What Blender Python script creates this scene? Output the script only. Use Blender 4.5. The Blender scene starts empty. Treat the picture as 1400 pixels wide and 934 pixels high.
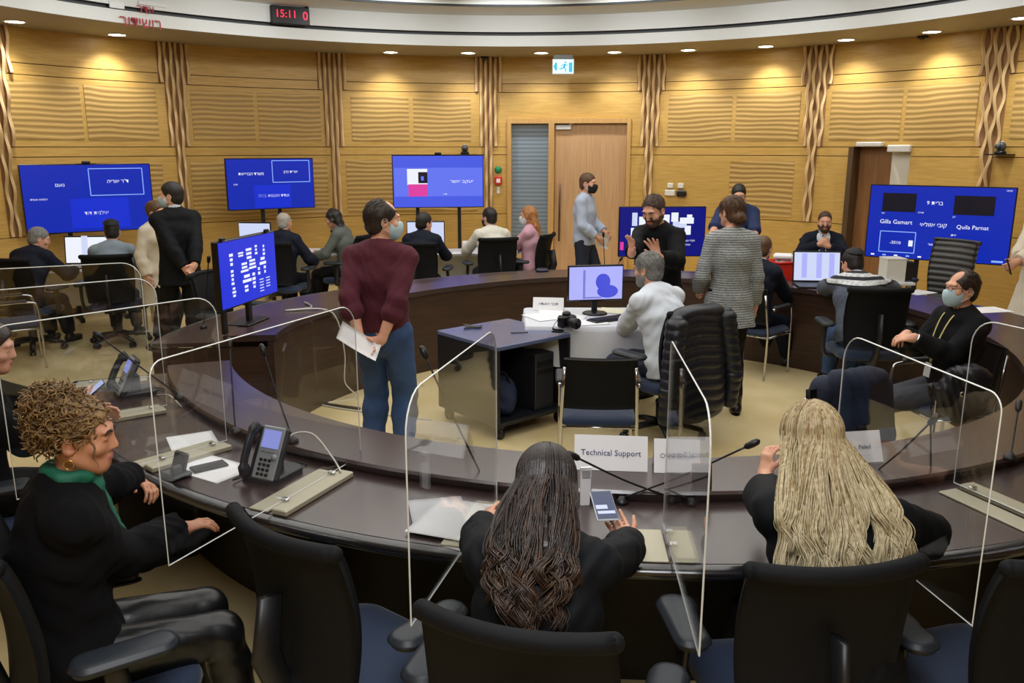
import bpy, math, random
import numpy as np
from mathutils import Vector, Matrix, Euler

random.seed(7)
rng = np.random.default_rng(7)
SC = bpy.context.scene
COL = SC.collection

# ------------------------------------------------------------------ camera, world, light, exposure
FPX = 1150.0                      # focal length in pixels of the 1400 x 934 frame
PITCH = math.atan(266.0 / FPX)    # horizon at row 201
CAMH = 2.1
cam_data = bpy.data.cameras.new('camera')
cam_data.sensor_width = 36.0
cam_data.lens = FPX / 1400.0 * 36.0
cam_data.clip_start = 0.05
cam = bpy.data.objects.new('camera', cam_data)
COL.objects.link(cam)
cam.location = (0, 0, CAMH)
cam.rotation_euler = (math.pi / 2 - PITCH, 0, 0)
SC.camera = cam

world = bpy.data.worlds.new('world')
world.use_nodes = True
world.node_tree.nodes['Background'].inputs[0].default_value = (0.75, 0.8, 0.9, 1)
world.node_tree.nodes['Background'].inputs[1].default_value = 0.05
SC.world = world

SC.view_settings.view_transform = 'Standard'
SC.view_settings.look = 'None'
SC.view_settings.exposure = 0.0
SC.view_settings.gamma = 1.0
SC.view_settings.use_curve_mapping = False
SC.cycles.max_bounces = 7
SC.cycles.diffuse_bounces = 3
SC.cycles.glossy_bounces = 3
SC.cycles.transparent_max_bounces = 24
SC.cycles.sample_clamp_indirect = 4.0
SC.cycles.use_denoising = True
SC.cycles.caustics_reflective = False
SC.cycles.caustics_refractive = False


def area_light(name, loc, size, power, color=(1, 1, 1), rot=(0, 0, 0), shape='DISK', size_y=None, spread=math.pi):
    d = bpy.data.lights.new(name, 'AREA')
    d.shape = shape
    d.size = size
    if size_y:
        d.size_y = size_y
    d.energy = power
    d.color = color
    d.spread = spread
    o = bpy.data.objects.new(name, d)
    o.location = loc
    o.rotation_euler = rot
    COL.objects.link(o)
    return o


# the ceiling's own lamps over the ring (cool white), and a smaller one added near the camera to light the cards
area_light('ceiling_lamp', (0.0, 6.9, 3.94), 9.1, 355, (1.0, 0.985, 0.95))
area_light('ceiling_lamp', (0.0, 0.6, 3.44), 1.8, 92, (0.97, 0.98, 1.0))

# ------------------------------------------------------------------ projection helpers (photo pixel -> point in the room)
_c, _s = math.cos(PITCH), math.sin(PITCH)


def ray(px, py):
    x, up = px - 700.0, 467.0 - py
    return Vector((x, FPX * _c + up * _s, -FPX * _s + up * _c))


def at(px, py, Y):
    r = ray(px, py)
    return Vector((0, 0, CAMH)) + r * (Y / r.y)


def on(px, py, z):
    r = ray(px, py)
    return Vector((0, 0, CAMH)) + r * ((z - CAMH) / r.z)


# ------------------------------------------------------------------ materials
MATS = {}


def lin(v):
    v = v / 255.0
    return v / 12.92 if v <= 0.04045 else ((v + 0.055) / 1.055) ** 2.4


def rgb(r, g, b):
    return (lin(r), lin(g), lin(b), 1.0)


def mat(name, col, rough=0.6, metal=0.0, spec=0.5, noise=None, bump=None, emit=None, estr=0.0, coat=0.0, sheen=0.0):
    """noise = (scale, second colour, stretch) mottles the colour; bump = (scale, strength)."""
    if name in MATS:
        return MATS[name]
    m = bpy.data.materials.new(name)
    m.use_nodes = True
    nt = m.node_tree
    b = nt.nodes['Principled BSDF']
    b.inputs['Base Color'].default_value = col
    b.inputs['Roughness'].default_value = rough
    b.inputs['Metallic'].default_value = metal
    b.inputs['Specular IOR Level'].default_value = spec
    if coat:
        b.inputs['Coat Weight'].default_value = coat
        b.inputs['Coat Roughness'].default_value = 0.15
    if sheen:
        b.inputs['Sheen Weight'].default_value = sheen
    tc = nt.nodes.new('ShaderNodeTexCoord')
    if noise:
        mp = nt.nodes.new('ShaderNodeMapping')
        mp.inputs['Scale'].default_value = noise[2] if len(noise) > 2 else (1, 1, 1)
        nz = nt.nodes.new('ShaderNodeTexNoise')
        nz.inputs['Scale'].default_value = noise[0]
        nz.inputs['Detail'].default_value = 5
        cr = nt.nodes.new('ShaderNodeValToRGB')
        cr.color_ramp.elements[0].position = 0.32
        cr.color_ramp.elements[1].position = 0.68
        cr.color_ramp.elements[0].color = col
        cr.color_ramp.elements[1].color = noise[1]
        nt.links.new(tc.outputs['Object'], mp.inputs[0])
        nt.links.new(mp.outputs[0], nz.inputs['Vector'])
        nt.links.new(nz.outputs['Fac'], cr.inputs[0])
        nt.links.new(cr.outputs[0], b.inputs['Base Color'])
    if bump:
        nz2 = nt.nodes.new('ShaderNodeTexNoise')
        nz2.inputs['Scale'].default_value = bump[0]
        nz2.inputs['Detail'].default_value = 4
        bp = nt.nodes.new('ShaderNodeBump')
        bp.inputs['Strength'].default_value = bump[1]
        bp.inputs['Distance'].default_value = 0.01
        nt.links.new(tc.outputs['Object'], nz2.inputs['Vector'])
        nt.links.new(nz2.outputs['Fac'], bp.inputs['Height'])
        nt.links.new(bp.outputs[0], b.inputs['Normal'])
    if emit:
        b.inputs['Emission Color'].default_value = emit
        b.inputs['Emission Strength'].default_value = estr
    MATS[name] = m
    return m


def wave_mat(name, c1, c2, scale, axis='Z', distort=2.0, rough=0.5, bumps=0.0, detail=2.0, dscale=1.0, stretch=(1, 1, 1), lo=0.3, hi=0.7):
    """Banded wood or woven stripes."""
    if name in MATS:
        return MATS[name]
    m = mat(name, c1, rough)
    nt = m.node_tree
    b = nt.nodes['Principled BSDF']
    tc = nt.nodes.new('ShaderNodeTexCoord')
    mp = nt.nodes.new('ShaderNodeMapping')
    mp.inputs['Scale'].default_value = stretch
    w = nt.nodes.new('ShaderNodeTexWave')
    w.bands_direction = axis
    w.inputs['Scale'].default_value = scale
    w.inputs['Distortion'].default_value = distort
    w.inputs['Detail'].default_value = detail
    w.inputs['Detail Scale'].default_value = dscale
    cr = nt.nodes.new('ShaderNodeValToRGB')
    cr.color_ramp.elements[0].position = lo
    cr.color_ramp.elements[1].position = hi
    cr.color_ramp.elements[0].color = c1
    cr.color_ramp.elements[1].color = c2
    nt.links.new(tc.outputs['Object'], mp.inputs[0])
    nt.links.new(mp.outputs[0], w.inputs['Vector'])
    nt.links.new(w.outputs['Fac'], cr.inputs[0])
    nt.links.new(cr.outputs[0], b.inputs['Base Color'])
    if bumps:
        bp = nt.nodes.new('ShaderNodeBump')
        bp.inputs['Strength'].default_value = bumps
        bp.inputs['Distance'].default_value = 0.02
        nt.links.new(w.outputs['Fac'], bp.inputs['Height'])
        nt.links.new(bp.outputs[0], b.inputs['Normal'])
    return m


def screen_mat(name, col, strength):
    if name in MATS:
        return MATS[name]
    m = mat(name, (0.01, 0.01, 0.015, 1), 0.25, emit=col, estr=strength)
    return m


def acrylic_mat(name):
    m = bpy.data.materials.new(name)
    m.use_nodes = True
    nt = m.node_tree
    nt.nodes.remove(nt.nodes['Principled BSDF'])
    out = nt.nodes['Material Output']
    tr = nt.nodes.new('ShaderNodeBsdfTransparent')
    tr.inputs[0].default_value = (0.965, 0.97, 0.97, 1)
    gl = nt.nodes.new('ShaderNodeBsdfGlossy')
    gl.inputs['Roughness'].default_value = 0.02
    lw = nt.nodes.new('ShaderNodeLayerWeight')
    lw.inputs['Blend'].default_value = 0.5
    pw = nt.nodes.new('ShaderNodeMath')
    pw.operation = 'POWER'
    pw.inputs[1].default_value = 4.0
    fr = nt.nodes.new('ShaderNodeMath')
    fr.operation = 'MULTIPLY_ADD'
    fr.inputs[1].default_value = 0.75
    fr.inputs[2].default_value = 0.045
    nt.links.new(lw.outputs['Facing'], pw.inputs[0])
    nt.links.new(pw.outputs[0], fr.inputs[0])
    mx = nt.nodes.new('ShaderNodeMixShader')
    nt.links.new(fr.outputs[0], mx.inputs[0])
    nt.links.new(tr.outputs[0], mx.inputs[1])
    nt.links.new(gl.outputs[0], mx.inputs[2])
    nt.links.new(mx.outputs[0], out.inputs[0])
    MATS[name] = m
    return m


# ------------------------------------------------------------------ mesh helpers
class MB:
    """Collects shapes and links them as ONE mesh object."""

    def __init__(self):
        self.v, self.f, self.m, self.sm = [], [], [], []

    def add(self, vs, fs, mi=0, smooth=False, M=None):
        o = len(self.v)
        if M is not None:
            vs = [M @ Vector(p) for p in vs]
        self.v.extend([tuple(p) for p in vs])
        for f in fs:
            self.f.append([i + o for i in f])
            self.m.append(mi)
            self.sm.append(smooth)
        return self

    def box(self, c, s, M=None, mi=0, bev=0.0):
        x, y, z = s[0] / 2, s[1] / 2, s[2] / 2
        T = Matrix.Translation(Vector(c))
        if M is not None:
            T = M @ T
        if bev <= 0:
            vs = [(i * x, j * y, k * z) for i in (-1, 1) for j in (-1, 1) for k in (-1, 1)]
            fs = [(0, 1, 3, 2), (4, 6, 7, 5), (0, 4, 5, 1), (2, 3, 7, 6), (0, 2, 6, 4), (1, 5, 7, 3)]
            return self.add(vs, fs, mi, False, T)
        b = min(bev, x * .98, y * .98, z * .98)
        vs, ids = [], {}
        for i in (-1, 1):
            for j in (-1, 1):
                for k in (-1, 1):
                    for a in range(3):
                        p = [i * (x - b), j * (y - b), k * (z - b)]
                        p[a] = (i * x, j * y, k * z)[a]
                        ids[(i, j, k, a)] = len(vs)
                        vs.append(tuple(p))
        fs = []
        for a in range(3):
            u, w = (a + 1) % 3, (a + 2) % 3
            for sgn in (-1, 1):
                q = []
                for du, dw in ((-1, -1), (1, -1), (1, 1), (-1, 1)):
                    s_ = [0, 0, 0]
                    s_[a], s_[u], s_[w] = sgn, du, dw
                    q.append(ids[(s_[0], s_[1], s_[2], a)])
                fs.append(q if sgn > 0 else q[::-1])
                # edges: between faces a and u along w
                for du in (-1, 1):
                    s1, s2 = [0, 0, 0], [0, 0, 0]
                    s1[a], s1[u], s1[w] = sgn, du, -1
                    s2[a], s2[u], s2[w] = sgn, du, 1
                    e = [ids[(*s1, a)], ids[(*s2, a)], ids[(*s2, u)], ids[(*s1, u)]]
                    fs.append(e if sgn * du < 0 else e[::-1])
        for i in (-1, 1):
            for j in (-1, 1):
                for k in (-1, 1):
                    t = [ids[(i, j, k, 0)], ids[(i, j, k, 1)], ids[(i, j, k, 2)]]
                    fs.append(t if i * j * k > 0 else t[::-1])
        return self.add(vs, fs, mi, False, T)

    def tube(self, pts, r, n=8, mi=0, closed=False, smooth=True, flat=None, up=None):
        """Swept round (or, with flat=(a,b), elliptical) section; r may be a list."""
        P = [Vector(p) for p in pts]
        N = len(P)
        R = r if isinstance(r, (list, tuple)) else [r] * N
        tang = []
        for i in range(N):
            a = P[i - 1] if (i > 0 or closed) else P[i]
            b = P[(i + 1) % N] if (i < N - 1 or closed) else P[i]
            t = (b - a)
            tang.append(t.normalized() if t.length > 1e-9 else Vector((0, 0, 1)))
        ref = Vector(up) if up is not None else (Vector((0, 0, 1)) if abs(tang[0].z) < .9 else Vector((1, 0, 0)))
        nrm = (ref - tang[0] * ref.dot(tang[0])).normalized()
        vs = []
        for i in range(N):
            nrm = nrm - tang[i] * nrm.dot(tang[i])
            nrm = nrm.normalized() if nrm.length > 1e-6 else tang[i].orthogonal().normalized()
            bn = tang[i].cross(nrm)
            fa, fb = flat if flat else (1, 1)
            for k in range(n):
                a = 2 * math.pi * k / n
                vs.append(P[i] + nrm * (math.cos(a) * R[i] * fa) + bn * (math.sin(a) * R[i] * fb))
        fs = []
        for i in range(N if closed else N - 1):
            j = (i + 1) % N
            for k in range(n):
                l = (k + 1) % n
                fs.append((i * n + k, i * n + l, j * n + l, j * n + k))
        if not closed:
            fs.append(tuple(range(n))[::-1])
            fs.append(tuple((N - 1) * n + k for k in range(n)))
        return self.add(vs, fs, mi, smooth)

    def lathe(self, prof, n=20, c=(0, 0, 0), mi=0, smooth=True, M=None, cap=True):
        vs, fs = [], []
        for (r, z) in prof:
            for k in range(n):
                a = 2 * math.pi * k / n
                vs.append((c[0] + r * math.cos(a), c[1] + r * math.sin(a), c[2] + z))
        for i in range(len(prof) - 1):
            for k in range(n):
                l = (k + 1) % n
                fs.append((i * n + k, i * n + l, (i + 1) * n + l, (i + 1) * n + k))
        if cap:
            fs.append(tuple(range(n))[::-1])
            fs.append(tuple((len(prof) - 1) * n + k for k in range(n)))
        return self.add(vs, fs, mi, smooth, M)

    def cyl(self, a, b, r, n=16, mi=0, r2=None):
        return self.tube([a, b], [r, r if r2 is None else r2], n, mi)

    def ball(self, c, r, n=12, mi=0, M=None):
        rx, ry, rz = (r, r, r) if not isinstance(r, (tuple, list)) else r
        vs, fs = [], []
        for i in range(n + 1):
            t = math.pi * i / n
            for k in range(2 * n):
                a = math.pi * k / n
                vs.append((c[0] + rx * math.sin(t) * math.cos(a), c[1] + ry * math.sin(t) * math.sin(a), c[2] - rz * math.cos(t)))
        w = 2 * n
        for i in range(n):
            for k in range(w):
                l = (k + 1) % w
                fs.append((i * w + k, i * w + l, (i + 1) * w + l, (i + 1) * w + k))
        return self.add(vs, fs, mi, True, M)

    def prism(self, poly, d, M=None, mi=0, mi_side=None, smooth_side=False):
        """poly in local x,z; extruded along local y from -d/2 to d/2."""
        n = len(poly)
        vs = [(p[0], -d / 2, p[1]) for p in poly] + [(p[0], d / 2, p[1]) for p in poly]
        self.add(vs, [tuple(range(n)), tuple(range(2 * n - 1, n - 1, -1))], mi, False, M)
        fs = []
        for i in range(n):
            j = (i + 1) % n
            fs.append((i, i + n, j + n, j))
        return self.add(vs, fs, mi if mi_side is None else mi_side, smooth_side, M)

    def sheet(self, fn, nu, nv, th=0.0, mi=0, smooth=True, M=None):
        """fn(u,v) -> point, u,v in 0..1; th gives it thickness along its normals."""
        g = np.array([[fn(i / nu, j / nv) for j in range(nv + 1)] for i in range(nu + 1)], float)
        w = nv + 1
        fs = [(i * w + j, (i + 1) * w + j, (i + 1) * w + j + 1, i * w + j + 1) for i in range(nu) for j in range(nv)]
        if th <= 0:
            return self.add([tuple(p) for p in g.reshape(-1, 3)], fs, mi, smooth, M)
        gu = np.gradient(g, axis=0)
        gv = np.gradient(g, axis=1)
        nn = np.cross(gu, gv)
        nn /= np.linalg.norm(nn, axis=2, keepdims=True) + 1e-12
        a = (g + nn * th / 2).reshape(-1, 3)
        b = (g - nn * th / 2).reshape(-1, 3)
        k = len(a)
        f2 = fs + [tuple(i + k for i in f[::-1]) for f in fs]
        for i in range(nu):
            for j in (0, nv):
                p, q = i * w + j, (i + 1) * w + j
                e = (p, p + k, q + k, q)
                f2.append(e[::-1] if j else e)
                f2[-1] = (p, p + k, q + k, q) if j else (q, q + k, p + k, p)
        for j in range(nv):
            for i in (0, nu):
                p, q = i * w + j, i * w + j + 1
                f2.append((q, q + k, p + k, p) if i else (p, p + k, q + k, q))
        return self.add([tuple(p) for p in np.vstack([a, b])], f2, mi, smooth, M)

    def build(self, name, m, parent=None, loc=None, bevel=0.0, auto=None):
        me = bpy.data.meshes.new(name)
        me.from_pydata(self.v, [], self.f)
        ms = m if isinstance(m, (list, tuple)) else [m]
        for x in ms:
            me.materials.append(x)
        me.polygons.foreach_set('material_index', self.m)
        me.polygons.foreach_set('use_smooth', self.sm)
        me.update()
        o = bpy.data.objects.new(name, me)
        COL.objects.link(o)
        if parent is not None:
            o.parent = parent
        if loc is not None:
            o.location = loc
        if bevel:
            md = o.modifiers.new('bevel', 'BEVEL')
            md.width = bevel
            md.segments = 2
            md.limit_method = 'ANGLE'
        return o


def tag(o, label, cat, group=None, kind=None):
    if label:
        o['label'] = label
    if cat:
        o['category'] = cat
    if group:
        o['group'] = group
    if kind:
        o['kind'] = kind
    return o


def thing(name, label, cat, loc=(0, 0, 0), rotz=0.0, group=None):
    o = bpy.data.objects.new(name, None)
    o.empty_display_size = 0.1
    COL.objects.link(o)
    o.location = loc
    o.rotation_euler = (0, 0, rotz)
    return tag(o, label, cat, group)


def struct(o):
    o['kind'] = 'structure'
    return o


def dup(root, loc, rotz, label, group=None, skip=()):
    r = root.copy()
    COL.objects.link(r)
    r.location = loc
    r.rotation_euler = (0, 0, rotz)
    r['label'] = label
    if group:
        r['group'] = group
    for ch in list(root.children):
        if ch.name.split('.')[0] in skip:
            continue
        c = ch.copy()
        COL.objects.link(c)
        c.parent = r
        for g in list(ch.children):
            d = g.copy()
            COL.objects.link(d)
            d.parent = c
    return r


def text_mesh(name, body, size, m, parent, M, ext=0.001, align='CENTER', xs=1.0):
    cu = bpy.data.curves.new(name, 'FONT')
    if any('\u0590' <= ch <= '\u05ff' for ch in body):      # right-to-left line
        import re
        body = re.sub(r'[0-9:.\-]{2,}', lambda mm: mm.group(0)[::-1], body)[::-1]
    cu.body = body
    cu.size = size
    cu.align_x = align
    cu.align_y = 'CENTER'
    cu.extrude = ext
    cu.resolution_u = 2
    o = bpy.data.objects.new(name, cu)
    COL.objects.link(o)
    me = bpy.data.meshes.new_from_object(o)
    bpy.data.objects.remove(o)
    bpy.data.curves.remove(cu)
    if xs != 1.0:
        me.transform(Matrix.Diagonal((xs, 1, 1, 1)))
    me.materials.clear()
    me.materials.append(m)
    o = bpy.data.objects.new(name, me)
    COL.objects.link(o)
    o.parent = parent
    o.matrix_local = M
    return o


def heading(dx, dy):
    """Turn that carries local +Y onto (dx, dy)."""
    return math.atan2(-dx, dy)


def frame_M(origin, xdir, zdir=(0, 0, 1)):
    """Matrix with local x along xdir, local z near zdir, local y = z cross x."""
    x = Vector(xdir).normalized()
    z = Vector(zdir)
    y = z.cross(x).normalized()
    z = x.cross(y).normalized()
    return Matrix(((x.x, y.x, z.x, origin[0]), (x.y, y.y, z.y, origin[1]), (x.z, y.z, z.z, origin[2]), (0, 0, 0, 1)))


def smooth_path(pts, n=10):
    """Catmull-Rom through points."""
    P = [Vector(p) for p in pts]
    P = [P[0] * 2 - P[1]] + P + [P[-1] * 2 - P[-2]]
    out = []
    for i in range(1, len(P) - 2):
        a, b, c, d = P[i - 1], P[i], P[i + 1], P[i + 2]
        for k in range(n):
            t = k / n
            out.append(0.5 * ((2 * b) + (c - a) * t + (2 * a - 5 * b + 4 * c - d) * t * t + (3 * b - a - 3 * c + d) * t ** 3))
    out.append(P[-2])
    return out
# ------------------------------------------------------------------ the room
WC = Vector((0.0, 7.1, 0))     # centre of the curved wall
WR = 6.6
CEIL = 3.46                    # soffit height


def wall_hit(px, py=200):
    r = ray(px, py)
    o = Vector((0, 0)) - WC.xy
    a = r.xy.dot(r.xy)
    b = 2 * o.dot(r.xy)
    c = o.dot(o) - WR * WR
    t = (-b + math.sqrt(b * b - 4 * a * c)) / (2 * a)
    return Vector((0, 0, CAMH)) + r * t


def wall_ang(px):
    p = wall_hit(px)
    return math.atan2(p.y - WC.y, p.x - WC.x)


def wp(ang, z, d=0.0):
    """Point on the curved wall, d in front of it."""
    return (WC.x + (WR - d) * math.cos(ang), WC.y + (WR - d) * math.sin(ang), z)


WOOD1, WOOD2 = rgb(206, 167, 92), rgb(190, 150, 73)
m_wood = mat('golden_veneer', WOOD1, 0.42, noise=(3.0, WOOD2, (1.2, 1.2, 16)), bump=(40, 0.02))
m_seam = mat('seam_dark', rgb(78, 50, 20), 0.8)
m_panel = wave_mat('rippled_veneer', rgb(165, 131, 69), rgb(199, 162, 94), 4.6, 'Z', 4.0, 0.5, 0.22, 1.0, 0.5, (0.6, 0.6, 1))
m_rib = mat('rib_ash', rgb(230, 200, 150), 0.5, noise=(6, rgb(214, 180, 126), (1, 1, .15)))
m_ribdark = mat('rib_recess', rgb(150, 112, 70), 0.7)
m_white = mat('ceiling_white', rgb(232, 234, 232), 0.6, bump=(8, 0.02))
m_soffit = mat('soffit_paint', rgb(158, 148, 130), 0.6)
m_grey = mat('ceiling_grey', rgb(214, 216, 212), 0.7)
m_black = mat('black_plastic', rgb(14, 15, 18), 0.4)
m_floor = mat('floor_stone', rgb(222, 204, 158), 0.36, noise=(2.3, rgb(204, 182, 130)), bump=(30, 0.01))
m_offwhite = mat('offwhite_plastic', rgb(225, 224, 216), 0.45)
m_chrome = mat('chrome', rgb(200, 200, 202), 0.18, 1.0)
m_alu = mat('satin_aluminium', rgb(190, 186, 170), 0.38, 0.75)

# floor
b = MB()
b.box((0, 6.5, -0.05), (14.0, 16.4, 0.1))
struct(b.build('floor', m_floor))

# curved wall: a dark backing with veneer boards in front, 8 mm shadow gaps between them
A_DOOR0, A_DOOR1 = wall_ang(862), wall_ang(694)
A_REC0, A_REC1 = wall_ang(1246), wall_ang(1164)
Z_DOOR, Z_REC = 2.53, 2.10
LEVELS = [(0.0, 1.045), (1.055, 1.975), (1.985, 2.095), (2.105, 2.925), (2.935, 3.055), (3.065, CEIL)]
a_lo, a_hi = -math.radians(5), math.pi + math.radians(5)
b = MB()
n = 150
cuts = sorted(set([a_lo + (a_hi - a_lo) * i / n for i in range(n + 1)] + [A_DOOR0, A_DOOR1, A_REC0, A_REC1]))


def curved_board(b, a0, a1, z0, z1, d0, d1, mi, steps=None):
    """A board following the wall between two angles, from depth d0 (back) to d1 (front)."""
    k = steps or max(1, int(abs(a1 - a0) / 0.03) + 1)
    vs, fs = [], []
    for i in range(k + 1):
        a = a0 + (a1 - a0) * i / k
        vs += [wp(a, z0, d0), wp(a, z1, d0), wp(a, z1, d1), wp(a, z0, d1)]
    for i in range(k):
        p, q = i * 4, i * 4 + 4
        for j in range(4):
            l = (j + 1) % 4
            fs.append((p + j, q + j, q + l, p + l))
    fs += [(0, 1, 2, 3), (k * 4 + 3, k * 4 + 2, k * 4 + 1, k * 4)]
    b.add(vs, fs, mi, False)


def hole_top(a):
    if A_DOOR0 < a < A_DOOR1:
        return Z_DOOR
    if A_REC0 < a < A_REC1:
        return Z_REC
    return 0.0


for a0, a1 in zip(cuts[:-1], cuts[1:]):
    zb = hole_top((a0 + a1) / 2)
    curved_board(b, a0, a1, zb, CEIL, -0.2, -0.012, 1, 1)
    for z0, z1 in LEVELS:
        z0 = max(z0, zb)
        if z1 - z0 > 0.01:
            curved_board(b, a0, a1, z0, z1, -0.02, 0.0, 0, 1)
struct(b.build('wall_back', [m_wood, m_seam]))
for nm, cx, cy, sx, sy in (('wall_left', -6.7, 2.4, 0.2, 9.6), ('wall_right', 6.7, 2.4, 0.2, 9.6), ('wall_front', 0, -1.6, 13.2, 0.2)):
    b = MB()
    b.box((cx, cy, CEIL / 2), (sx, sy, CEIL))
    struct(b.build(nm, m_wood))

# rippled acoustic panels, framed flush between the rib columns
PIL = [4, 246, 458, 668, 888, 1111, 1352]
PA = [wall_ang(p) for p in PIL]
tn = 0


def panel(px0, px1, z0, z1):
    global tn
    tn += 1
    b = MB()
    curved_board(b, wall_ang(px0), wall_ang(px1), z0, z1, -0.004, 0.006, 0)
    struct(b.build('trim_%d' % tn, m_panel))


for p0, p1 in ((20, 219), (266, 440), (482, 644), (912, 1090), (1132, 1330), (1378, 1440)):
    pm = (p0 + p1) / 2
    panel(p0, pm - 3, 2.19, 2.86)
    panel(pm + 3, p1, 2.19, 2.86)
for p0, p1 in ((20, 219), (258, 446), (472, 652), (1000, 1088)):
    panel(p0, p1, 1.10, 1.90)

# columns of six wavy ribs: the outer two stop first, the inner two run lowest
for px in PIL:
    tn += 1
    a = wall_ang(px)
    b = MB()
    sp = 0.075
    for k in range(6):
        off = (k - 2.5) * sp
        zlow = (2.94, 2.11, 1.06)[min(k, 5 - k)]
        pts = []
        nz = 64
        for i in range(nz + 1):
            z = zlow + (CEIL - 0.002 - zlow) * i / nz
            w = math.sin(2 * math.pi * z / 0.44 + (math.pi if k % 2 else 0) + px)
            pts.append(wp(a + (off + 0.004 * w) / WR, z, 0.040 + 0.028 * w))
        b.tube(pts, 0.021, 4, 0, smooth=False, up=(math.cos(a), math.sin(a), 0))
    for zl, half in ((2.94, 2.9), (2.11, 1.9), (1.06, 0.9)):
        curved_board(b, a - half * sp / WR, a + half * sp / WR, zl, {2.94: CEIL, 2.11: 2.94, 1.06: 2.11}[zl], -0.002, 0.004, 1)
    struct(b.build('trim_%d' % tn, [m_rib, m_ribdark]))

# ceiling: soffit, stepped white fascia with a dark track line, grey underside, inner ceiling
CC = (0.0, 6.9)


def ring(b, prof, mi, n=120):
    vs, fs = [], []
    for (r, z) in prof:
        for k in range(n):
            t = 2 * math.pi * k / n
            vs.append((CC[0] + r * math.cos(t), CC[1] + r * math.sin(t), z))
    for i in range(len(prof) - 1):
        for k in range(n):
            l = (k + 1) % n
            fs.append((i * n + k, (i + 1) * n + k, (i + 1) * n + l, i * n + l))
    b.add(vs, fs, mi, True)


b = MB()
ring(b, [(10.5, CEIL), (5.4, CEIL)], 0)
ring(b, [(5.4, CEIL), (5.4, 3.60)], 1)
ring(b, [(5.4, 3.60), (5.46, 3.60), (5.46, 3.645), (5.38, 3.645)], 2)
ring(b, [(5.38, 3.645), (5.38, 3.86)], 1)
ring(b, [(5.38, 3.86), (4.62, 3.86)], 3)
ring(b, [(4.62, 3.86), (4.65, 3.86), (4.65, 3.885), (4.62, 3.885)], 2)
ring(b, [(4.62, 3.885), (4.62, 3.96), (0.01, 3.96)], 3)
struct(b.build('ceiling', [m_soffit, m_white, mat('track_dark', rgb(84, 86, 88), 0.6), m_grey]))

# downlights in the soffit: a white trim ring and a lit lens, each with its own spot
m_lens = mat('lamp_lens', (1, 1, 1, 1), 0.4, emit=(1.0, 0.96, 0.86, 1), estr=14)
DL = [(20, 29, 'at the far left end of the row'), (160, 47, 'under the red lettering'), (534, 71, 'above the widest part of the panel left of the door'),
      (640, 72, 'beside the rib column left of the door'), (740, 72, 'left of the exit sign'), (840, 71, 'right of the exit sign, above the door'),
      (941, 68, 'just right of the rib column by the door'), (1047, 63, 'left of the next rib column to the right'), (1157, 54, 'right of the second rib column from the door'),
      (1274, 43, 'above the corner screen with six name tiles'), (1398, 24, 'cut by the right edge of the picture')]
b = MB()
b.lathe([(0.098, 0.002), (0.122, 0.0), (0.124, -0.008), (0.098, -0.010)], 28, cap=False)
b.lathe([(0.098, 0.002), (0.098, -0.010)], 28, cap=False)
ringmesh = b
for i, (px, py, where) in enumerate(DL):
    p = on(px, py, CEIL)
    t = thing('downlight', 'round recessed ceiling downlight ' + where, 'downlight', p, 0, 'soffit downlights')
    if i == 0:
        r0 = ringmesh.build('trim_ring', m_white, t)
        bl = MB()
        bl.lathe([(0.001, -0.006), (0.099, -0.006)], 28, cap=False)
        l0 = bl.build('lens', m_lens, t)
    else:
        for o in (r0, l0):
            c = o.copy()
            COL.objects.link(c)
            c.parent = t
    d = bpy.data.lights.new('downlight_lamp', 'SPOT')
    d.energy = 60
    d.color = (0.97, 0.98, 1.0)
    d.spot_size = math.radians(105)
    d.spot_blend = 0.9
    d.shadow_soft_size = 0.05
    s = bpy.data.objects.new('downlight_lamp', d)
    s.location = (p.x, p.y, CEIL - 0.03)
    rad = Vector((p.x - WC.x, p.y - WC.y, 0)).normalized()
    s.rotation_euler = (Vector((rad.x * 0.25, rad.y * 0.25, -1))).to_track_quat('-Z', 'Y').to_euler()
    COL.objects.link(s)

# one round lamp on the inner ceiling that the frame just catches
p = on(730, 2, 3.95)
t = thing('downlight', 'lone round lamp on the inner ceiling at the top edge', 'downlight', p)
c = r0.copy(); COL.objects.link(c); c.parent = t
c = l0.copy(); COL.objects.link(c); c.parent = t

# unseen spots added below the inner ceiling to brighten the fascia
for k in range(9):
    a = math.radians(10 + 160 * k / 8)
    d = bpy.data.lights.new('added_fascia_spot', 'SPOT')
    d.energy = 60
    d.color = (0.92, 0.97, 1.0)
    d.spot_size = math.radians(70)
    d.spot_blend = 1.0
    d.shadow_soft_size = 0.06
    s = bpy.data.objects.new('added_fascia_spot', d)
    s.location = (CC[0] + 3.4 * math.cos(a), CC[1] + 3.4 * math.sin(a), 3.80)
    s.rotation_euler = Vector((math.cos(a), math.sin(a), -0.05)).to_track_quat('-Z', 'Y').to_euler()
    COL.objects.link(s)

# ------------------------------------------------------------------ door with its glazed side panel
P0, P1 = Vector(wp(A_DOOR1, 0)), Vector(wp(A_DOOR0, 0))     # left, right as seen
DX = (P1 - P0).normalized()
DW = (P1 - P0).length
DM = frame_M(P0, DX)
m_frame = mat('door_frame_wood', rgb(206, 164, 100), 0.45, noise=(4, rgb(190, 146, 84), (6, 6, .4)))
m_leaf = mat('door_leaf_wood', rgb(203, 163, 118), 0.45, noise=(5, rgb(186, 145, 102), (9, 9, .35)))
m_blind = wave_mat('blind_glass', rgb(120, 134, 146), rgb(140, 154, 164), 5.0, 'Z', 0.2, 0.25, 0.1)
door = thing('door_1', 'tall pale wooden door with a glazed side panel in the curved wall', 'door', P0)
door.rotation_euler = DM.to_euler()
struct(door)
b = MB()
b.box((0.03, 0.06, Z_DOOR / 2), (0.06, 0.2, Z_DOOR))
b.box((DW - 0.03, 0.06, Z_DOOR / 2), (0.06, 0.2, Z_DOOR))
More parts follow.
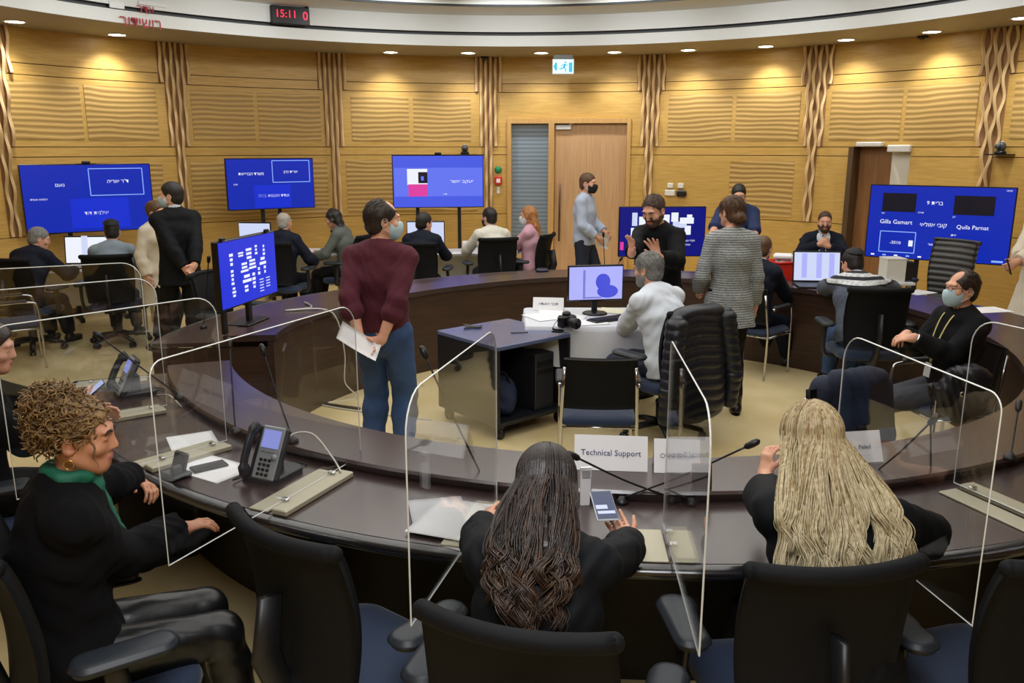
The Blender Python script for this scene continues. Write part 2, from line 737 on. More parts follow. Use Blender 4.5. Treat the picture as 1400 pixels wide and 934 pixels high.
b.box((DW / 2, 0.06, Z_DOOR - 0.035), (DW - 0.12, 0.2, 0.07))
xs = DW * (755 - 695) / 166.0
b.box((xs, 0.06, Z_DOOR / 2 - 0.035), (0.09, 0.2, Z_DOOR - 0.07))
b.build('frame', m_frame, door)
b = MB()
b.box(((0.06 + xs - 0.045) / 2, 0.09, Z_DOOR / 2 - 0.03), (xs - 0.105, 0.03, Z_DOOR - 0.08))
b.build('side_glass', m_blind, door)
b = MB()
b.box(((0.06 + xs - 0.045) / 2, 0.075, 0.36), (xs - 0.105, 0.03, 0.06))
b.build('side_rail', m_frame, door)
x0, x1 = xs + 0.047, DW - 0.062
b = MB()
b.box(((x0 + x1) / 2, 0.07, Z_DOOR / 2 - 0.04), (x1 - x0, 0.05, Z_DOOR - 0.08))
lf = b.build('door_leaf', m_leaf, door, bevel=0.004)
b = MB()
b.tube([(x0 + 0.09, 0.0, 0.62), (x0 + 0.09, 0.0, 1.55)], 0.014, 10)
b.tube([(x0 + 0.09, 0.05, 0.72), (x0 + 0.09, 0.0, 0.72)], 0.010, 8)
b.tube([(x0 + 0.09, 0.05, 1.45), (x0 + 0.09, 0.0, 1.45)], 0.010, 8)
b.build('pull_handle', mat('bronze', rgb(92, 74, 58), 0.35, 0.7), lf)
b = MB()
b.box((x0 + 0.14, 0.02, Z_DOOR - 0.13), (0.24, 0.06, 0.07), bev=0.008)
b.tube([(x0 + 0.2, 0.0, Z_DOOR - 0.11), (x0 + 0.3, -0.02, Z_DOOR - 0.06)], 0.008, 6)
b.build('door_closer', mat('grey_metal', rgb(206, 206, 204), 0.4, 0.3), door)
# a corridor behind so that nothing shows black through gaps
b = MB()
b.box((0.6, 14.6, 1.4), (3.2, 0.1, 2.8))
struct(b.build('wall_corridor', m_wood))

# recess with a brown door standing open and a white leaf beside it
P0, P1 = Vector(wp(A_REC1, 0)), Vector(wp(A_REC0, 0))
DX = (P1 - P0).normalized()
DW = (P1 - P0).length
DM = frame_M(P0, DX)
m_browndoor = mat('brown_door_wood', rgb(150, 104, 58), 0.5, noise=(4, rgb(128, 86, 46), (7, 7, .4)))
door = thing('door_2', 'doorway with brown leaf and white panel behind the corner screen', 'door', P0)
door.rotation_euler = DM.to_euler()
struct(door)
wl = DW * 54 / 82.0
b = MB()
b.box((0.035, 0.05, Z_REC / 2), (0.07, 0.24, Z_REC))
b.build('frame', mat('dark_frame', rgb(84, 62, 36), 0.5), door)
b = MB()
b.box((0.07 + (wl - 0.07) / 2, 0.16, Z_REC / 2), (wl - 0.07, 0.05, Z_REC))
b.build('door_leaf', m_browndoor, door)
b = MB()
b.box(((wl + DW) / 2, 0.12, Z_REC / 2), (DW - wl, 0.06, Z_REC))
b.build('white_panel', mat('white_door', rgb(226, 222, 208), 0.5), door)
b = MB()
b.box((0.27, -0.03, Z_REC + 0.035), (0.36, 0.08, 0.06), bev=0.01)
b.box(((wl + DW) / 2, -0.02, Z_REC - 0.02), (0.30, 0.09, 0.09), bev=0.01)
b.build('door_closer', mat('pale_metal', rgb(214, 212, 204), 0.4, 0.2), door)

# baseboard
b = MB()
curved_board(b, a_lo, A_REC0, 0, 0.09, -0.001, 0.012, 0)
curved_board(b, A_REC1, A_DOOR0, 0, 0.09, -0.001, 0.012, 0)
curved_board(b, A_DOOR1, a_hi, 0, 0.09, -0.001, 0.012, 0)
struct(b.build('baseboard_back', mat('base_dark', rgb(70, 46, 26), 0.5)))
# ------------------------------------------------------------------ the ring desk
RC = Vector((0.74, 6.11, 0))
ZL, ZW = 0.79, 0.742            # raised inner ledge, outer worktop
_th = np.array([-175, -158, -134, -118, -90, -70, -50, -20, 10, 24, 45, 70, 99, 114, 136, 158, 180, 187], float)
_rr = np.array([2.70, 2.70, 2.70, 2.70, 2.68, 2.66, 2.66, 2.64, 2.66, 2.72, 2.68, 2.63, 2.50, 2.34, 2.26, 2.34, 2.44, 2.45], float)
_tf = np.arange(-175, 187.5, 0.5)
_rf = np.interp(_tf, _th, _rr)
_pad = np.pad(_rf, 20, mode='edge')
_rf = np.convolve(_pad, np.ones(41) / 41, 'same')[20:-20]


def rin(deg):
    return float(np.interp(deg, _tf, _rf))


def rp(deg, off, z):
    """Point on the ring: off metres outside its inner edge."""
    r = rin(deg) + off
    a = math.radians(deg)
    return Vector((RC.x + r * math.cos(a), RC.y + r * math.sin(a), z))


T0, T1 = -159.0, 185.5
m_wenge = mat('wenge_top', rgb(60, 46, 45), 0.27, spec=0.9, noise=(5, rgb(56, 42, 41), (1, 1, 1)), bump=(60, 0.01))
m_wengefront = mat('wenge_front', rgb(64, 42, 30), 0.42, noise=(2.5, rgb(48, 31, 22), (1, 1, 14)))
m_padded = mat('padded_edge', rgb(24, 24, 28), 0.2, spec=1.0)
m_gap = mat('gap_dark', rgb(18, 13, 12), 0.5)


def arc_sweep(b, prof, mi, t0=T0, t1=T1, step=1.5, smooth=False, closed=True):
    """prof = list of (offset, z), swept round the ring."""
    k = int((t1 - t0) / step)
    n = len(prof)
    vs, fs = [], []
    for i in range(k + 1):
        d = t0 + (t1 - t0) * i / k
        vs += [rp(d, o, z) for o, z in prof]
    for i in range(k):
        for j in range(n if closed else n - 1):
            l = (j + 1) % n
            fs.append((i * n + j, i * n + l, (i + 1) * n + l, (i + 1) * n + j))
    if closed:
        fs += [tuple(range(n))[::-1], tuple(k * n + j for j in range(n))]
    b.add(vs, fs, mi, smooth)


desk = thing('ring_desk', 'huge dark brown ring-shaped conference desk with raised inner ledge', 'desk', (0, 0, 0))
b = MB()
arc_sweep(b, [(0.33, ZW - 0.03), (0.86, ZW - 0.03), (0.86, ZW), (0.33, ZW)], 0)
b.build('worktop', m_wenge, desk)
b = MB()
arc_sweep(b, [(0.0, ZL - 0.045), (0.355, ZL - 0.045), (0.37, ZL - 0.012), (0.362, ZL), (0.0, ZL)], 0)
b.build('ledge', m_wenge, desk)
b = MB()
arc_sweep(b, [(0.335, ZW - 0.02), (0.35, ZW - 0.02), (0.35, ZL - 0.04), (0.335, ZL - 0.04)], 0)
b.build('riser', m_gap, desk)
b = MB()
pr = [(0.86, ZW - 0.055)] + [(0.865 + 0.04 * math.cos(a), ZW - 0.026 + 0.027 * math.sin(a)) for a in np.linspace(-1.5, 1.5, 9)] + [(0.86, ZW + 0.001)]
arc_sweep(b, pr, 0, smooth=True)
b.build('padded_edge', m_padded, desk)
b = MB()
arc_sweep(b, [(0.02, 0.0), (0.06, 0.0), (0.06, ZL - 0.05), (0.02, ZL - 0.05)], 0)
b.build('front_panel', m_wengefront, desk)
b = MB()
arc_sweep(b, [(0.40, 0.0), (0.43, 0.0), (0.43, ZW - 0.04), (0.40, ZW - 0.04)], 0)
b.build('cable_panel', m_gap, desk)
for d, sg in ((T0 + 0.2, 1), (T1 - 0.2, -1)):
    p0, p1 = rp(d, 0.03, 0), rp(d, 0.86, 0)
    M = frame_M((p0 + p1) / 2, p1 - p0)
    b = MB()
    L = (p1 - p0).length
    b.box((0, 0, (ZW - 0.04) / 2), (L, 0.04, ZW - 0.04), M)
    b.build('end_panel', m_wengefront, desk)
for k, d in enumerate(range(-140, 180, 20)):
    p0, p1 = rp(d, 0.44, 0), rp(d, 0.80, 0)
    b = MB()
    b.box((0, 0, (ZW - 0.04) / 2), ((p1 - p0).length, 0.03, ZW - 0.04), frame_M((p0 + p1) / 2, p1 - p0))
    if k < 6 or d > 60:
        b.build('support_panel', m_gap, desk)

# ------------------------------------------------------------------ clear dividers, each clamped between two metal strips
m_acryl = acrylic_mat('clear_acrylic')
m_acrylcap = mat('acrylic_edge', rgb(226, 230, 228), 0.25)
m_strip = mat('strip_metal', rgb(178, 172, 150), 0.42, 0.25)


def divider(deg, off0, off1, label, z0=0.765, z1=1.45, rc0=0.10, rc1=0.05, deg1=None):
    """Upright acrylic sheet standing radially, from off0 to off1 outside the inner edge."""
    p0, p1 = rp(deg, off0, 0), rp(deg if deg1 is None else deg1, off1, 0)
    M = frame_M((p0.x, p0.y, 0), p1 - p0)
    L = (p1 - p0).length
    root = thing('acrylic_divider', label, 'divider', (p0.x, p0.y, ZW), M.to_euler().z, 'clear dividers on the ring desk')
    zo = -ZW
    poly = [(0, z0 + zo), (L, z0 + zo)]
    for cx, cz, r, a0 in ((L - rc1, z1 - rc1, rc1, 0), (rc0, z1 - rc0, rc0, math.pi / 2)):
        for i in range(7):
            a = a0 + math.pi / 2 * i / 6
            poly.append((cx + r * math.cos(a), cz + r * math.sin(a) + zo))
    b = MB()
    b.prism(poly, 0.005)
    b.build('sheet', m_acryl, root)
    b = MB()
    pp = [(x, 0, z) for x, z in poly]
    b.tube(pp, 0.0026, 4, closed=True, smooth=False)
    b.build('polished_edge', m_acrylcap, root)
    # base: one raised bar and one flat plate on either side of the sheet
    x0 = max(0.42 - off0, 0.02)
    x1 = min(0.86 - off0, L)
    b = MB()
    b.box(((x0 + x1) / 2, 0.045, 0.012), (x1 - x0, 0.07, 0.024), bev=0.004)
    b.build('clamp_bar', m_strip, root)
    b = MB()
    b.box(((x0 + x1) / 2, -0.055, 0.004), (x1 - x0, 0.09, 0.008), bev=0.002)
    b.build('base_plate', m_strip, root)
    b = MB()
    b.box((x0 + 0.06, 0.012, 0.030), (0.02, 0.03, 0.014), bev=0.003)
    b.box((x1 - 0.08, 0.012, 0.030), (0.02, 0.03, 0.014), bev=0.003)
    b.build('clamp_screw', m_chrome, root)
    return root


divider(-118.6, 0.25, 1.35, 'clear divider with metal base strips right of the nearest desk phone', deg1=-117.4)
divider(-104.6, 0.48, 1.39, 'clear divider beside the papers, left of the woman with wavy dark brown hair', rc1=0.12)
divider(-93.3, 0.60, 1.42, 'clear divider seen nearly edge-on between the two women seen from behind', rc1=0.12, rc0=0.03)
divider(-81.7, 0.52, 1.32, 'clear divider just right of the woman with long blond hair')
divider(-69.8, 0.42, 1.36, 'clear divider at the right end of the near desk, over wide metal strips')
divider(-58.5, 0.45, 1.36, 'clear divider on the desk beyond the right edge of the picture')
divider(-131.0, 0.46, 1.36, 'clear divider behind the curly-haired woman, before the middle desk phone')
divider(-144.5, 0.46, 1.36, 'clear divider on the far left of the desk, beyond the far desk phone')
divider(-156.5, 0.46, 1.36, 'clear divider at the left end of the near desk, by the passage')
# ------------------------------------------------------------------ chairs
m_fabblack = mat('black_upholstery', rgb(9, 11, 15), 0.75, spec=0.25, bump=(180, 0.08))
m_fabblue = mat('blue_upholstery', rgb(26, 44, 72), 0.85, bump=(200, 0.1), sheen=0.2)
m_armpad = mat('arm_pad', rgb(34, 40, 47), 0.45, spec=0.4)
m_base = mat('chair_base', rgb(20, 21, 24), 0.45)
m_leather = mat('grey_leather', rgb(58, 56, 56), 0.45)


def rrect(w, d, r, n=5):
    out = []
    for cx, cy, a0 in ((w / 2 - r, d / 2 - r, 0), (-w / 2 + r, d / 2 - r, 90), (-w / 2 + r, -d / 2 + r, 180), (w / 2 - r, -d / 2 + r, 270)):
        for i in range(n + 1):
            a = math.radians(a0 + 90 * i / n)
            out.append((cx + r * math.cos(a), cy + r * math.sin(a)))
    return out


def cushion(b, w, d, z0, z1, r=0.09, mi=0, cy=0.0, crown=0.012):
    """Soft slab with rounded rim, seen from above a rounded rectangle."""
    q = min(1.0, min(w, d) / 0.46)
    lev = [(-0.02 * q, z0), (0.0, z0 + 0.012), (0.006, (z0 + z1) / 2), (0.0, z1 - 0.014), (-0.018 * q, z1 - 0.002), (-0.08 * q, z1 + crown * .7), (-0.16 * q, z1 + crown)]
    vs, n = [], None
    for e, z in lev:
        ring_ = rrect(w + 2 * e, d + 2 * e, max(0.012, r + e))
        n = len(ring_)
        vs += [(x, y + cy, z) for x, y in ring_]
    fs = [tuple(range(n))[::-1], tuple((len(lev) - 1) * n + i for i in range(n))]
    for i in range(len(lev) - 1):
        for k in range(n):
            l = (k + 1) % n
            fs.append((i * n + k, i * n + l, (i + 1) * n + l, (i + 1) * n + k))
    b.add(vs, fs, mi, True)


def make_office_chair(label, seat_m=None, back_m=None, seat_z=0.46, back_h=0.50):
    """Faces local +Y. Curved upholstered back with a rolled top, arm pads on posts, five-star base on casters."""
    seat_m, back_m = seat_m or m_fabblue, back_m or m_fabblack
    root = thing('office_chair', label, 'chair', (0, 0, 0), 0, 'black swivel chairs')
    b = MB()
    cushion(b, 0.50, 0.48, seat_z - 0.07, seat_z, 0.10, cy=0.03)
    b.build('seat', seat_m, root)

    def bf(u, v):
        x = (u - 0.5) * (0.44 + 0.03 * math.sin(v * math.pi) + 0.04 * v)
        z = seat_z + 0.03 + back_h * v
        y = -0.235 - 0.05 * v + 0.055 * (2 * (u - 0.5)) ** 2 + 0.03 * math.sin(v * 3.1) - 0.05 * max(0, v - 0.85) / 0.15 * max(0, v - .85)
        rnd = max(0.0, v - 0.93) / 0.07
        x *= 1 - 0.03 * rnd * rnd
        return (x, y, z)
    b = MB()
    b.sheet(bf, 16, 18, 0.035)
    bo = b.build('backrest', back_m, root)
    b = MB()
    pts = [(p[0] * 1.03, p[1] - 0.012, p[2] - 0.002) for p in [bf(i / 16, 1.0) for i in range(17)]]
    b.tube(pts, 0.026, 10)
    b.ball(pts[0], 0.026, 6)
    b.ball(pts[-1], 0.026, 6)
    b.build('top_roll', back_m, bo)
    b = MB()
    b.tube([(0, -0.30, seat_z + 0.34), (0, -0.33, seat_z + 0.16), (0, -0.26, seat_z - 0.06), (0, -0.05, seat_z - 0.085)], [0.035, 0.04, 0.035, 0.035], 8, flat=(0.5, 1.3))
    b.build('back_stem', m_base, root)
    for s in (-1, 1):
        b = MB()
        b.tube(smooth_path([(s * 0.20, 0.02, seat_z - 0.08), (s * 0.31, 0.02, seat_z - 0.06), (s * 0.335, 0.01, seat_z + 0.04), (s * 0.33, 0.0, seat_z + 0.195)], 5), 0.028, 8, flat=(0.6, 1.2))
        ao = b.build('arm_post', m_base, root)
        b = MB()
        M = Matrix.Translation((s * 0.33, 0.03, seat_z + 0.195))
        vs = MB()
        cushion(vs, 0.105, 0.29, 0, 0.034, 0.048, crown=0.003)
        b.add(vs.v, vs.f, 0, True, M)
        b.build('arm_pad', m_armpad, ao)
    b = MB()
    b.cyl((0, 0, 0.10), (0, 0, seat_z - 0.07), 0.028, 14)
    b.cyl((0, 0, 0.10), (0, 0, 0.26), 0.042, 14)
    b.box((0, 0, seat_z - 0.085), (0.2, 0.26, 0.04), bev=0.01)
    b.build('gas_column', m_base, root)
    for k in range(5):
        a = 2 * math.pi * k / 5 + 0.3
        dx, dy = math.cos(a), math.sin(a)
        b = MB()
        b.tube([(0.02 * dx, 0.02 * dy, 0.115), (0.16 * dx, 0.16 * dy, 0.105), (0.30 * dx, 0.30 * dy, 0.075)], [0.034, 0.028, 0.022], 8, flat=(0.8, 1.1))
        lo = b.build('base_arm', m_base, root)
        b = MB()
        c = Vector((0.30 * dx, 0.30 * dy, 0.032))
        t = Vector((-dy, dx, 0))
        for q in (-0.018, 0.018):
            b.cyl(c + t * (q - 0.009), c + t * (q + 0.009), 0.031, 14)
        b.cyl(c, c + Vector((0, 0, 0.05)), 0.011, 8)
        b.build('caster', m_black, lo)
    return root


def make_visitor_chair(label, seat_m=None, back_m=None, arms=True):
    """Four chrome legs, padded seat and back, loop arms with pads."""
    seat_m, back_m = seat_m or m_fabblue, back_m or m_fabblack
    root = thing('visitor_chair', label, 'chair', (0, 0, 0), 0, 'four-legged visitor chairs')
    b = MB()
    cushion(b, 0.47, 0.46, 0.40, 0.455, 0.07)
    b.build('seat', seat_m, root)

    def bf(u, v):
        return ((u - .5) * (0.46 - 0.02 * v), -0.215 - 0.07 * v + 0.03 * (2 * u - 1) ** 2, 0.52 + 0.33 * v)
    b = MB()
    b.sheet(bf, 10, 8, 0.035)
    b.build('backrest', back_m, root)
    for s in (-1, 1):
        b = MB()
        b.tube(smooth_path([(s * 0.24, 0.22, 0.0), (s * 0.24, 0.215, 0.40), (s * 0.24, 0.205, 0.60 if arms else 0.42)] + ([(s * 0.245, 0.14, 0.655), (s * 0.245, -0.17, 0.655)] if arms else []), 6), 0.0115, 8)
        b.build('leg', m_chrome, root)
        b = MB()
        b.tube([(s * 0.235, -0.24, 0.0), (s * 0.235, -0.215, 0.42), (s * 0.225, -0.255, 0.66), (s * 0.215, -0.275, 0.80)], 0.0115, 8)
        b.build('leg', m_chrome, root)
        if arms:
            b = MB()
            b.box((s * 0.245, -0.01, 0.672), (0.05, 0.27, 0.026), bev=0.009)
            b.build('arm_pad', m_armpad, root)
    b = MB()
    b.tube([(-0.24, 0.21, 0.395), (0.24, 0.21, 0.395)], 0.010, 8)
    b.tube([(-0.235, -0.21, 0.395), (0.235, -0.21, 0.395)], 0.010, 8)
    b.tube([(-0.24, 0.21, 0.395), (-0.235, -0.21, 0.395)], 0.010, 8)
    b.tube([(0.24, 0.21, 0.395), (0.235, -0.21, 0.395)], 0.010, 8)
    b.build('seat_frame', m_chrome, root)
    return root


_off = None


def office_chair(x, y, dx, dy, label, z=0.0):
    global _off
    if _off is None:
        _off = make_office_chair(label)
        _off.location = (x, y, z)
        _off.rotation_euler.z = heading(dx, dy)
        return _off
    return dup(_off, (x, y, z), heading(dx, dy), label)


_vis = None


def visitor_chair(x, y, dx, dy, label):
    global _vis
    if _vis is None:
        _vis = make_visitor_chair(label)
        _vis.location = (x, y, 0)
        _vis.rotation_euler.z = heading(dx, dy)
        return _vis
    return dup(_vis, (x, y, 0), heading(dx, dy), label)


# near row (the seat centre is 0.26 m ahead of the back)
NEAR = {}


def near_chair(key, bx, by, dx, dy, label):
    d = Vector((dx, dy)).normalized()
    NEAR[key] = (bx + d.x * 0.27, by + d.y * 0.27, d.x, d.y)
    office_chair(*NEAR[key], label)


near_chair('empty', -0.70, 2.29, 0.62, 0.78, 'black swivel chair with blue seat, empty, beside the curly-haired woman')
near_chair('wavy', 0.0, 1.78, 0.30, 0.95, 'black swivel chair under the woman with wavy dark brown hair')
near_chair('blond', 0.885, 2.07, -0.10, 0.99, 'black swivel chair under the woman with long blond hair')
near_chair('edge', 1.58, 2.13, -0.30, 0.95, 'black swivel chair cut off by the right edge of the picture')
# ------------------------------------------------------------------ bodies: signed distance fields turned into one continuous surface
V3 = lambda *a: np.array(a, float)


def unit(v):
    v = np.asarray(v, float)
    n = np.linalg.norm(v)
    return v / n if n > 1e-9 else v


def rot(axis, deg):
    return np.array(Matrix.Rotation(math.radians(deg), 3, Vector(axis)))


class SDF:
    def __init__(self, lo, hi, h):
        self.h = h
        self.lo = np.asarray(lo, float) - 3 * h
        self.n = np.ceil((np.asarray(hi, float) + 3 * h - self.lo) / h).astype(int) + 1
        self.F = np.full(self.n, 0.3, np.float32)

    def sub(self, lo, hi):
        i0 = np.clip(np.floor((np.asarray(lo) - self.lo) / self.h).astype(int), 0, self.n)
        i1 = np.clip(np.ceil((np.asarray(hi) - self.lo) / self.h).astype(int) + 1, 0, self.n)
        if np.any(i1 <= i0):
            return None
        sl = tuple(slice(a, b) for a, b in zip(i0, i1))
        ax = [(self.lo[i] + self.h * np.arange(i0[i], i1[i])).astype(np.float32) for i in range(3)]
        return sl, ax[0][:, None, None], ax[1][None, :, None], ax[2][None, None, :]

    def _put(self, sl, d, k, carve=False):
        A = self.F[sl]
        if carve:
            d = -d
            if k > 0:
                q = np.maximum(k - np.abs(A - d), 0) / k
                self.F[sl] = np.maximum(A, d) + q * q * k * .25
            else:
                self.F[sl] = np.maximum(A, d)
        elif k > 0:
            q = np.maximum(k - np.abs(A - d), 0) / k
            self.F[sl] = np.minimum(A, d) - q * q * k * .25
        else:
            self.F[sl] = np.minimum(A, d)

    def cone(self, a, b, ra, rb, k=0.02, flat0=False, flat1=False, carve=False):
        a, b = np.asarray(a, float), np.asarray(b, float)
        m = max(ra, rb) + k + 3 * self.h
        g = self.sub(np.minimum(a, b) - m, np.maximum(a, b) + m)
        if g is None:
            return
        sl, X, Y, Z = g
        ba = b - a
        L2 = max(float(ba @ ba), 1e-12)
        t0 = ((X - a[0]) * ba[0] + (Y - a[1]) * ba[1] + (Z - a[2]) * ba[2]) / L2
        t = np.clip(t0, 0, 1)
        d = np.sqrt((X - a[0] - t * ba[0]) ** 2 + (Y - a[1] - t * ba[1]) ** 2 + (Z - a[2] - t * ba[2]) ** 2) - (ra + (rb - ra) * t)
        L = math.sqrt(L2)
        if flat0:
            d = np.maximum(d, -t0 * L)
        if flat1:
            d = np.maximum(d, (t0 - 1) * L)
        self._put(sl, d, k, carve)

    def econe(self, a, b, ra, rb, u, k=0.03, flat0=False, flat1=False):
        """Elliptical section: radius ra[0] along u, ra[1] across it."""
        a, b, u = np.asarray(a, float), np.asarray(b, float), unit(u)
        m = max(*ra, *rb) + k + 3 * self.h
        g = self.sub(np.minimum(a, b) - m, np.maximum(a, b) + m)
        if g is None:
            return
        sl, X, Y, Z = g
        ba = b - a
        L2 = max(float(ba @ ba), 1e-12)
        t0 = ((X - a[0]) * ba[0] + (Y - a[1]) * ba[1] + (Z - a[2]) * ba[2]) / L2
        t = np.clip(t0, 0, 1)
        qx, qy, qz = X - a[0] - t * ba[0], Y - a[1] - t * ba[1], Z - a[2] - t * ba[2]
        x = qx * u[0] + qy * u[1] + qz * u[2]
        o2 = np.maximum(qx * qx + qy * qy + qz * qz - x * x, 0)
        r0 = ra[0] + (rb[0] - ra[0]) * t
        r1 = ra[1] + (rb[1] - ra[1]) * t
        k0 = np.sqrt((x / r0) ** 2 + o2 / r1 ** 2)
        k1 = np.sqrt((x / r0 ** 2) ** 2 + o2 / r1 ** 4) + 1e-6
        d = k0 * (k0 - 1) / k1
        L = math.sqrt(L2)
        if flat0:
            d = np.maximum(d, -t0 * L)
        if flat1:
            d = np.maximum(d, (t0 - 1) * L)
        self._put(sl, d, k)

    def ell(self, c, R, r, k=0.015, carve=False, noise=None):
        """Ellipsoid with axes = rows of R."""
        c = np.asarray(c, float)
        m = max(r) + k + 3 * self.h
        g = self.sub(c - m, c + m)
        if g is None:
            return
        sl, X, Y, Z = g
        x, y, z = X - c[0], Y - c[1], Z - c[2]
        q = [(x * R[i][0] + y * R[i][1] + z * R[i][2]) for i in range(3)]
        k0 = np.sqrt(sum((q[i] / r[i]) ** 2 for i in range(3)))
        k1 = np.sqrt(sum((q[i] / r[i] ** 2) ** 2 for i in range(3))) + 1e-6
        d = k0 * (k0 - 1) / k1
        if noise is not None:
            d = d + noise(q[0], q[1], q[2])
        self._put(sl, d, k, carve)

    def halfspace(self, p, n, lo=None, hi=None, k=0.006):
        """Removes what lies on the side n points to (within a box if given)."""
        p, n = np.asarray(p, float), unit(n)
        g = self.sub(self.lo if lo is None else lo, self.lo + self.h * self.n if hi is None else hi)
        if g is None:
            return
        sl, X, Y, Z = g
        d = -((X - p[0]) * n[0] + (Y - p[1]) * n[1] + (Z - p[2]) * n[2])
        self._put(sl, d, k, True)

    def wrinkle(self, amp, f=1.0, seed=0.0):
        g = self.sub(self.lo, self.lo + self.h * self.n)
        sl, X, Y, Z = g
        X, Y, Z = X * f, Y * f, Z * f
        self.F += (amp * (np.sin(31 * X + 17 * Z + 9 * Y + seed) * np.sin(23 * Z - 13 * X + 11 * Y + 2 * seed)
                          + 0.6 * np.sin(57 * Z + 21 * Y + 13 * np.sin(9 * X + seed)) * np.sin(29 * X - 33 * Y))).astype(np.float32)

    def mesh(self):
        F, h = self.F, self.h
        S = F < 0
        nx, ny, nz = S.shape
        cnt = np.zeros((nx - 1, ny - 1, nz - 1), np.int8)
        for i in (0, 1):
            for j in (0, 1):
                for k in (0, 1):
                    cnt += S[i:nx - 1 + i, j:ny - 1 + j, k:nz - 1 + k]
        mixed = (cnt > 0) & (cnt < 8)
        I, J, K = np.nonzero(mixed)
        N = len(I)
        if N == 0:
            return np.zeros((0, 3)), np.zeros((0, 4), int)
        idx = np.full(mixed.shape, -1, np.int64)
        idx[I, J, K] = np.arange(N)
        acc = np.zeros((N, 3))
        num = np.zeros(N)
        for ax in range(3):
            o1, o2 = [a for a in range(3) if a != ax]
            for p in (0, 1):
                for q in (0, 1):
                    o = [0, 0, 0]
                    o[o1], o[o2] = p, q
                    e = list(o)
                    e[ax] = 1
                    fa = F[I + o[0], J + o[1], K + o[2]]
                    fb = F[I + e[0], J + e[1], K + e[2]]
                    m = (fa < 0) != (fb < 0)
                    t = np.where(m, fa / np.where(m, fa - fb, 1), 0)
                    pos = np.tile(np.array(o, float), (N, 1))
                    pos[:, ax] += t
                    acc[m] += pos[m]
                    num[m] += 1
        v = self.lo + h * (np.stack([I, J, K], 1) + acc / num[:, None])
        quads = []
        for ax in range(3):
            b, c = (ax + 1) % 3, (ax + 2) % 3
            s0 = [slice(None)] * 3
            s1 = [slice(None)] * 3
            s0[ax], s1[ax] = slice(0, -1), slice(1, None)
            A, B = S[tuple(s0)], S[tuple(s1)]
            E = np.nonzero(A != B)
            ii = np.stack(E, 1)
            ok = (ii[:, b] > 0) & (ii[:, c] > 0) & (ii[:, b] < S.shape[b] - 1) & (ii[:, c] < S.shape[c] - 1)
            ii = ii[ok]
            inside = A[ii[:, 0], ii[:, 1], ii[:, 2]]

            def cell(db, dc):
                w = ii.copy()
                w[:, b] += db
                w[:, c] += dc
                return idx[w[:, 0], w[:, 1], w[:, 2]]
            q = np.stack([cell(-1, -1), cell(0, -1), cell(0, 0), cell(-1, 0)], 1)
            q[~inside] = q[~inside][:, ::-1]
            quads.append(q)
        return v, np.vstack(quads)


def link_np(name, v, q, mats, parent, mi=None):
    me = bpy.data.meshes.new(name)
    nv, nq = len(v), len(q)
    me.vertices.add(nv)
    me.vertices.foreach_set('co', np.ascontiguousarray(v, np.float32).ravel())
    me.loops.add(nq * 4)
    me.loops.foreach_set('vertex_index', np.ascontiguousarray(q, np.int32).ravel())
    me.polygons.add(nq)
    me.polygons.foreach_set('loop_start', np.arange(0, nq * 4, 4, dtype=np.int32))
    me.polygons.foreach_set('use_smooth', np.ones(nq, bool))
    for m in (mats if isinstance(mats, (list, tuple)) else [mats]):
        me.materials.append(m)
    if mi is not None:
        me.polygons.foreach_set('material_index', np.ascontiguousarray(mi, np.int32))
    me.update(calc_edges=True)
    me.validate()
    o = bpy.data.objects.new(name, me)
    COL.objects.link(o)
    o.parent = parent
    return o


def ik(a, t, l1, l2, hint):
    a, t = np.asarray(a, float), np.asarray(t, float)
    d = t - a
    D = np.linalg.norm(d)
    D2 = min(D, (l1 + l2) * 0.998)
    u = unit(d)
    x = (l1 * l1 - l2 * l2 + D2 * D2) / (2 * D2)
    y = math.sqrt(max(l1 * l1 - x * x, 0))
    hint = np.asarray(hint, float)
    n = unit(hint - u * (hint @ u))
    return a + u * x + n * y, a + u * D2


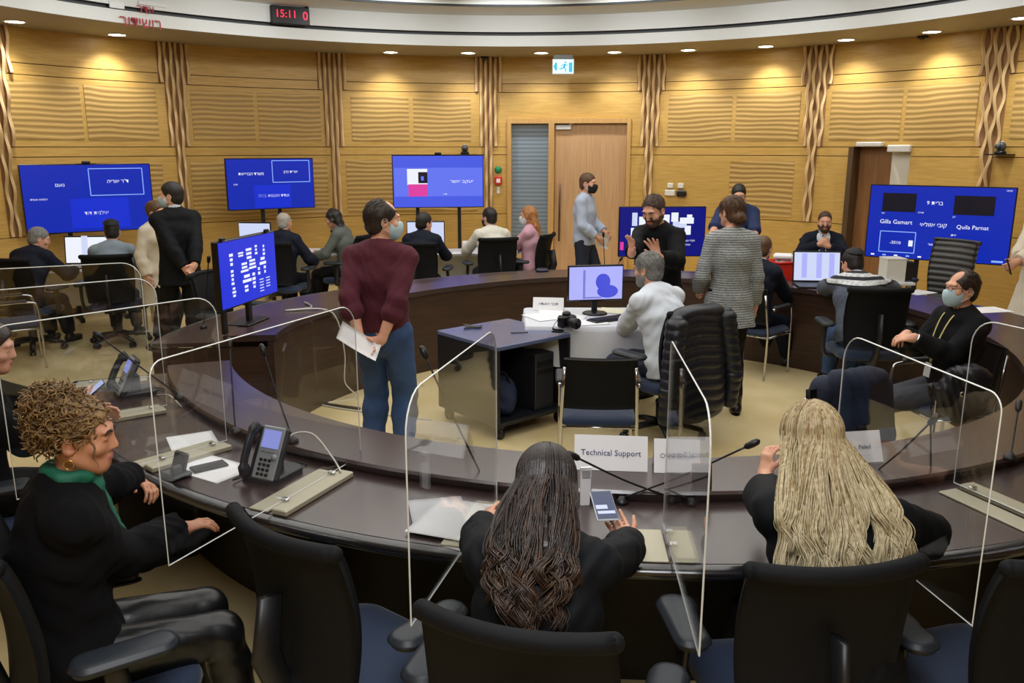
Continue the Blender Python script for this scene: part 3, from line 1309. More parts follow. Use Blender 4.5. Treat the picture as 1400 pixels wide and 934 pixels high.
def skeleton(h=1.75, sit=None, lean=0, bend=0, side=0, twist=0, head=(0, 0, 0), LH=None, RH=None, LE=(-.6, -.5, -.6), RE=(.6, -.5, -.6),
             LF=None, RF=None, LK=(0, 1, .2), RK=(0, 1, .2), female=False, hipy=None, hipz=None, shrug=0.0, LD=None, RD=None):
    s = h / 1.75
    k = {}
    P0 = V3(0, -0.07 if hipy is None else hipy, (sit + 0.10 * s)) if sit is not None else V3(0, hipy or 0, hipz or 0.93 * s)
    R1 = rot((0, 1, 0), side) @ rot((1, 0, 0), -lean)
    R2 = rot((0, 1, 0), side * 1.4) @ rot((1, 0, 0), -(lean + bend)) @ rot((0, 0, 1), twist)
    u1, u2 = R1 @ V3(0, 0, 1), R2 @ V3(0, 0, 1)
    um = unit(u1 + u2)
    P1 = P0 + u1 * .14 * s
    P2 = P1 + um * .20 * s
    P3 = P2 + u2 * .20 * s
    k.update(s=s, P0=P0, P1=P1, P2=P2, P3=P3, u1=u1, u2=u2, um=um, X1=R1 @ V3(1, 0, 0), X2=R2 @ V3(1, 0, 0), F1=R1 @ V3(0, 1, 0), F2=R2 @ V3(0, 1, 0), female=female, sit=sit is not None)
    sw = (.155 if female else .174) * s
    k['S'] = {-1: P3 - u2 * (.072 - shrug) * s - k['X2'] * sw, 1: P3 - u2 * (.072 - shrug) * s + k['X2'] * sw}
    yaw, pit, rol = head
    Rh = rot((0, 0, 1), yaw) @ rot((1, 0, 0), -pit) @ rot((0, 1, 0), rol)
    hu, hf, hr = Rh @ V3(0, 0, 1), Rh @ V3(0, 1, 0), Rh @ V3(1, 0, 0)
    NT = P3 + (u2 * .075 + k['F2'] * .018) * s
    HC = NT + (hu * .085 + hf * .02) * s
    k.update(NT=NT, HC=HC, hu=hu, hf=hf, hr=hr, HR=np.array([hr, hf, hu]))
    k['top'] = HC + hu * .118 * s
    l1, l2 = .29 * s, .255 * s
    k['E'], k['W'], k['A'], k['K'], k['Hp'] = {}, {}, {}, {}, {}
    for sd, T, hn in ((-1, LH, LE), (1, RH, RE)):
        if T is None:
            T = k['S'][sd] + V3(sd * .07, .06, -.52 * s)
        k['E'][sd], k['W'][sd] = ik(k['S'][sd], T, l1, l2, hn)
    for sd, T, hn in ((-1, LF, LK), (1, RF, RK)):
        Hp = P0 + k['X1'] * sd * (.095 if female else .09) * s - V3(0, 0, .02 * s)
        k['Hp'][sd] = Hp
        if T is None:
            T = V3(sd * .11, .40, .09) if sit is not None else V3(sd * .1, 0, .09)
        k['K'][sd], k['A'][sd] = ik(Hp, T, .44 * s, .41 * s, hn)
    return k


def torso(F, k, t=0.0, b=1.0, low=0.06, flat=False, flare=(0, 0), upper=True, kk=0.035):
    s, fem = k['s'], k['female']
    X1, X2 = k['X1'], k['X2']
    hipr = (.172 * b, .118 * b) if fem else (.162 * b, .115 * b)
    wa = (.128 * b, .098 * b) if fem else (.146 * b, .108 * b)
    ch = (.150 * b, .112 * b) if fem else (.168 * b, .120 * b)
    sc = lambda r, e=0.0: (r[0] * s + t + e, r[1] * s + t + e)
    F.econe(k['P0'] - k['u1'] * min(low, 0) * s, k['P1'], sc(hipr), sc(wa), X1, kk, flat0=low <= 0)
    if low > 0:
        a = k['P0'] - k['u1'] * low * s
        if not flat:
            F.econe(a, k['P0'], sc(hipr, -.01), sc(hipr), X1, kk)
        else:
            F.econe(a, k['P0'], (hipr[0] * s + t + flare[0], hipr[1] * s + t + flare[1]), sc(hipr), X1, kk, flat0=True)
    F.econe(k['P1'], k['P2'], sc(wa), sc(ch), (X1 + X2) / 2, kk)
    F.econe(k['P2'], k['P3'] - k['u2'] * .07 * s, sc(ch), sc((.14 * b, .088 * b)), X2, kk)
    if fem:
        for sd in (-1, 1):
            F.ell(k['P2'] + k['u2'] * .035 * s + k['F2'] * .075 * s * b + X2 * sd * .065 * s, k['HR'] * 0 + np.eye(3), ((.058 * s + t),) * 3, .04)
    nb = k['P3'] - k['u2'] * .01 * s
    for sd in (-1, 1):
        F.cone(k['P3'] - k['u2'] * .07 * s + X2 * sd * .06 * s, k['S'][sd], .072 * s * b + t, .056 * s * b + t * .55, kk)
        F.cone(nb, k['S'][sd] - X2 * sd * .03 * s + k['u2'] * .012 * s, .048 * s + t, .040 * s + t, kk)


def arm(F, k, sd, t=0.0, b=1.0, end=1.0, flat=False, loose=0.0):
    s = k['s'] * (0.92 if k['female'] else 1.0)
    S, E, W = k['S'][sd], k['E'][sd], k['W'][sd]
    if end <= 0.5:
        T = S + (E - S) * end * 2
        F.cone(S, T, .053 * s * b + t, .045 * s * b + t + loose, .03, flat1=flat)
        return
    F.cone(S, E, .053 * s * b + t, .042 * s * b + t + loose * .5, .03)
    e = (end - .5) * 2
    T = E + (W - E) * e
    F.cone(E, E + (W - E) * min(.35, e), .041 * s * b + t + loose * .5, .040 * s * b + t + loose, .02, flat1=flat and e <= .35)
    if e > .35:
        F.cone(E + (W - E) * .35, T, .040 * s * b + t + loose, (.028 + .012 * (1 - e)) * s * b + t + loose, .02, flat1=flat)


def legs(F, k, t=0.0, b=1.0, end=1.0, flat=False, loose=0.0):
    s = k['s']
    for sd in (-1, 1):
        Hp, K, A = k['Hp'][sd], k['K'][sd], k['A'][sd]
        F.cone(Hp, K, .086 * s * b + t, .060 * s * b + t + loose * .5, .03)
        d = A - K
        e = K + d * end
        back = -unit(np.cross(np.cross(unit(d), k['Hp'][sd] - K), unit(d)))
        cal = K + d * .3 - unit(k['Hp'][sd] - K) * 0
        F.cone(K, cal, .056 * s * b + t + loose * .6, .057 * s * b + t + loose, .02)
        F.cone(cal, e, .057 * s * b + t + loose, .037 * s * b + t + loose, .02, flat1=flat)


def hand(F, k, sd, spec):
    """Palm, four unequal bent fingers and a thumb leaving the side of the palm."""
    s = k['s'] * (0.92 if k['female'] else 1.0)
    W, E = k['W'][sd], k['E'][sd]
    d = unit(spec.get('d', W - E))
    n = np.asarray(spec.get('n', V3(-sd, 0, -.3)), float)
    n = unit(n - d * (n @ d))
    t = unit(np.cross(d, n)) * sd
    curl = spec.get('curl', .45)
    spread = spec.get('spread', .08)
    r = spec.get('fr', .0082) * s
    F.cone(W, W + d * .03 * s, .027 * s, .026 * s, .02)
    F.econe(W + d * .018 * s, W + d * .078 * s, (.033 * s, .016 * s), (.040 * s, .0135 * s), t, .015)
    k.setdefault('fing', {})[sd] = []
    for i, (o, L) in enumerate(((.030, .074), (.0105, .082), (-.0095, .077), (-.028, .060))):
        p = W + (d * .083 + t * o) * s
        fd = unit(d + t * spread * (1.5 - i))
        c = curl[i] if isinstance(curl, (list, tuple)) else curl
        for j, (f, a) in enumerate(((.44, 48), (.32, 62), (.26, 40))):
            ax = np.cross(fd, n)
            fd = rot(Vector(unit(ax)), a * c) @ fd
            n2 = n
            q = p + fd * L * f * s
            F.cone(p, q, r * (1.08 - .08 * j), r * (1.0 - .1 * j), .004)
            p = q
        k['fing'][sd].append(p)
    th = spec.get('thumb', .35)
    p = W + (d * .028 + t * .026) * s
    td = unit(d * .75 + t * .75 + n * (.25 + .3 * th))
    q = p + td * .042 * s
    F.cone(W + d * .02 * s + t * .012 * s, p, .016 * s, .0135 * s, .012)
    F.cone(p, q, .0125 * s, .0105 * s, .008)
    td = unit(td - t * .55 * th + n * .35 * th + d * .3)
    F.cone(q, q + td * .032 * s, .0102 * s, .0085 * s, .004)
    k['fing'][sd].append(q + td * .032 * s)
    k.setdefault('hnd', {})[sd] = (W, d, n, t)


def headshape(F, k, jaw=1.0):
    s, c, R = k['s'] * (0.96 if k['female'] else 1.0), k['HC'], k['HR']
    r, f, u = k['hr'], k['hf'], k['hu']
    P = lambda x, y, z: c + (r * x + f * y + u * z) * s
    F.ell(P(0, -.014, .028), R, (.075 * s, .096 * s, .090 * s), .0)
    F.ell(P(0, .026, -.028), R, (.063 * s, .072 * s, .085 * s), .03)
    F.ell(P(0, .058, -.094), R, (.030 * s * jaw, .030 * s, .026 * s), .035)
    for sd in (-1, 1):
        F.cone(P(sd * .058 * jaw, -.005, -.060), P(sd * .022, .066, -.098), .016 * s, .016 * s, .03)
        F.ell(P(sd * .045, .062, -.030), R, (.022 * s, .020 * s, .018 * s), .02)
        F.ell(P(sd * .078, -.012, -.014), R, (.009 * s, .022 * s, .032 * s), .006)
        F.ell(P(sd * .081, -.008, -.012), R, (.006 * s, .012 * s, .018 * s), .004, carve=True)
    F.ell(P(0, .083, .026), R, (.056 * s, .016 * s, .013 * s), .015)
    for sd in (-1, 1):
        F.ell(P(sd * .032, .104, .004), R, (.019 * s, .016 * s, .012 * s), .012, carve=True)
        F.ell(P(sd * .032, .082, .003), R, (.015 * s, .013 * s, .011 * s), .004)
    F.cone(P(0, .092, .014), P(0, .108, -.030), .0080 * s, .0115 * s, .012)
    for sd in (-1, 1):
        F.ell(P(sd * .011, .098, -.036), R, (.0078 * s, .010 * s, .007 * s), .006)
    F.ell(P(0, .092, -.063), R, (.023 * s, .010 * s, .0062 * s), .008)
    F.ell(P(0, .090, -.074), R, (.020 * s, .010 * s, .0066 * s), .008)
    F.cone(k['P3'] - k['u2'] * .02 * s, c + (-f * .012 - u * .045) * s, .056 * s * (.88 if k['female'] else 1), .050 * s * (.88 if k['female'] else 1), .03)


SKIN = {
    'light': mat('skin_light', rgb(224, 172, 144), 0.5, noise=(14, rgb(212, 154, 126)), bump=(120, 0.03)),
    'tan': mat('skin_tan', rgb(198, 142, 110), 0.5, noise=(14, rgb(184, 124, 94)), bump=(120, 0.03)),
}
for _m in SKIN.values():
    _b = _m.node_tree.nodes['Principled BSDF']
    _b.inputs['Subsurface Weight'].default_value = 0.12
    _b.inputs['Subsurface Radius'].default_value = (0.012, 0.005, 0.003)
LIP = mat('lips', rgb(188, 106, 98), 0.4)
EYEW = mat('eye_white', rgb(226, 220, 212), 0.2)
EYEI = mat('eye_dark', rgb(34, 24, 18), 0.15)
m_mask = mat('mask_blue', rgb(182, 210, 220), 0.75, bump=(60, 0.05))
m_maskw = mat('mask_white', rgb(224, 230, 230), 0.75, bump=(60, 0.05))
m_maskb = mat('mask_black', rgb(22, 22, 26), 0.75)
m_shoe = mat('black_shoe', rgb(18, 16, 16), 0.35)


def bounds(k, e=.14):
    pts = [k['P0'], k['top'], k['HC'], *k['S'].values(), *k['E'].values(), *k['W'].values(), *k['K'].values(), *k['A'].values()]
    pts = np.array(pts)
    lo, hi = pts.min(0) - e, pts.max(0) + e
    lo[2] = max(lo[2], -0.02)
    return lo - V3(.06, .06, 0), hi + V3(.06, .06, 0)


def person(key, label, head_px=None, Y=None, pos=None, face=(0, 1), vox=.0085, skin='light', build=1.0, hands=None, eyes=False, jaw=1.0, h=1.75, W=None, **sk):
    """W: world wrist targets {'L': p, 'R': p}. Places the figure so that the top of its head falls on head_px."""
    rz = heading(*face)
    Rm = Matrix.Rotation(rz, 3, 'Z')
    for _ in range(3):
        k = skeleton(h=h, **sk)
        top = k['top']
        if pos is not None:
            loc = Vector((pos[0], pos[1], 0))
        else:
            if Y is None:
                tgt = on(head_px[0], head_px[1], float(top[2]))
            else:
                tgt = at(head_px[0], head_px[1], Y)
            loc = tgt - Rm @ Vector(top)
            dz = loc.z
            loc.z = 0
            if Y is not None and abs(dz) > .004:
                h *= (top[2] + dz * (1.0 if sk.get('sit') is None else 1.35)) / top[2]
        if W:
            for q, p in W.items():
                sk[q + 'H'] = tuple(Rm.inverted() @ (Vector(p) - loc))
    k = skeleton(h=h, **sk)
    root = thing('person', label, 'person', loc, rz)
    k['root'], k['vox'], k['rz'], k['loc'], k['Rm'], k['h'] = root, vox, rz, loc, Rm, h
    lo, hi = bounds(k)
    F = SDF(lo, hi, vox)
    torso(F, k, 0, build)
    legs(F, k, 0, build)
    for sd in (-1, 1):
        arm(F, k, sd, 0, build)
        A, K = k['A'][sd], k['K'][sd]
        fd = unit(V3(*(sk.get('LD' if sd < 0 else 'RD') or (sd * .2, 1, 0))))
        F.cone(A - V3(0, 0, .05 * k['s']), A + fd * .12 * k['s'] - V3(0, 0, .055 * k['s']), .032, .024, .03)
    headshape(F, k, jaw)
    hs = hands or {}
    for sd in (-1, 1):
        hand(F, k, sd, dict({'fr': .0082 if vox < .007 else .0095}, **hs.get(sd, {})))
    v, q = F.mesh()
    # lips get their own colour
    cen = v[q].mean(1) - k['HC']
    s = k['s'] * (0.96 if k['female'] else 1.0)
    x, y, z = cen @ k['hr'] / s, cen @ k['hf'] / s, cen @ k['hu'] / s
    lips = ((x / .024) ** 2 + ((z + .068) / .0120) ** 2 < 1) & (y > .084)
    link_np('body', v, q, [SKIN[skin], LIP], root, lips.astype(int))
    if eyes:
        for sd in (-1, 1):
            c = k['HC'] + (k['hr'] * sd * .032 + k['hf'] * .0800 + k['hu'] * .004) * s
            b = MB()
            b.ball(c, .0125 * s, 8, 0)
            b.ball(c + k['hf'] * .0062 * s, .0072 * s, 8, 1)
            b.build('eye', [EYEW, EYEI], root)
            b = MB()
            pts = [k['HC'] + (k['hr'] * sd * a + k['hf'] * (.101 - .35 * max(0, a - .02)) + k['hu'] * e) * s for a, e in ((.014, .022), (.026, .028), (.040, .028), (.053, .020))]
            b.tube(pts, [.003, .0042, .004, .002], 6)
            b.build('eyebrow', sk_brow, root)
    return k


sk_brow = mat('brow_hair', rgb(40, 28, 20), 0.8)


def top(k, name, m, t=.014, b=1.0, hem=.08, flare=(.0, .0), sleeve=.97, loose=.006, neck=0.0, wr=.003, vopen=None, flat=True, collar=None, seed=0.0, cut_front=None):
    """Upper garment following the body. neck: height of the neckline above the neck base; vopen=(width, depth) a V at the front."""
    lo, hi = bounds(k, .2)
    F = SDF(lo, hi, k['vox'])
    torso(F, k, t, b, low=hem, flat=flat, flare=flare)
    for sd in (-1, 1):
        arm(F, k, sd, min(t, .016) + max(0, t - .016) * .35, b, sleeve, True, loose * .8)
    s = k['s']
    if neck > 0:
        F.cone(k['P3'] - k['u2'] * .03 * s, k['P3'] + k['u2'] * neck * s + k['F2'] * .01, .058 * s + t * .5, .056 * s + t * .4, .02, flat1=True)
    if wr:
        F.wrinkle(wr, 1.0, seed)
    # neck opening
    F.cone(k['P3'] + k['u2'] * (neck - .002) * s + k['F2'] * .012, k['P3'] + k['u2'] * (neck + .2) * s + k['F2'] * .05, .057 * s, .09 * s, .008, carve=True)
    if vopen:
        w, dep = vopen
        a = k['P3'] + k['F2'] * .09 * s + k['u2'] * .02
        c = k['P2'] + k['F2'] * .19 * s - k['u2'] * (dep - .2) * s
        F.cone(a + k['F2'] * .05, c, w, .012, .006, carve=True)
    if collar:
        F.cone(k['P3'] + k['u2'] * .0 * s, k['P3'] + k['u2'] * collar * s + k['F2'] * .012, .068 * s, .062 * s, .006, flat1=True)
        F.cone(k['P3'] + k['u2'] * .012 * s, k['P3'] + k['u2'] * (collar + .05) * s + k['F2'] * .03, .056 * s, .056 * s, .003, carve=True)
    v, q = F.mesh()
    return link_np(name, v, q, m, k['root'])


def trousers(k, m, t=.012, b=1.0, end=.95, loose=.012, wr=.003, name='trousers', seed=1.0):
    lo, hi = bounds(k, .2)
    hi[2] = k['P1'][2] + .1
    F = SDF(lo, hi, k['vox'])
    s = k['s']
    hipr = (.172 * b, .118 * b) if k['female'] else (.162 * b, .115 * b)
    F.econe(k['P0'] - k['u1'] * .05, k['P0'] + k['u1'] * .09 * s, (hipr[0] * s + t * .7, hipr[1] * s + t * .7), (hipr[0] * s * .94 + t * .6, hipr[1] * s * .94 + t * .6), k['X1'], .03, flat1=True)
    legs(F, k, t, b, end, True, loose)
    if wr:
        F.wrinkle(wr, 1.1, seed)
    v, q = F.mesh()
    return link_np(name, v, q, m, k['root'])


def shoes(k, m=None, dirs=None, boot=0.0, sole=None, heel=0.0):
    s = k['s']
    for sd in (-1, 1):
        A, K = k['A'][sd], k['K'][sd]
        fd = unit(V3(*(dirs[sd] if dirs else (sd * .2, 1, 0))))
        up = unit(K - A)
        up = unit(up - fd * (up @ fd)) if dirs else V3(0, 0, 1)
        z = -up
        lo, hi = A - .24, A + .24
        F = SDF(lo, hi, max(.005, k['vox'] * .8))
        lat = np.cross(fd, up)
        F.econe(A + z * .050 * s - fd * .035 * s, A + z * .055 * s + fd * .135 * s, (.036 * s, .036 * s), (.041 * s, .028 * s), lat, .02)
        F.cone(A + z * .05 * s, A + up * (.01 + boot) * s, .042 * s, .044 * s, .03, flat1=True)
        F.halfspace(A + z * .084 * s, z)
        v, q = F.mesh()
        o = link_np('shoe', v, q, m or m_shoe, k['root'])
        b = MB()
        base = A + z * .083 * s + fd * .05 * s
        poly = [(base + fd * (.125 * math.cos(a)) * s + lat * (.042 * math.sin(a)) * s) for a in np.linspace(0, 2 * math.pi, 20, endpoint=False)]
        vs = [p for p in poly] + [p + z * (.009) for p in poly]
        b.add(vs, [tuple(range(20))[::-1], tuple(range(20, 40))] + [(i, (i + 1) % 20, 20 + (i + 1) % 20, 20 + i) for i in range(20)])
        b.build('sole', sole or m_black, o)


def hair_noise(amp, f):
    return lambda x, y, z: amp * (np.sin(f * .43 * x + 31 * z + 1.3) * np.sin(f * .51 * y + 23 * x) + .6 * np.sin(f * .9 * x - f * .6 * y + 19 * z) * np.sin(f * .35 * z + 2))


def strand_tubes(b, v, P0, hu, hf, n, slen, rad, mi, seed=3, lift=.002):
    """Short fine hairs lying on a hair mass, combed back and down."""
    rg = np.random.default_rng(seed)
    idx = rg.integers(0, len(v), n)
    for i in idx:
        p = v[i]
        nr = unit(p - P0)
        fl = -hf * .55 - hu * (.9 if nr @ hu < .75 else .1) + rg.normal(size=3) * .35
        fl = unit(fl - nr * (fl @ nr))
        L = slen * (.6 + .8 * rg.random())
        pts = []
        q = p + nr * lift * rg.random()
        for j in range(4):
            pts.append(q)
            q = q + fl * L / 3
            r0 = np.linalg.norm(p - P0)
            q = P0 + unit(q - P0) * (r0 + lift * 1.5 * (j + 1) / 3)
        b.tube(pts, [rad, rad, rad * .8, rad * .2], 3, mi)


def hair_short(k, m, g=.012, line=.036, slope=.74, nape=-.088, bald=0.0, noise=.0012, vox=None, extra=None, back=0.0, strands=0, slen=.035):
    s, R = k['s'] * (0.96 if k['female'] else 1.0), k['HR']
    c, r, f, u = k['HC'], k['hr'], k['hf'], k['hu']
    P = lambda x, y, z: c + (r * x + f * y + u * z) * s
    F = SDF(c - .30, c + .22, vox or max(.0045, k['vox'] * .75))
    F.ell(P(0, -.016 - back * .5, .030), R, ((.077 + g * .6) * s, (.097 + g + back * .5) * s, (.090 + g) * s), 0, noise=hair_noise(noise, 130))
    F.ell(P(0, -.045, -.040), R, ((.062 + g * .6) * s, (.060 + g) * s, (.060) * s), .03, noise=hair_noise(noise, 130))
    F.halfspace(P(0, line, 0), f - u * slope)
    F.halfspace(P(0, 0, nape), f * .35 - u)
    for sd in (-1, 1):
        F.ell(P(sd * .086, -.004, -.022), R, (.022 * s, .026 * s, .036 * s), .006, carve=True)
    if bald:
        F.ell(P(0, .075, .108), R, (.062 * s * bald / .7, .085 * s * bald / .7, .060 * s), .012, carve=True)
    if extra:
        extra(F, P, s, R)
    v, q = F.mesh()
    if strands:
        b = MB()
        b.add([tuple(x) for x in v], [tuple(int(i) for i in w) for w in q], 0, True)
        strand_tubes(b, v, P(0, -.01, 0), u, f, strands, slen, .0014, 0)
        return b.build('hair', m, k['root'])
    return link_np('hair', v, q, m, k['root'])


def beard(k, m, low=-.13, g=.006):
    s, R = k['s'], k['HR']
    c, r, f, u = k['HC'], k['hr'], k['hf'], k['hu']
    P = lambda x, y, z: c + (r * x + f * y + u * z) * s
    F = SDF(c - .2, c + .2, max(.004, k['vox'] * .6))
    F.ell(P(0, .024, -.030), R, ((.064 + g) * s, (.074 + g) * s, (.088 + g) * s), 0, noise=hair_noise(.0015, 160))
    F.ell(P(0, .058, -.096), R, ((.032 + g) * s, (.032 + g) * s, (.028 + g) * s), .03)
    for sd in (-1, 1):
        F.cone(P(sd * .060, -.005, -.058), P(sd * .022, .066, -.100), (.017 + g) * s, (.017 + g) * s, .02)
    F.halfspace(P(0, 0, -.038), u - f * .25)
    F.ell(P(0, .112, -.067), R, (.026 * s, .03 * s, .012 * s), .004, carve=True)
    F.halfspace(P(0, -.02, 0), -f)
    v, q = F.mesh()
    return link_np('beard', v, q, m, k['root'])


def mask(k, m, drop=0.0):
    s, R = k['s'] * (0.96 if k['female'] else 1.0), k['HR']
    c, r, f, u = k['HC'], k['hr'], k['hf'], k['hu']
    P = lambda x, y, z: c + (r * x + f * y + u * z) * s
    F = SDF(c - .18, c + .18, max(.004, k['vox'] * .6))
    F.ell(P(0, .030, -.048 - drop), R, (.070 * s, .084 * s, .082 * s), 0)
    F.ell(P(0, .085, -.045 - drop), R, (.034 * s, .042 * s, .050 * s), .03)
    F.ell(P(0, .06, -.095 - drop), R, (.040 * s, .042 * s, .036 * s), .03)
    F.halfspace(P(0, .1, -.010 - drop), u + f * .12)
    F.halfspace(P(0, .030, 0), -f + u * .15)
    F.halfspace(P(0, 0, -.128 - drop), -u)
    v, q = F.mesh()
    o = link_np('face_mask', v, q, m, k['root'])
    for sd in (-1, 1):
        b = MB()
        b.tube(smooth_path([P(sd * .066, .035, -.030 - drop), P(sd * .080, .0, -.005), P(sd * .086, -.032, -.012), P(sd * .080, -.02, -.045), P(sd * .066, .035, -.085 - drop)], 5), .0016, 5)
        b.build('ear_loop', m_maskw, o)
    return o


def kippah(k, m, r=.085):
    s = k['s']
    c = k['HC'] + (-k['hf'] * .035 + k['hu'] * .028) * s
    ax = unit(k['hu'] * .9 - k['hf'] * .42)
    M = frame_M(c, k['hr'], ax)
    b = MB()
    R = .108 * s
    pr = [(R * math.sin(a), R * math.cos(a)) for a in np.linspace(.93, .001, 9)]
    b.lathe(pr, 24, M=M, cap=False)
    b.lathe([(r_ * .97, z * .97) for r_, z in pr][::-1], 24, M=M, cap=False)
    return b.build('kippah', m, k['root'])


def glasses(k, m):
    s = k['s']
    c, r, f, u = k['HC'], k['hr'], k['hf'], k['hu']
    P = lambda x, y, z: c + (r * x + f * y + u * z) * s
    b = MB()
    for sd in (-1, 1):
        pts = [P(sd * .033 + .024 * math.cos(a), .108, .004 + .018 * math.sin(a)) for a in np.linspace(0, 2 * math.pi, 18, endpoint=False)]
        b.tube(pts, .0019, 5, closed=True)
        b.tube([P(sd * .057, .106, .008), P(sd * .074, .07, .008), P(sd * .080, -.012, .006), P(sd * .078, -.03, -.01)], .0018, 5)
    b.tube([P(-.009, .110, .006), P(.009, .110, .006)], .0019, 5)
    return b.build('glasses', m, k['root'])


def to_local(k, p):
    return np.array(k['Rm'].inverted() @ (Vector(p) - k['loc']))


def to_world(k, p):
    return k['loc'] + k['Rm'] @ Vector(p)


def locks(k, m, paths, r=.008, name='hair', base=None, n=5):
    """Hair strands as tapered tubes, over an underlying mass (base: (v, q))."""
    b = MB()
    for P, rr in paths:
        N = len(P)
        rad = [rr * (0.55 + 0.9 * math.sin(math.pi * min(1, (i + .6) / N) ** .8)) for i in range(N)]
        rad[-1] = rr * .15
        b.tube(P, rad, n)
    if base is not None:
        v, q = base
        b.add([tuple(x) for x in v], [tuple(int(i) for i in f) for f in q], 0, True)
    return b.build(name, m, k['root'])
# ------------------------------------------------------------------ people
m_navy = mat('navy_suit', rgb(20, 25, 40), 0.75, spec=0.2, bump=(160, 0.06))
m_dksuit = mat('charcoal_suit', rgb(15, 17, 21), 0.75, spec=0.2, bump=(160, 0.06))
m_blackknit = mat('black_knit', rgb(10, 11, 14), 0.85, spec=0.2, bump=(190, 0.1))
m_blackwool = mat('black_wool', rgb(7, 7, 10), 0.95, spec=0.2, bump=(90, 0.15))
m_tealblack = mat('black_jersey', rgb(9, 13, 18), 0.7, spec=0.2, bump=(140, 0.08))
m_maroon = mat('maroon_knit', rgb(70, 18, 34), 0.9, noise=(60, rgb(84, 26, 42)), bump=(150, 0.15))
m_jeans = mat('blue_denim', rgb(42, 68, 110), 0.85, noise=(8, rgb(56, 84, 128)), bump=(220, 0.1))
m_dkjeans = mat('dark_denim', rgb(30, 38, 56), 0.85, bump=(220, 0.1))
m_blackpants = mat('black_trousers', rgb(16, 16, 19), 0.7, spec=0.2, bump=(160, 0.06))
m_leatherpants = mat('black_leather_trousers', rgb(15, 16, 18), 0.33, bump=(20, 0.15))
m_whiteshirt = mat('white_shirt', rgb(214, 222, 232), 0.75, bump=(26, 0.12))
m_cream = mat('cream_shirt', rgb(222, 220, 206), 0.75, bump=(26, 0.12))
m_ltblue = mat('pale_blue_shirt', rgb(178, 190, 212), 0.75, bump=(26, 0.1))
m_greyblue = mat('grey_blue_shirt', rgb(134, 148, 160), 0.8, bump=(26, 0.1))
m_blue = mat('blue_work_shirt', rgb(30, 44, 86), 0.8, bump=(26, 0.1))
m_pink = mat('pink_knit', rgb(208, 160, 176), 0.85, bump=(120, 0.1))
m_olive = mat('grey_green_jacket', rgb(92, 98, 92), 0.8, bump=(60, 0.1))
m_green = mat('green_scarf', rgb(14, 96, 72), 0.7, bump=(60, 0.15))
m_beige = mat('beige_coat', rgb(214, 204, 184), 0.85, bump=(60, 0.1))
m_tweed = wave_mat('grey_tweed', rgb(92, 97, 99), rgb(172, 176, 173), 17, 'Z', 5.0, 0.85, 0.15, 3.0, 9.0, (1.6, 1.6, 1))
m_gtrousers = mat('grey_trousers', rgb(62, 66, 74), 0.8, bump=(120, 0.06))
h_black = mat('hair_black', rgb(20, 17, 16), 0.5, noise=(30, rgb(34, 28, 25), (3, 3, 1)), bump=(90, 0.3))
h_dkbrown = mat('hair_dark_brown', rgb(38, 28, 23), 0.45, noise=(25, rgb(58, 42, 33), (3, 3, 1)), bump=(90, 0.3))
h_shortbrown = mat('hair_short_brown', rgb(62, 46, 36), 0.6, noise=(40, rgb(84, 64, 50)), bump=(130, 0.3))
h_brown = mat('hair_brown', rgb(74, 50, 32), 0.5, noise=(25, rgb(100, 70, 44), (3, 3, 1)), bump=(90, 0.3))
h_grey = mat('hair_grey', rgb(104, 104, 102), 0.6, noise=(30, rgb(142, 142, 138), (3, 3, 1)), bump=(110, 0.3))
h_silver = mat('hair_silver', rgb(158, 152, 144), 0.6, noise=(30, rgb(180, 176, 168)), bump=(110, 0.3))
h_auburn = mat('hair_auburn', rgb(152, 96, 50), 0.5, noise=(20, rgb(186, 128, 74), (4, 4, .8)), bump=(60, 0.35))


def sit_chair(k, label, kind=office_chair, back=0.0):
    kind(k['loc'].x - k['Rm'].col[1].x * back, k['loc'].y - k['Rm'].col[1].y * back, k['Rm'].col[1].x, k['Rm'].col[1].y, label)


# ---- standing in the ring: the man in the maroon sweater
k = person('maroon', 'man standing in maroon sweater and jeans, hands clasped behind back', (524, 274), 5.35, face=(.16, .98), vox=.0065, h=1.78,
           head=(-58, 2, 0), lean=-1, eyes=False, hands={-1: dict(d=(.6, -.1, -.55), n=(0, -1, -.2), curl=.5), 1: dict(d=(-.55, -.15, -.45), n=(0, -1, .1), curl=.6)},
           W={'L': at(492, 462, 5.10), 'R': at(522, 464, 5.09)}, LE=(-.7, -1, 0), RE=(.7, -1, 0), LF=(-.11, .02, .09), RF=(.12, -.03, .09))
PM = k
top(k, 'sweater', m_maroon, t=.018, b=1.0, hem=-.01, loose=.010, neck=.030, seed=1, wr=.0035, sleeve=.70)
trousers(k, m_jeans, t=.012, loose=.014, b=1.05)
shoes(k)
hair_short(k, h_dkbrown, g=.010, bald=.7, nape=-.10, strands=900)
mask(k, m_mask)

# ---- man in dark suit, standing on the far left, and the woman half hidden behind him
k = person('suit', 'man standing in dark suit and pale mask beside the left wall screen', (232, 250), 8.4, face=(-.62, .78), vox=.008, h=1.78,
           head=(52, 0, 0), hands={-1: dict(curl=.6), 1: dict(d=(-.5, -.2, -.5), n=(0, -1, 0), curl=.6)}, W={'L': at(256, 372, 8.15), 'R': at(266, 366, 8.15)}, LE=(-1, -.6, 0), RE=(1, -.6, 0),
           LF=(-.1, .12, .09), RF=(.1, -.14, .09))
top(k, 'suit_jacket', m_dksuit, t=.020, b=1.04, hem=.17, flare=(.03, .03), loose=.012, collar=.045, seed=2, vopen=(.06, .3))
b_ = top(k, 'shirt', m_whiteshirt, t=.008, hem=.02, sleeve=.3, collar=.06, wr=0)
trousers(k, m_dksuit, loose=.022)
shoes(k)
hair_short(k, h_black, g=.014)
mask(k, m_mask)
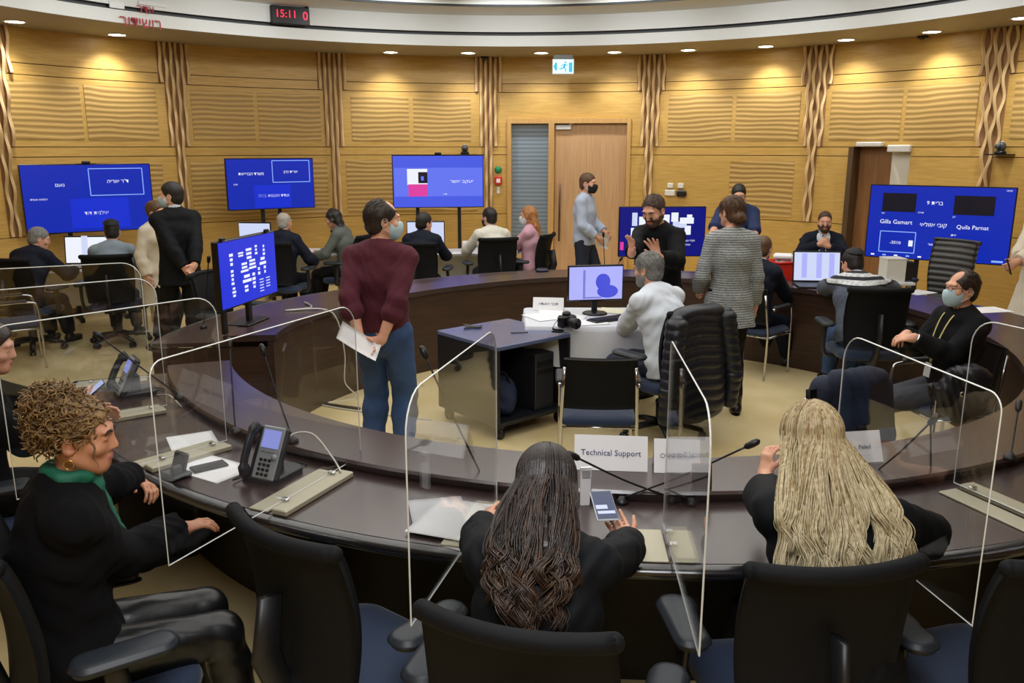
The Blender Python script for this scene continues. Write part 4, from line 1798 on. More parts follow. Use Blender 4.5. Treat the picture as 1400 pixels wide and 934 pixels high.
k = person('behind', 'woman in light coat and black mask standing half hidden behind the man in dark suit', (214, 276), 8.95, face=(.9, -.5), vox=.0095, h=1.6, female=True, head=(10, 5, 0))
top(k, 'coat', m_beige, t=.024, hem=.40, flare=(.05, .05), loose=.014, neck=.02)
trousers(k, m_blackpants)
shoes(k)
hair_short(k, h_brown, g=.02, nape=-.16, back=.03)
mask(k, m_maskb)

# ---- seated at the left wall screen
k = person('greyhair', 'grey-haired man in navy suit sitting at the laptop by the left wall screen', (57, 312), 8.95, face=(.15, 1), sit=.47, lean=18, bend=10, head=(-42, 18, 0), vox=.0085,
           LH=(-.2, .50, .78), RH=(.2, .48, .78))
top(k, 'suit_jacket', m_navy, t=.022, b=1.1, hem=.10, loose=.012, collar=.045, seed=3)
trousers(k, m_navy, loose=.02)
shoes(k)
hair_short(k, h_grey, g=.010)
sit_chair(k, 'black swivel chair of the grey-haired man at the far left laptop', back=.03)
k = person('kippahblue', 'man in grey-blue shirt and skullcap, back turned, at the left wall screen', (152, 302), 9.2, face=(-.25, 1), sit=.47, lean=12, bend=8, head=(6, 10, 0), vox=.0085,
           LH=(-.2, .45, .78), RH=(.2, .42, .78))
top(k, 'shirt', m_greyblue, t=.018, b=1.05, hem=.06, loose=.014, collar=.04, seed=4)
trousers(k, m_dkjeans)
shoes(k)
hair_short(k, h_black, g=.010)
kippah(k, m_maskb)
mask(k, m_maskb)
sit_chair(k, 'black swivel chair of the man in grey-blue shirt', back=.05)

# ---- seated at the second wall screen
k = person('bald', 'balding man in dark suit sitting with his back turned below the second wall screen', (389, 291), 10.3, face=(.2, 1), sit=.47, lean=8, bend=6, head=(-12, 4, 0), vox=.009,
           LH=(-.25, .35, .7), RH=(.28, .30, .70))
top(k, 'suit_jacket', m_navy, t=.024, b=1.08, hem=.10, loose=.013, collar=.04, seed=5)
trousers(k, m_navy, loose=.02)
shoes(k)
hair_short(k, h_silver, g=.006, bald=.95)
sit_chair(k, 'black swivel chair of the balding man, behind the desk-top screen', back=.04)
k = person('longhair', 'woman with long dark hair in grey-green jacket writing on her lap', (451, 287), 10.9, face=(-.9, .2), sit=.47, lean=8, bend=10, head=(8, 18, 0), vox=.009, female=True, h=1.66,
           LH=(-.15, .38, .72), RH=(.12, .40, .74))
top(k, 'jacket', m_olive, t=.022, hem=.12, loose=.013, neck=.02, seed=6)
trousers(k, m_blackpants)
shoes(k)


def longback(L, w=.10, th=.045):
    def f(F, P, s, R):
        F.econe(P(0, -.055, .02), P(0, -.12, -.16), (.085 * s, .06 * s), (w * s, th * s), R[0], .04)
        F.econe(P(0, -.12, -.16), P(0, -.17, -L), (w * s, th * s), (w * .75 * s, th * .6 * s), R[0], .03)
    return f


def hair_long(k, m, L=.36, **kw):
    s = k['s'] * .96
    R = np.array([k['hr'], k['hf'], k['hu']])
    c = k['HC']
    F = SDF(c - .55, c + .25, max(.006, k['vox'] * .8))
    P = lambda x, y, z: c + (k['hr'] * x + k['hf'] * y + k['hu'] * z) * s
    F.ell(P(0, -.022, .032), R, (.086 * s, .106 * s, .102 * s), 0)
    Pb = lambda x, y, z: c + (k['hr'] * x + k['hf'] * y) * s + V3(0, 0, z * s)
    longback(L, **kw)(F, Pb, s, R)
    for sd in (-1, 1):
        F.cone(P(sd * .068, .01, .03), Pb(sd * .082, -.02, -.18), .03 * s, .034 * s, .03)
    F.halfspace(P(0, .045, 0), k['hf'] - k['hu'] * .8, lo=P(0, 0, 0) - .13, hi=P(0, 0, 0) + .16)
    F.wrinkle(.006, 1.4, 3)
    v, q = F.mesh()
    return link_np('hair', v, q, m, k['root'])


hair_long(k, h_black, L=.40)
sit_chair(k, 'black swivel chair of the woman writing on her lap', back=.04)

# ---- seated at the third wall screen
k = person('darkman', 'dark-haired man in dark jacket sitting before the small monitor by the third wall screen', (581, 292), 10.35, face=(.1, 1), sit=.47, lean=12, bend=10, head=(-38, 6, 0), vox=.009,
           LH=(-.2, .45, .78), RH=(.2, .45, .78))
top(k, 'jacket', m_navy, t=.024, b=1.05, hem=.08, loose=.014, collar=.045, seed=7)
trousers(k, m_blackpants)
shoes(k)
hair_short(k, h_black, g=.018)
sit_chair(k, 'black swivel chair of the dark-haired man, just right of the maroon sweater', back=.06)
k = person('creamshirt', 'man in cream shirt and black mask, back turned, beside the woman in pink', (668, 285), 10.8, face=(-.3, 1), sit=.47, lean=6, bend=8, head=(28, 4, 0), vox=.009,
           LH=(-.25, .42, .75), RH=(.22, .30, .72))
top(k, 'shirt', m_cream, t=.018, b=1.04, hem=.08, loose=.016, collar=.04, seed=8)
trousers(k, m_dkjeans)
shoes(k)
hair_short(k, h_black, g=.014)
mask(k, m_maskb)
sit_chair(k, 'black swivel chair of the man in cream shirt', back=.06)
k = person('pink', 'woman with auburn hair in pink sweater and white mask sitting in profile', (721, 282), 11.0, face=(-.88, .35), sit=.47, lean=-2, bend=4, head=(10, 4, 0), vox=.009, female=True, h=1.68,
           LH=(-.05, .34, .70), RH=(.05, .33, .72))
top(k, 'sweater', m_pink, t=.020, hem=.10, loose=.016, neck=.01, seed=9)
trousers(k, m_blackpants)
shoes(k)
hair_long(k, h_auburn, L=.30, w=.095)
mask(k, m_maskw)
sit_chair(k, 'black swivel chair of the woman in pink sweater', back=.05)

# ---- walking past the door
k = person('door', 'man in pale blue shirt and black mask walking past the wooden door with papers', (805, 237), 10.85, face=(.86, -.35), vox=.009, h=1.77, head=(-4, 2, 0),
           LH=(-.1, .26, 1.02), RH=(.12, .22, .98), LF=(-.09, .12, .09), RF=(.09, -.14, .09))
PD = k
top(k, 'shirt', m_ltblue, t=.018, hem=.06, loose=.014, collar=.04, sleeve=.9, seed=10)
trousers(k, m_dkjeans)
shoes(k)
hair_short(k, h_brown, g=.008)
mask(k, m_maskb)

# ---- in the ring at the white table
k = person('gesture', 'bearded man in black sweater raising both palms while he talks', (890, 269), 6.75, face=(-.72, -.70), vox=.007, h=1.74, head=(8, 24, 0), lean=6, bend=4, eyes=True, skin='light',
           hands={1: dict(d=(-.15, .25, .9), n=(.25, .95, .1), curl=.22, spread=.22, thumb=.1), -1: dict(d=(.2, .25, .9), n=(-.25, .95, .1), curl=.22, spread=.22, thumb=.1)},
           W={'R': at(862, 350, 6.42), 'L': at(899, 352, 6.32)}, LE=(-.7, -.3, -1), RE=(.7, -.3, -1))
top(k, 'sweater', m_blackknit, t=.018, b=1.03, hem=.06, loose=.010, neck=.022, seed=11, sleeve=.92)
trousers(k, m_dkjeans)
shoes(k)
hair_short(k, h_shortbrown, g=.006, line=.015, strands=900, slen=.028)
beard(k, h_shortbrown, g=.004)
k = person('whiteshirt', 'grey-haired man in white shirt sitting at the white table with the monitor', (884, 346), 6.1, face=(-.62, .78), sit=.47, lean=10, bend=12, head=(8, 8, 0), vox=.0065, h=1.76,
           W={'L': at(850, 455, 6.42), 'R': at(868, 448, 6.62)}, LE=(-1, -.5, -.4), RE=(1, -.4, -.6), hands={-1: dict(n=(0, 0, -1), curl=.4), 1: dict(n=(0, 0, -1), curl=.4)})
PW = k
top(k, 'shirt', m_whiteshirt, t=.020, b=1.05, hem=.08, loose=.016, collar=.045, seed=12, wr=.005)
trousers(k, m_dkjeans)
shoes(k)
hair_short(k, h_grey, g=.010, nape=-.095, strands=900)
beard(k, h_grey)
sit_chair(k, 'black swivel chair under the quilted jacket, at the white table', back=.02)
PWC = k
k = person('tweed', 'woman standing in grey patterned tweed jacket and black trousers, hair pinned up', (1000, 268), 6.6, face=(-.05, 1), vox=.0065, h=1.70, female=True, head=(22, 4, 0),
           LH=(-.20, .18, .98), RH=(.23, .06, .86), LF=(-.08, .03, .09), RF=(.09, -.06, .09), LE=(-.35, -1, 0), RE=(.3, -1, 0))
top(k, 'tweed_jacket', m_tweed, t=.015, b=1.0, hem=.20, flare=(.035, .045), loose=.012, neck=.012, seed=13, sleeve=.95)
trousers(k, m_blackpants, loose=.004, t=.008)
shoes(k, boot=.06)


def bun_low(F, P, s, R):
    F.ell(P(0, -.105, -.052), R, (.058 * s, .042 * s, .046 * s), .02, noise=hair_noise(.003, 110))


hair_short(k, h_brown, g=.012, nape=-.08, line=.05, extra=bun_low, strands=900, slen=.06)

# ---- far right of the ring
k = person('workshirt', 'man in blue shirt bending over the desk behind the woman in tweed', (1011, 253), 9.75, face=(-.25, -1), vox=.009, h=1.78, lean=14, bend=6, head=(4, 12, 0), build=1.12,
           W={'L': at(1030, 345, 9.35), 'R': at(968, 340, 9.4)}, LE=(-1, -.2, .2), RE=(1, -.2, .2))
top(k, 'shirt', m_blue, t=.022, b=1.12, hem=.10, loose=.016, collar=.04, seed=14, sleeve=.55)
trousers(k, m_dkjeans)
shoes(k)
hair_short(k, h_black, g=.012)
glasses(k, m_black)
mask(k, m_maskb, drop=.02)
k = person('navysuit', 'man in navy suit sitting beyond the woman in tweed, facing the red basket', (1046, 324), 7.85, face=(.70, .72), sit=.46, lean=2, bend=8, head=(8, 12, 0), vox=.008,
           LH=(-.15, .42, .66), RH=(.12, .40, .64), LF=(-.1, .52, .09), RF=(.12, .44, .09))
top(k, 'suit_jacket', m_navy, t=.022, hem=.11, loose=.013, collar=.042, seed=15)
top(k, 'shirt', m_whiteshirt, t=.008, hem=.02, sleeve=.3, collar=.058, wr=0)
trousers(k, m_navy, loose=.02)
shoes(k)
hair_short(k, h_brown, g=.010)
glasses(k, m_black)
sit_chair(k, 'four-legged visitor chair of the man in navy suit', visitor_chair, back=.0)
k = person('beard', 'bearded man in dark suit and tie holding his hands together before his chin', (1129, 290), 10.0, face=(-.30, -.95), sit=.47, lean=-3, bend=8, head=(4, 6, 0), vox=.009,
           LH=(-.05, .27, .98), RH=(.05, .27, 1.0), LE=(-1, .1, -.8), RE=(1, .1, -.8), hands={-1: dict(d=(.7, .1, .3), n=(0, -1, 0), curl=.8), 1: dict(d=(-.7, .1, .3), n=(0, -1, 0), curl=.8)})
top(k, 'suit_jacket', m_navy, t=.022, b=1.05, hem=.10, loose=.013, collar=.042, seed=16, vopen=(.11, .36))
sh = top(k, 'shirt', m_whiteshirt, t=.009, hem=.02, sleeve=.3, collar=.058, wr=0)
b = MB()
a0, a1, a2 = k['P3'] + k['F2'] * .095, k['P2'] + k['F2'] * .150, k['P1'] + k['F1'] * .150
b.tube([a0, (a0 + a1) / 2 + k['F2'] * .01, a1, a2], [.014, .022, .032, .036], 8, flat=(.3, 1), up=tuple(k['F2']))
b.build('tie', mat('navy_tie', rgb(30, 40, 78), .5), sh)
trousers(k, m_navy)
shoes(k)
hair_short(k, h_shortbrown, g=.007, line=.014)
beard(k, h_shortbrown, g=.004)
sit_chair(k, 'black swivel chair of the bearded man beyond the red basket', back=.04)

# knitted sweater with a light yoke: bands written in the cloth
m_nordic = mat('patterned_knit', rgb(96, 106, 122), .9)
nt = m_nordic.node_tree
tcn = nt.nodes.new('ShaderNodeTexCoord')
sx = nt.nodes.new('ShaderNodeSeparateXYZ')
cr = nt.nodes.new('ShaderNodeValToRGB')
cr.color_ramp.interpolation = 'CONSTANT'
mr = nt.nodes.new('ShaderNodeMapRange')
mr.inputs[1].default_value = .72
mr.inputs[2].default_value = 1.22
el = cr.color_ramp.elements
el[0].position, el[0].color = 0.0, rgb(88, 96, 112)
el[1].position, el[1].color = 0.46, rgb(34, 36, 44)
for p_, c_ in ((.50, rgb(216, 218, 220)), (.57, rgb(40, 42, 50)), (.62, rgb(220, 222, 224)), (.67, rgb(48, 50, 58)), (.70, rgb(206, 208, 212)), (.74, rgb(40, 42, 50)), (.79, rgb(112, 124, 146))):
    e_ = el.new(p_)
    e_.color = c_
vor = nt.nodes.new('ShaderNodeTexChecker')
vor.inputs['Scale'].default_value = 34
mxc = nt.nodes.new('ShaderNodeMix')
mxc.data_type = 'RGBA'
mxc.blend_type = 'MULTIPLY'
mxc.inputs[0].default_value = 0.35
nt.links.new(tcn.outputs['Object'], sx.inputs[0])
nt.links.new(tcn.outputs['Object'], vor.inputs['Vector'])
nt.links.new(sx.outputs[2], mr.inputs[0])
nt.links.new(mr.outputs[0], cr.inputs[0])
nt.links.new(cr.outputs[0], mxc.inputs[6])
nt.links.new(vor.outputs[0], mxc.inputs[7])
nt.links.new(mxc.outputs[2], nt.nodes['Principled BSDF'].inputs['Base Color'])
k = person('nordic', 'man in patterned knit sweater and black skullcap, back turned, at the laptop', (1163, 342), 7.3, face=(.12, 1), sit=.47, lean=22, bend=16, head=(22, 18, 0), vox=.007, h=1.76,
           W={'L': at(1122, 396, 7.75), 'R': at(1232, 398, 7.65)}, LE=(-1, -.5, .1), RE=(1, -.5, .1), hands={-1: dict(n=(0, 0, -1)), 1: dict(n=(0, 0, -1))})
top(k, 'knit_sweater', m_nordic, t=.024, b=1.10, hem=.08, loose=.016, neck=.02, seed=17)
trousers(k, m_jeans)
shoes(k)
hair_short(k, h_black, g=.012)
kippah(k, m_maskb)
PK = k
office_chair(k['loc'].x + .02, k['loc'].y - .10, .05, 1, 'big black swivel chair of the man in patterned knit sweater')

k = person('lanyard', 'man in black blazer with blue mask, glasses and lanyard sitting cross-legged inside the ring', (1318, 371), 5.4, face=(-.96, -.18), sit=.45, lean=-7, bend=4, head=(-2, -2, 0), vox=.0065, h=1.78,
           W={'L': at(1250, 462, 5.22), 'R': at(1240, 457, 5.36)}, LE=(-.6, -.8, -.9), RE=(.6, -.8, -.9), LF=(.10, .70, .36), RF=(.10, .50, .09), LK=(-.25, .6, 1), RK=(.1, 1, .3),
           hands={-1: dict(d=(.5, .8, -.1), n=(.2, -.3, -1), curl=.5), 1: dict(d=(-.4, .8, -.1), n=(0, -.2, -1), curl=.5)}, LD=(.1, .9, -.35))
PL = k
top(k, 'blazer', m_blackknit, t=.020, b=1.03, hem=.10, loose=.013, collar=.045, seed=18, vopen=(.05, .26))
top(k, 'shirt', mat('black_shirt', rgb(24, 26, 34), .8), t=.009, hem=.02, sleeve=.3, neck=.015, wr=0)
trousers(k, m_gtrousers, loose=.014)
shoes(k, dirs={-1: (.1, .9, -.35), 1: (.15, 1, 0)})
hair_short(k, h_dkbrown, g=.009, bald=.58, strands=700)
mask(k, m_mask)
glasses(k, m_black)
b = MB()
n1, n2 = k['P3'] + k['u2'] * .035 + k['X2'] * .05, k['P3'] + k['u2'] * .035 - k['X2'] * .05
low = k['P1'] + k['F1'] * .172 + k['u1'] * .02
c1 = k['P2'] + k['F2'] * .166
for a in (n1, n2):
    sg = 1 if a is n1 else -1
    b.tube(smooth_path([k['P3'] + k['u2'] * .05 - k['F2'] * .06 + k['X2'] * .02 * sg, a, k['P3'] + k['F2'] * .104 + k['X2'] * .045 * sg - k['u2'] * .03, c1 + k['X2'] * .03 * sg, low + k['X2'] * .004 * sg], 6), .0045, 6, flat=(.4, 1.3))
lo_ = b.build('lanyard', mat('lanyard_yellow', rgb(206, 190, 120), .6), k['root'])
b = MB()
M = frame_M(low - k['u1'] * .05 + k['F1'] * .01, k['X1'], k['u1'])
b.box((0, 0, 0), (.06, .005, .095), M, bev=.002)
b.build('name_badge', mat('badge_white', rgb(226, 228, 230), .4), lo_)
b = MB()
d_ = unit(k['W'][-1] - k['E'][-1])
wc = k['W'][-1] - d_ * .015
o1 = unit(np.cross(d_, V3(0, 0, 1)))
o2 = np.cross(o1, d_)
b.tube([wc + (o1 * math.cos(a) + o2 * math.sin(a)) * .033 for a in np.linspace(0, 2 * math.pi, 18, endpoint=False)], .009, 6, closed=True, flat=(.4, 1))
b.build('wristwatch', m_chrome, k['root'])
visitor_chair(k['loc'].x + .02, k['loc'].y, -.96, -.18, 'visitor chair with blue seat under the cross-legged man with lanyard')

k = person('rightedge', 'person in pale beige coat holding up a phone, cut off by the right edge', None, pos=(4.92, 7.75), face=(-.9, -.2), vox=.009, h=1.74, head=(10, 10, 0),
           W={'L': at(1386, 362, 7.45), 'R': at(1392, 352, 7.6)}, LE=(-.6, -.3, -1), RE=(.6, -.3, -1), hands={-1: dict(curl=.7), 1: dict(curl=.7)})
PR = k
top(k, 'coat', m_beige, t=.028, hem=.38, flare=(.08, .08), loose=.018, collar=.04, seed=19, vopen=(.06, .5))
top(k, 'shirt', mat('navy_top', rgb(32, 36, 62), .8), t=.010, hem=.10, sleeve=.3, neck=.01, wr=0)
trousers(k, m_blackpants)
shoes(k)
hair_short(k, h_dkbrown, g=.012)
# ------------------------------------------------------------------ the people in the near row
h_blond = mat('hair_blond', rgb(206, 194, 158), 0.42, noise=(22, rgb(160, 142, 106), (5, 5, .35)), bump=(60, 0.25))
h_blondroot = mat('hair_blond_root', rgb(122, 98, 62), 0.45, noise=(22, rgb(188, 168, 126), (5, 5, .5)), bump=(60, 0.25))
h_wavy = mat('hair_wavy_brown', rgb(21, 16, 14), 0.38, noise=(9, rgb(42, 30, 24), (2, 2, 1)), bump=(70, 0.25))
h_wavytip = mat('hair_wavy_tips', rgb(78, 56, 40), 0.4, noise=(14, rgb(42, 30, 24), (2, 2, 1)), bump=(70, 0.25))
h_curly = mat('hair_curly', rgb(76, 54, 34), 0.5, noise=(24, rgb(148, 116, 70), (2, 2, 2)), bump=(60, 0.25))


def hanging_hair(k, m_main, m_tip, n, spread, length, wave, freq, shift=0.0, rad=.0075, part=.0, back=.125, seed=5, tipfrom=.55, taper=.3):
    """Locks that leave the scalp, follow the skull, then lie down the back; their lower stretch may be lighter."""
    rg = np.random.default_rng(seed)
    s = k['s'] * .96
    c, r, f, u = k['HC'], k['hr'], k['hf'], k['hu']
    P = lambda x, y, z: c + (r * x + f * y + u * z) * s
    b = MB()
    nc = 44
    cl = [((rg.random() * 2 - 1) * 2.0, rg.random() * 6.3, rg.random() * 6.3, .72 + .34 * rg.random(), .7 + .6 * rg.random(), rg.normal() * .25) for _ in range(nc)]
    for i in range(n):
        cphi, cp1, cp2, cL, cW, cx = cl[i % nc]
        phi = cphi + rg.normal() * .12
        lay = rg.random()
        e0 = 1.45 - .15 * rg.random()
        pts = []
        grow = .004 + .016 * lay
        for t in np.linspace(0, 1, 6):
            el = e0 + (-.10 - e0) * t
            x, y, z = math.sin(phi) * math.cos(el), -math.cos(phi) * math.cos(el), math.sin(el)
            pts.append(P(x * (.077 + grow) + part * (1 - t), -.012 + y * (.098 + grow), .026 + z * (.091 + grow)))
        L = length * cL * (.97 + .04 * rg.random()) * (1 - .28 * abs(math.sin(phi)))
        xs = math.sin(cphi) * spread * .85 + cx * spread * .3 + rg.normal() * .005 + shift
        nb = 12
        st = pts[-1]
        wa = wave * cW
        jx, jy = rg.normal() * .0045, rg.normal() * .004
        for j in range(1, nb + 1):
            t = j / nb
            e = k['P3'] - k['u2'] * (L * t - .02) * s + k['X2'] * xs * (1.0 - taper * t) - k['F2'] * (back - .03 * (1 - abs(math.cos(phi * .7))) + .030 * lay) * s
            w = min(1, t * 2.6)
            p = st * (1 - w) + e * w - V3(0, 0, .10 * t * (1 - w))
            q = wa * min(1, t * 1.6)
            p = p + k['X2'] * (q * math.sin(freq * t * 6.28 + cp1) + jx * t * 2) + k['F2'] * (q * .7 * math.sin(freq * t * 6.28 + cp2) + jy * t * 2)
            pts.append(p)
        pts = smooth_path(pts, 2)
        N = len(pts)
        rr = [rad * (.7 + .5 * lay) * (1 if a < N * .75 else 1 - .85 * (a - N * .75) / (N * .25)) for a in range(N)]
        cut = int(N * (tipfrom + .55 * (rg.random() - .5)))
        b.tube(pts[:cut + 1], rr[:cut + 1], 4, 0)
        b.tube(pts[cut:], rr[cut:], 4, 1)
    # the mass beneath
    F = SDF(c - .6, c + .25, .007)
    R = k['HR']
    F.ell(P(0, -.014, .028), R, (.077 * s, .098 * s, .092 * s), 0)
    F.econe(P(0, -.03, -.02), k['P3'] - k['F2'] * (back - .045) * s - k['u2'] * .04, (.088 * s, .06 * s), (spread * .55, .03 * s), k['X2'], .04)
    F.econe(k['P3'] - k['F2'] * (back - .045) * s - k['u2'] * .04 + k['X2'] * shift * .5, k['P3'] - k['F2'] * (back - .02) * s - k['u2'] * length * .55 * s + k['X2'] * shift, (spread * .55, .03 * s), (spread * .35, .012), k['X2'], .03)
    F.halfspace(P(0, .05, 0), f - u * .8, lo=c - .14, hi=c + .16)
    v, q = F.mesh()
    b.add([tuple(x) for x in v], [tuple(int(i) for i in w) for w in q], 0, True)
    return b.build('hair', [m_main, m_tip], k['root'])


# ---- woman with wavy dark hair, centre
k = person('wavy', 'woman with long wavy dark brown hair in black top, seen from behind, holding a phone', (748, 613), face=(.14, .99), sit=.47, lean=20, bend=16, head=(4, 34, 0), vox=.006, female=True, h=1.70,
           W={'R': (.40, 2.62, .80), 'L': (-.10, 2.72, .82)}, LE=(-1, -.3, -.4), RE=(1, -.2, -.4), skin='light',
           hands={1: dict(d=(-.35, .85, .1), n=(-.5, .1, .8), curl=.35), -1: dict(d=(.1, .9, .35), n=(.6, 0, -.6), curl=.5)})
KW = k
top(k, 'top', m_tealblack, t=.016, b=1.08, hem=.10, loose=.012, seed=21, wr=.004, neck=.0)
trousers(k, m_blackpants)
shoes(k)
hanging_hair(k, h_wavy, h_wavytip, 2800, .150, .345, .026, 1.5, shift=-.015, rad=.0021, seed=5, taper=.45)

# ---- woman with long blond hair
k = person('blond', 'woman with long blond hair in black short-sleeved top, seen from behind, hand at her chin', (1106, 551), face=(-.10, .99), sit=.47, lean=18, bend=10, head=(14, 12, 4), vox=.006, female=True, h=1.72,
           W={'L': at(1046, 648, 2.95), 'R': (1.28, 2.75, .79)}, LE=(-1, -.6, -1.2), RE=(1, -.3, -.3), skin='light',
           hands={-1: dict(d=(.1, .2, .95), n=(.9, .2, 0), curl=.7), 1: dict(d=(-.5, .8, 0), n=(0, 0, -1), curl=.3)})
KB = k
top(k, 'top', m_tealblack, t=.016, b=1.08, hem=.10, sleeve=.5, loose=.022, seed=22, wr=.004, neck=.0)
trousers(k, m_blackpants)
shoes(k)
hanging_hair(k, h_blondroot, h_blond, 3000, .185, .40, .016, 1.5, shift=.0, rad=.0022, seed=9, tipfrom=.34, taper=-.05)

# ---- woman with curly hair, left
k = person('curly', 'woman with curly pinned-up hair, black coat and green scarf sitting in profile at the desk', (108, 545), face=(.82, .57), sit=.47, lean=-2, bend=10, head=(-22, 6, 0), vox=.006, female=True, h=1.72, skin='tan', eyes=True,
           W={'R': (-1.16, 2.70, .80), 'L': (-1.45, 3.02, .86)}, LE=(-1, -.6, -.5), RE=(.25, -.5, -1), LF=(-.08, .36, .10), RF=(.10, .42, .10),
           hands={1: dict(d=(.1, .9, .15), n=(0, .1, -1), curl=.45), -1: dict(d=(.75, .5, -.2), n=(.2, -.3, -.9), curl=.6, spread=.14)})
KC = k
top(k, 'coat', m_blackwool, t=.026, b=1.04, hem=.20, flare=(.03, .05), loose=.018, collar=.05, seed=23, wr=.006)
trousers(k, m_leatherpants, t=.012, loose=.004, wr=.002)
shoes(k, boot=.10, heel=.04)
s = k['s']
F = SDF(k['P3'] - .25, k['P3'] + .2, .006)
for a in np.linspace(0, 6.283, 14, endpoint=False):
    p = k['P3'] + k['u2'] * .045 * s + (k['X2'] * math.cos(a) * .066 + k['F2'] * (math.sin(a) * .062 + .012)) * s
    F.ell(p, np.eye(3), (.024, .024, .022), .02)
for sg in (-1, 1):
    F.cone(k['P3'] + k['F2'] * .075 + k['X2'] * .035 * sg, k['P2'] + k['F2'] * .155 + k['X2'] * .02 * sg - k['u2'] * .02, .030, .036, .03)
F.wrinkle(.005, 1.8, 4)
v, q = F.mesh()
link_np('scarf', v, q, m_green, k['root'])
c, r_, f_, u_ = k['HC'], k['hr'], k['hf'], k['hu']
P = lambda x, y, z: c + (r_ * x + f_ * y + u_ * z) * s * .96
b = MB()
rg = np.random.default_rng(31)


def curl(b, p, ax, L, R, turns, rad):
    ax = unit(ax)
    o1 = unit(np.cross(ax, V3(.3, .5, .8)))
    o2 = np.cross(ax, o1)
    ph = rg.random() * 6.28
    n = int(turns * 7)
    pts = [p + ax * L * t / n + (o1 * math.cos(ph + 6.28 * turns * t / n) + o2 * math.sin(ph + 6.28 * turns * t / n)) * R * (1 - .3 * t / n) for t in range(n + 1)]
    b.tube(pts, [rad * (1 - .5 * i / n) for i in range(n + 1)], 4)


for i in range(900):
    phi = (rg.random() * 2 - 1) * 2.5
    el = math.asin(-.45 + 1.42 * rg.random())
    yf, zu = -math.cos(phi) * math.cos(el) * .1, .03 + .096 * math.sin(el)
    if yf - .9 * zu > .018 or (abs(phi) > 1.35 and zu < .035):
        continue
    x, y, z = math.sin(phi) * math.cos(el), -math.cos(phi) * math.cos(el), math.sin(el)
    p = P(x * .078, -.014 + y * .100, .030 + z * .096)
    nrm = r_ * x + f_ * y + u_ * z
    ax = nrm * .15 + np.cross(nrm, V3(rg.normal(), rg.normal(), rg.normal())) * .8 - f_ * .5 + V3(0, 0, -.1)
    curl(b, p, ax, .045 + .03 * rg.random(), .007 + .006 * rg.random(), 1.3 + rg.random(), .0042)
bc = P(0, -.085, .085)
for i in range(380):
    n_ = unit(rg.normal(size=3))
    curl(b, bc + n_ * .044, n_ * .5 + np.cross(n_, rg.normal(size=3)) * .8, .04 + .03 * rg.random(), .008 + .007 * rg.random(), 1.4 + rg.random(), .0036)
for sg in (-1, 1):
    curl(b, P(sg * .074, .045, .045), V3(0, 0, -1) + f_ * .1, .12, .007, 2.0, .003)
F = SDF(c - .25, c + .25, .006)
R = k['HR']
F.ell(P(0, -.018, .032), R, (.080, .101, .096), 0, noise=hair_noise(.003, 110))
F.ell(bc, R, (.048, .048, .048), .03)
F.halfspace(P(0, .024, 0), f_ - u_ * .9)
F.halfspace(P(0, 0, -.075), f_ * .3 - u_)
for sg in (-1, 1):
    F.ell(P(sg * .09, -.004, -.024), R, (.024, .026, .036), .006, carve=True)
v, q = F.mesh()
b.add([tuple(x) for x in v], [tuple(int(i) for i in w) for w in q], 0, True)
b.build('hair', h_curly, k['root'])
b = MB()
ec = P(.081, -.010, -.062)
b.tube([ec + (u_ * math.cos(a) + f_ * math.sin(a)) * .014 - u_ * .008 for a in np.linspace(0, 6.283, 16, endpoint=False)], .0022, 6, closed=True)
b.build('earring', mat('gold', rgb(206, 168, 90), .25, .9), k['root'])
office_chair(k['loc'].x, k['loc'].y, .82, .57, 'black swivel chair under the curly-haired woman in black coat')

# ---- person cut by the left edge, with a phone in the hand
k = person('leftedge', 'person in black with short brown hair holding a phone, cut off by the left edge', (-12, 442), face=(.85, .52), sit=.47, lean=2, bend=10, head=(-12, 10, 0), vox=.0075, female=True, h=1.68,
           W={'R': (-2.02, 3.66, .95), 'L': (-2.05, 3.95, .84)}, LE=(-1, -.5, -.5), RE=(1, -.5, -.8), hands={1: dict(d=(.35, .85, .35), n=(-.8, .3, .3), curl=.5)})
KL = k
top(k, 'coat', m_blackwool, t=.030, hem=.14, loose=.016, collar=.04, seed=24)
trousers(k, m_blackpants)
shoes(k)
hair_short(k, h_dkbrown, g=.022, nape=-.12, back=.02)
sit_chair(k, 'black swivel chair under the person cut off by the left edge', back=.02)
# ------------------------------------------------------------------ screens
m_bezel = mat('screen_bezel', rgb(12, 12, 15), 0.3)
S_BLUE = screen_mat('screen_blue', rgb(4, 38, 172), 1.0)
S_BLUE2 = screen_mat('screen_blue_lit', rgb(70, 90, 226), 1.0)
S_BLUE3 = screen_mat('screen_violet', rgb(98, 116, 240), 1.0)
S_DEEP = screen_mat('screen_deep', rgb(8, 14, 120), 1.0)
S_WHITE = screen_mat('screen_white', rgb(238, 242, 252), 1.0)
S_LINE = screen_mat('screen_line', rgb(140, 176, 250), 1.0)
S_DARK = screen_mat('screen_dark', rgb(10, 8, 22), 1.0)
S_PINK = screen_mat('screen_pink', rgb(222, 60, 160), 1.0)
S_LAV = screen_mat('screen_lavender', rgb(176, 178, 250), 1.0)
S_GREYV = screen_mat('screen_pale', rgb(206, 216, 246), 1.0)


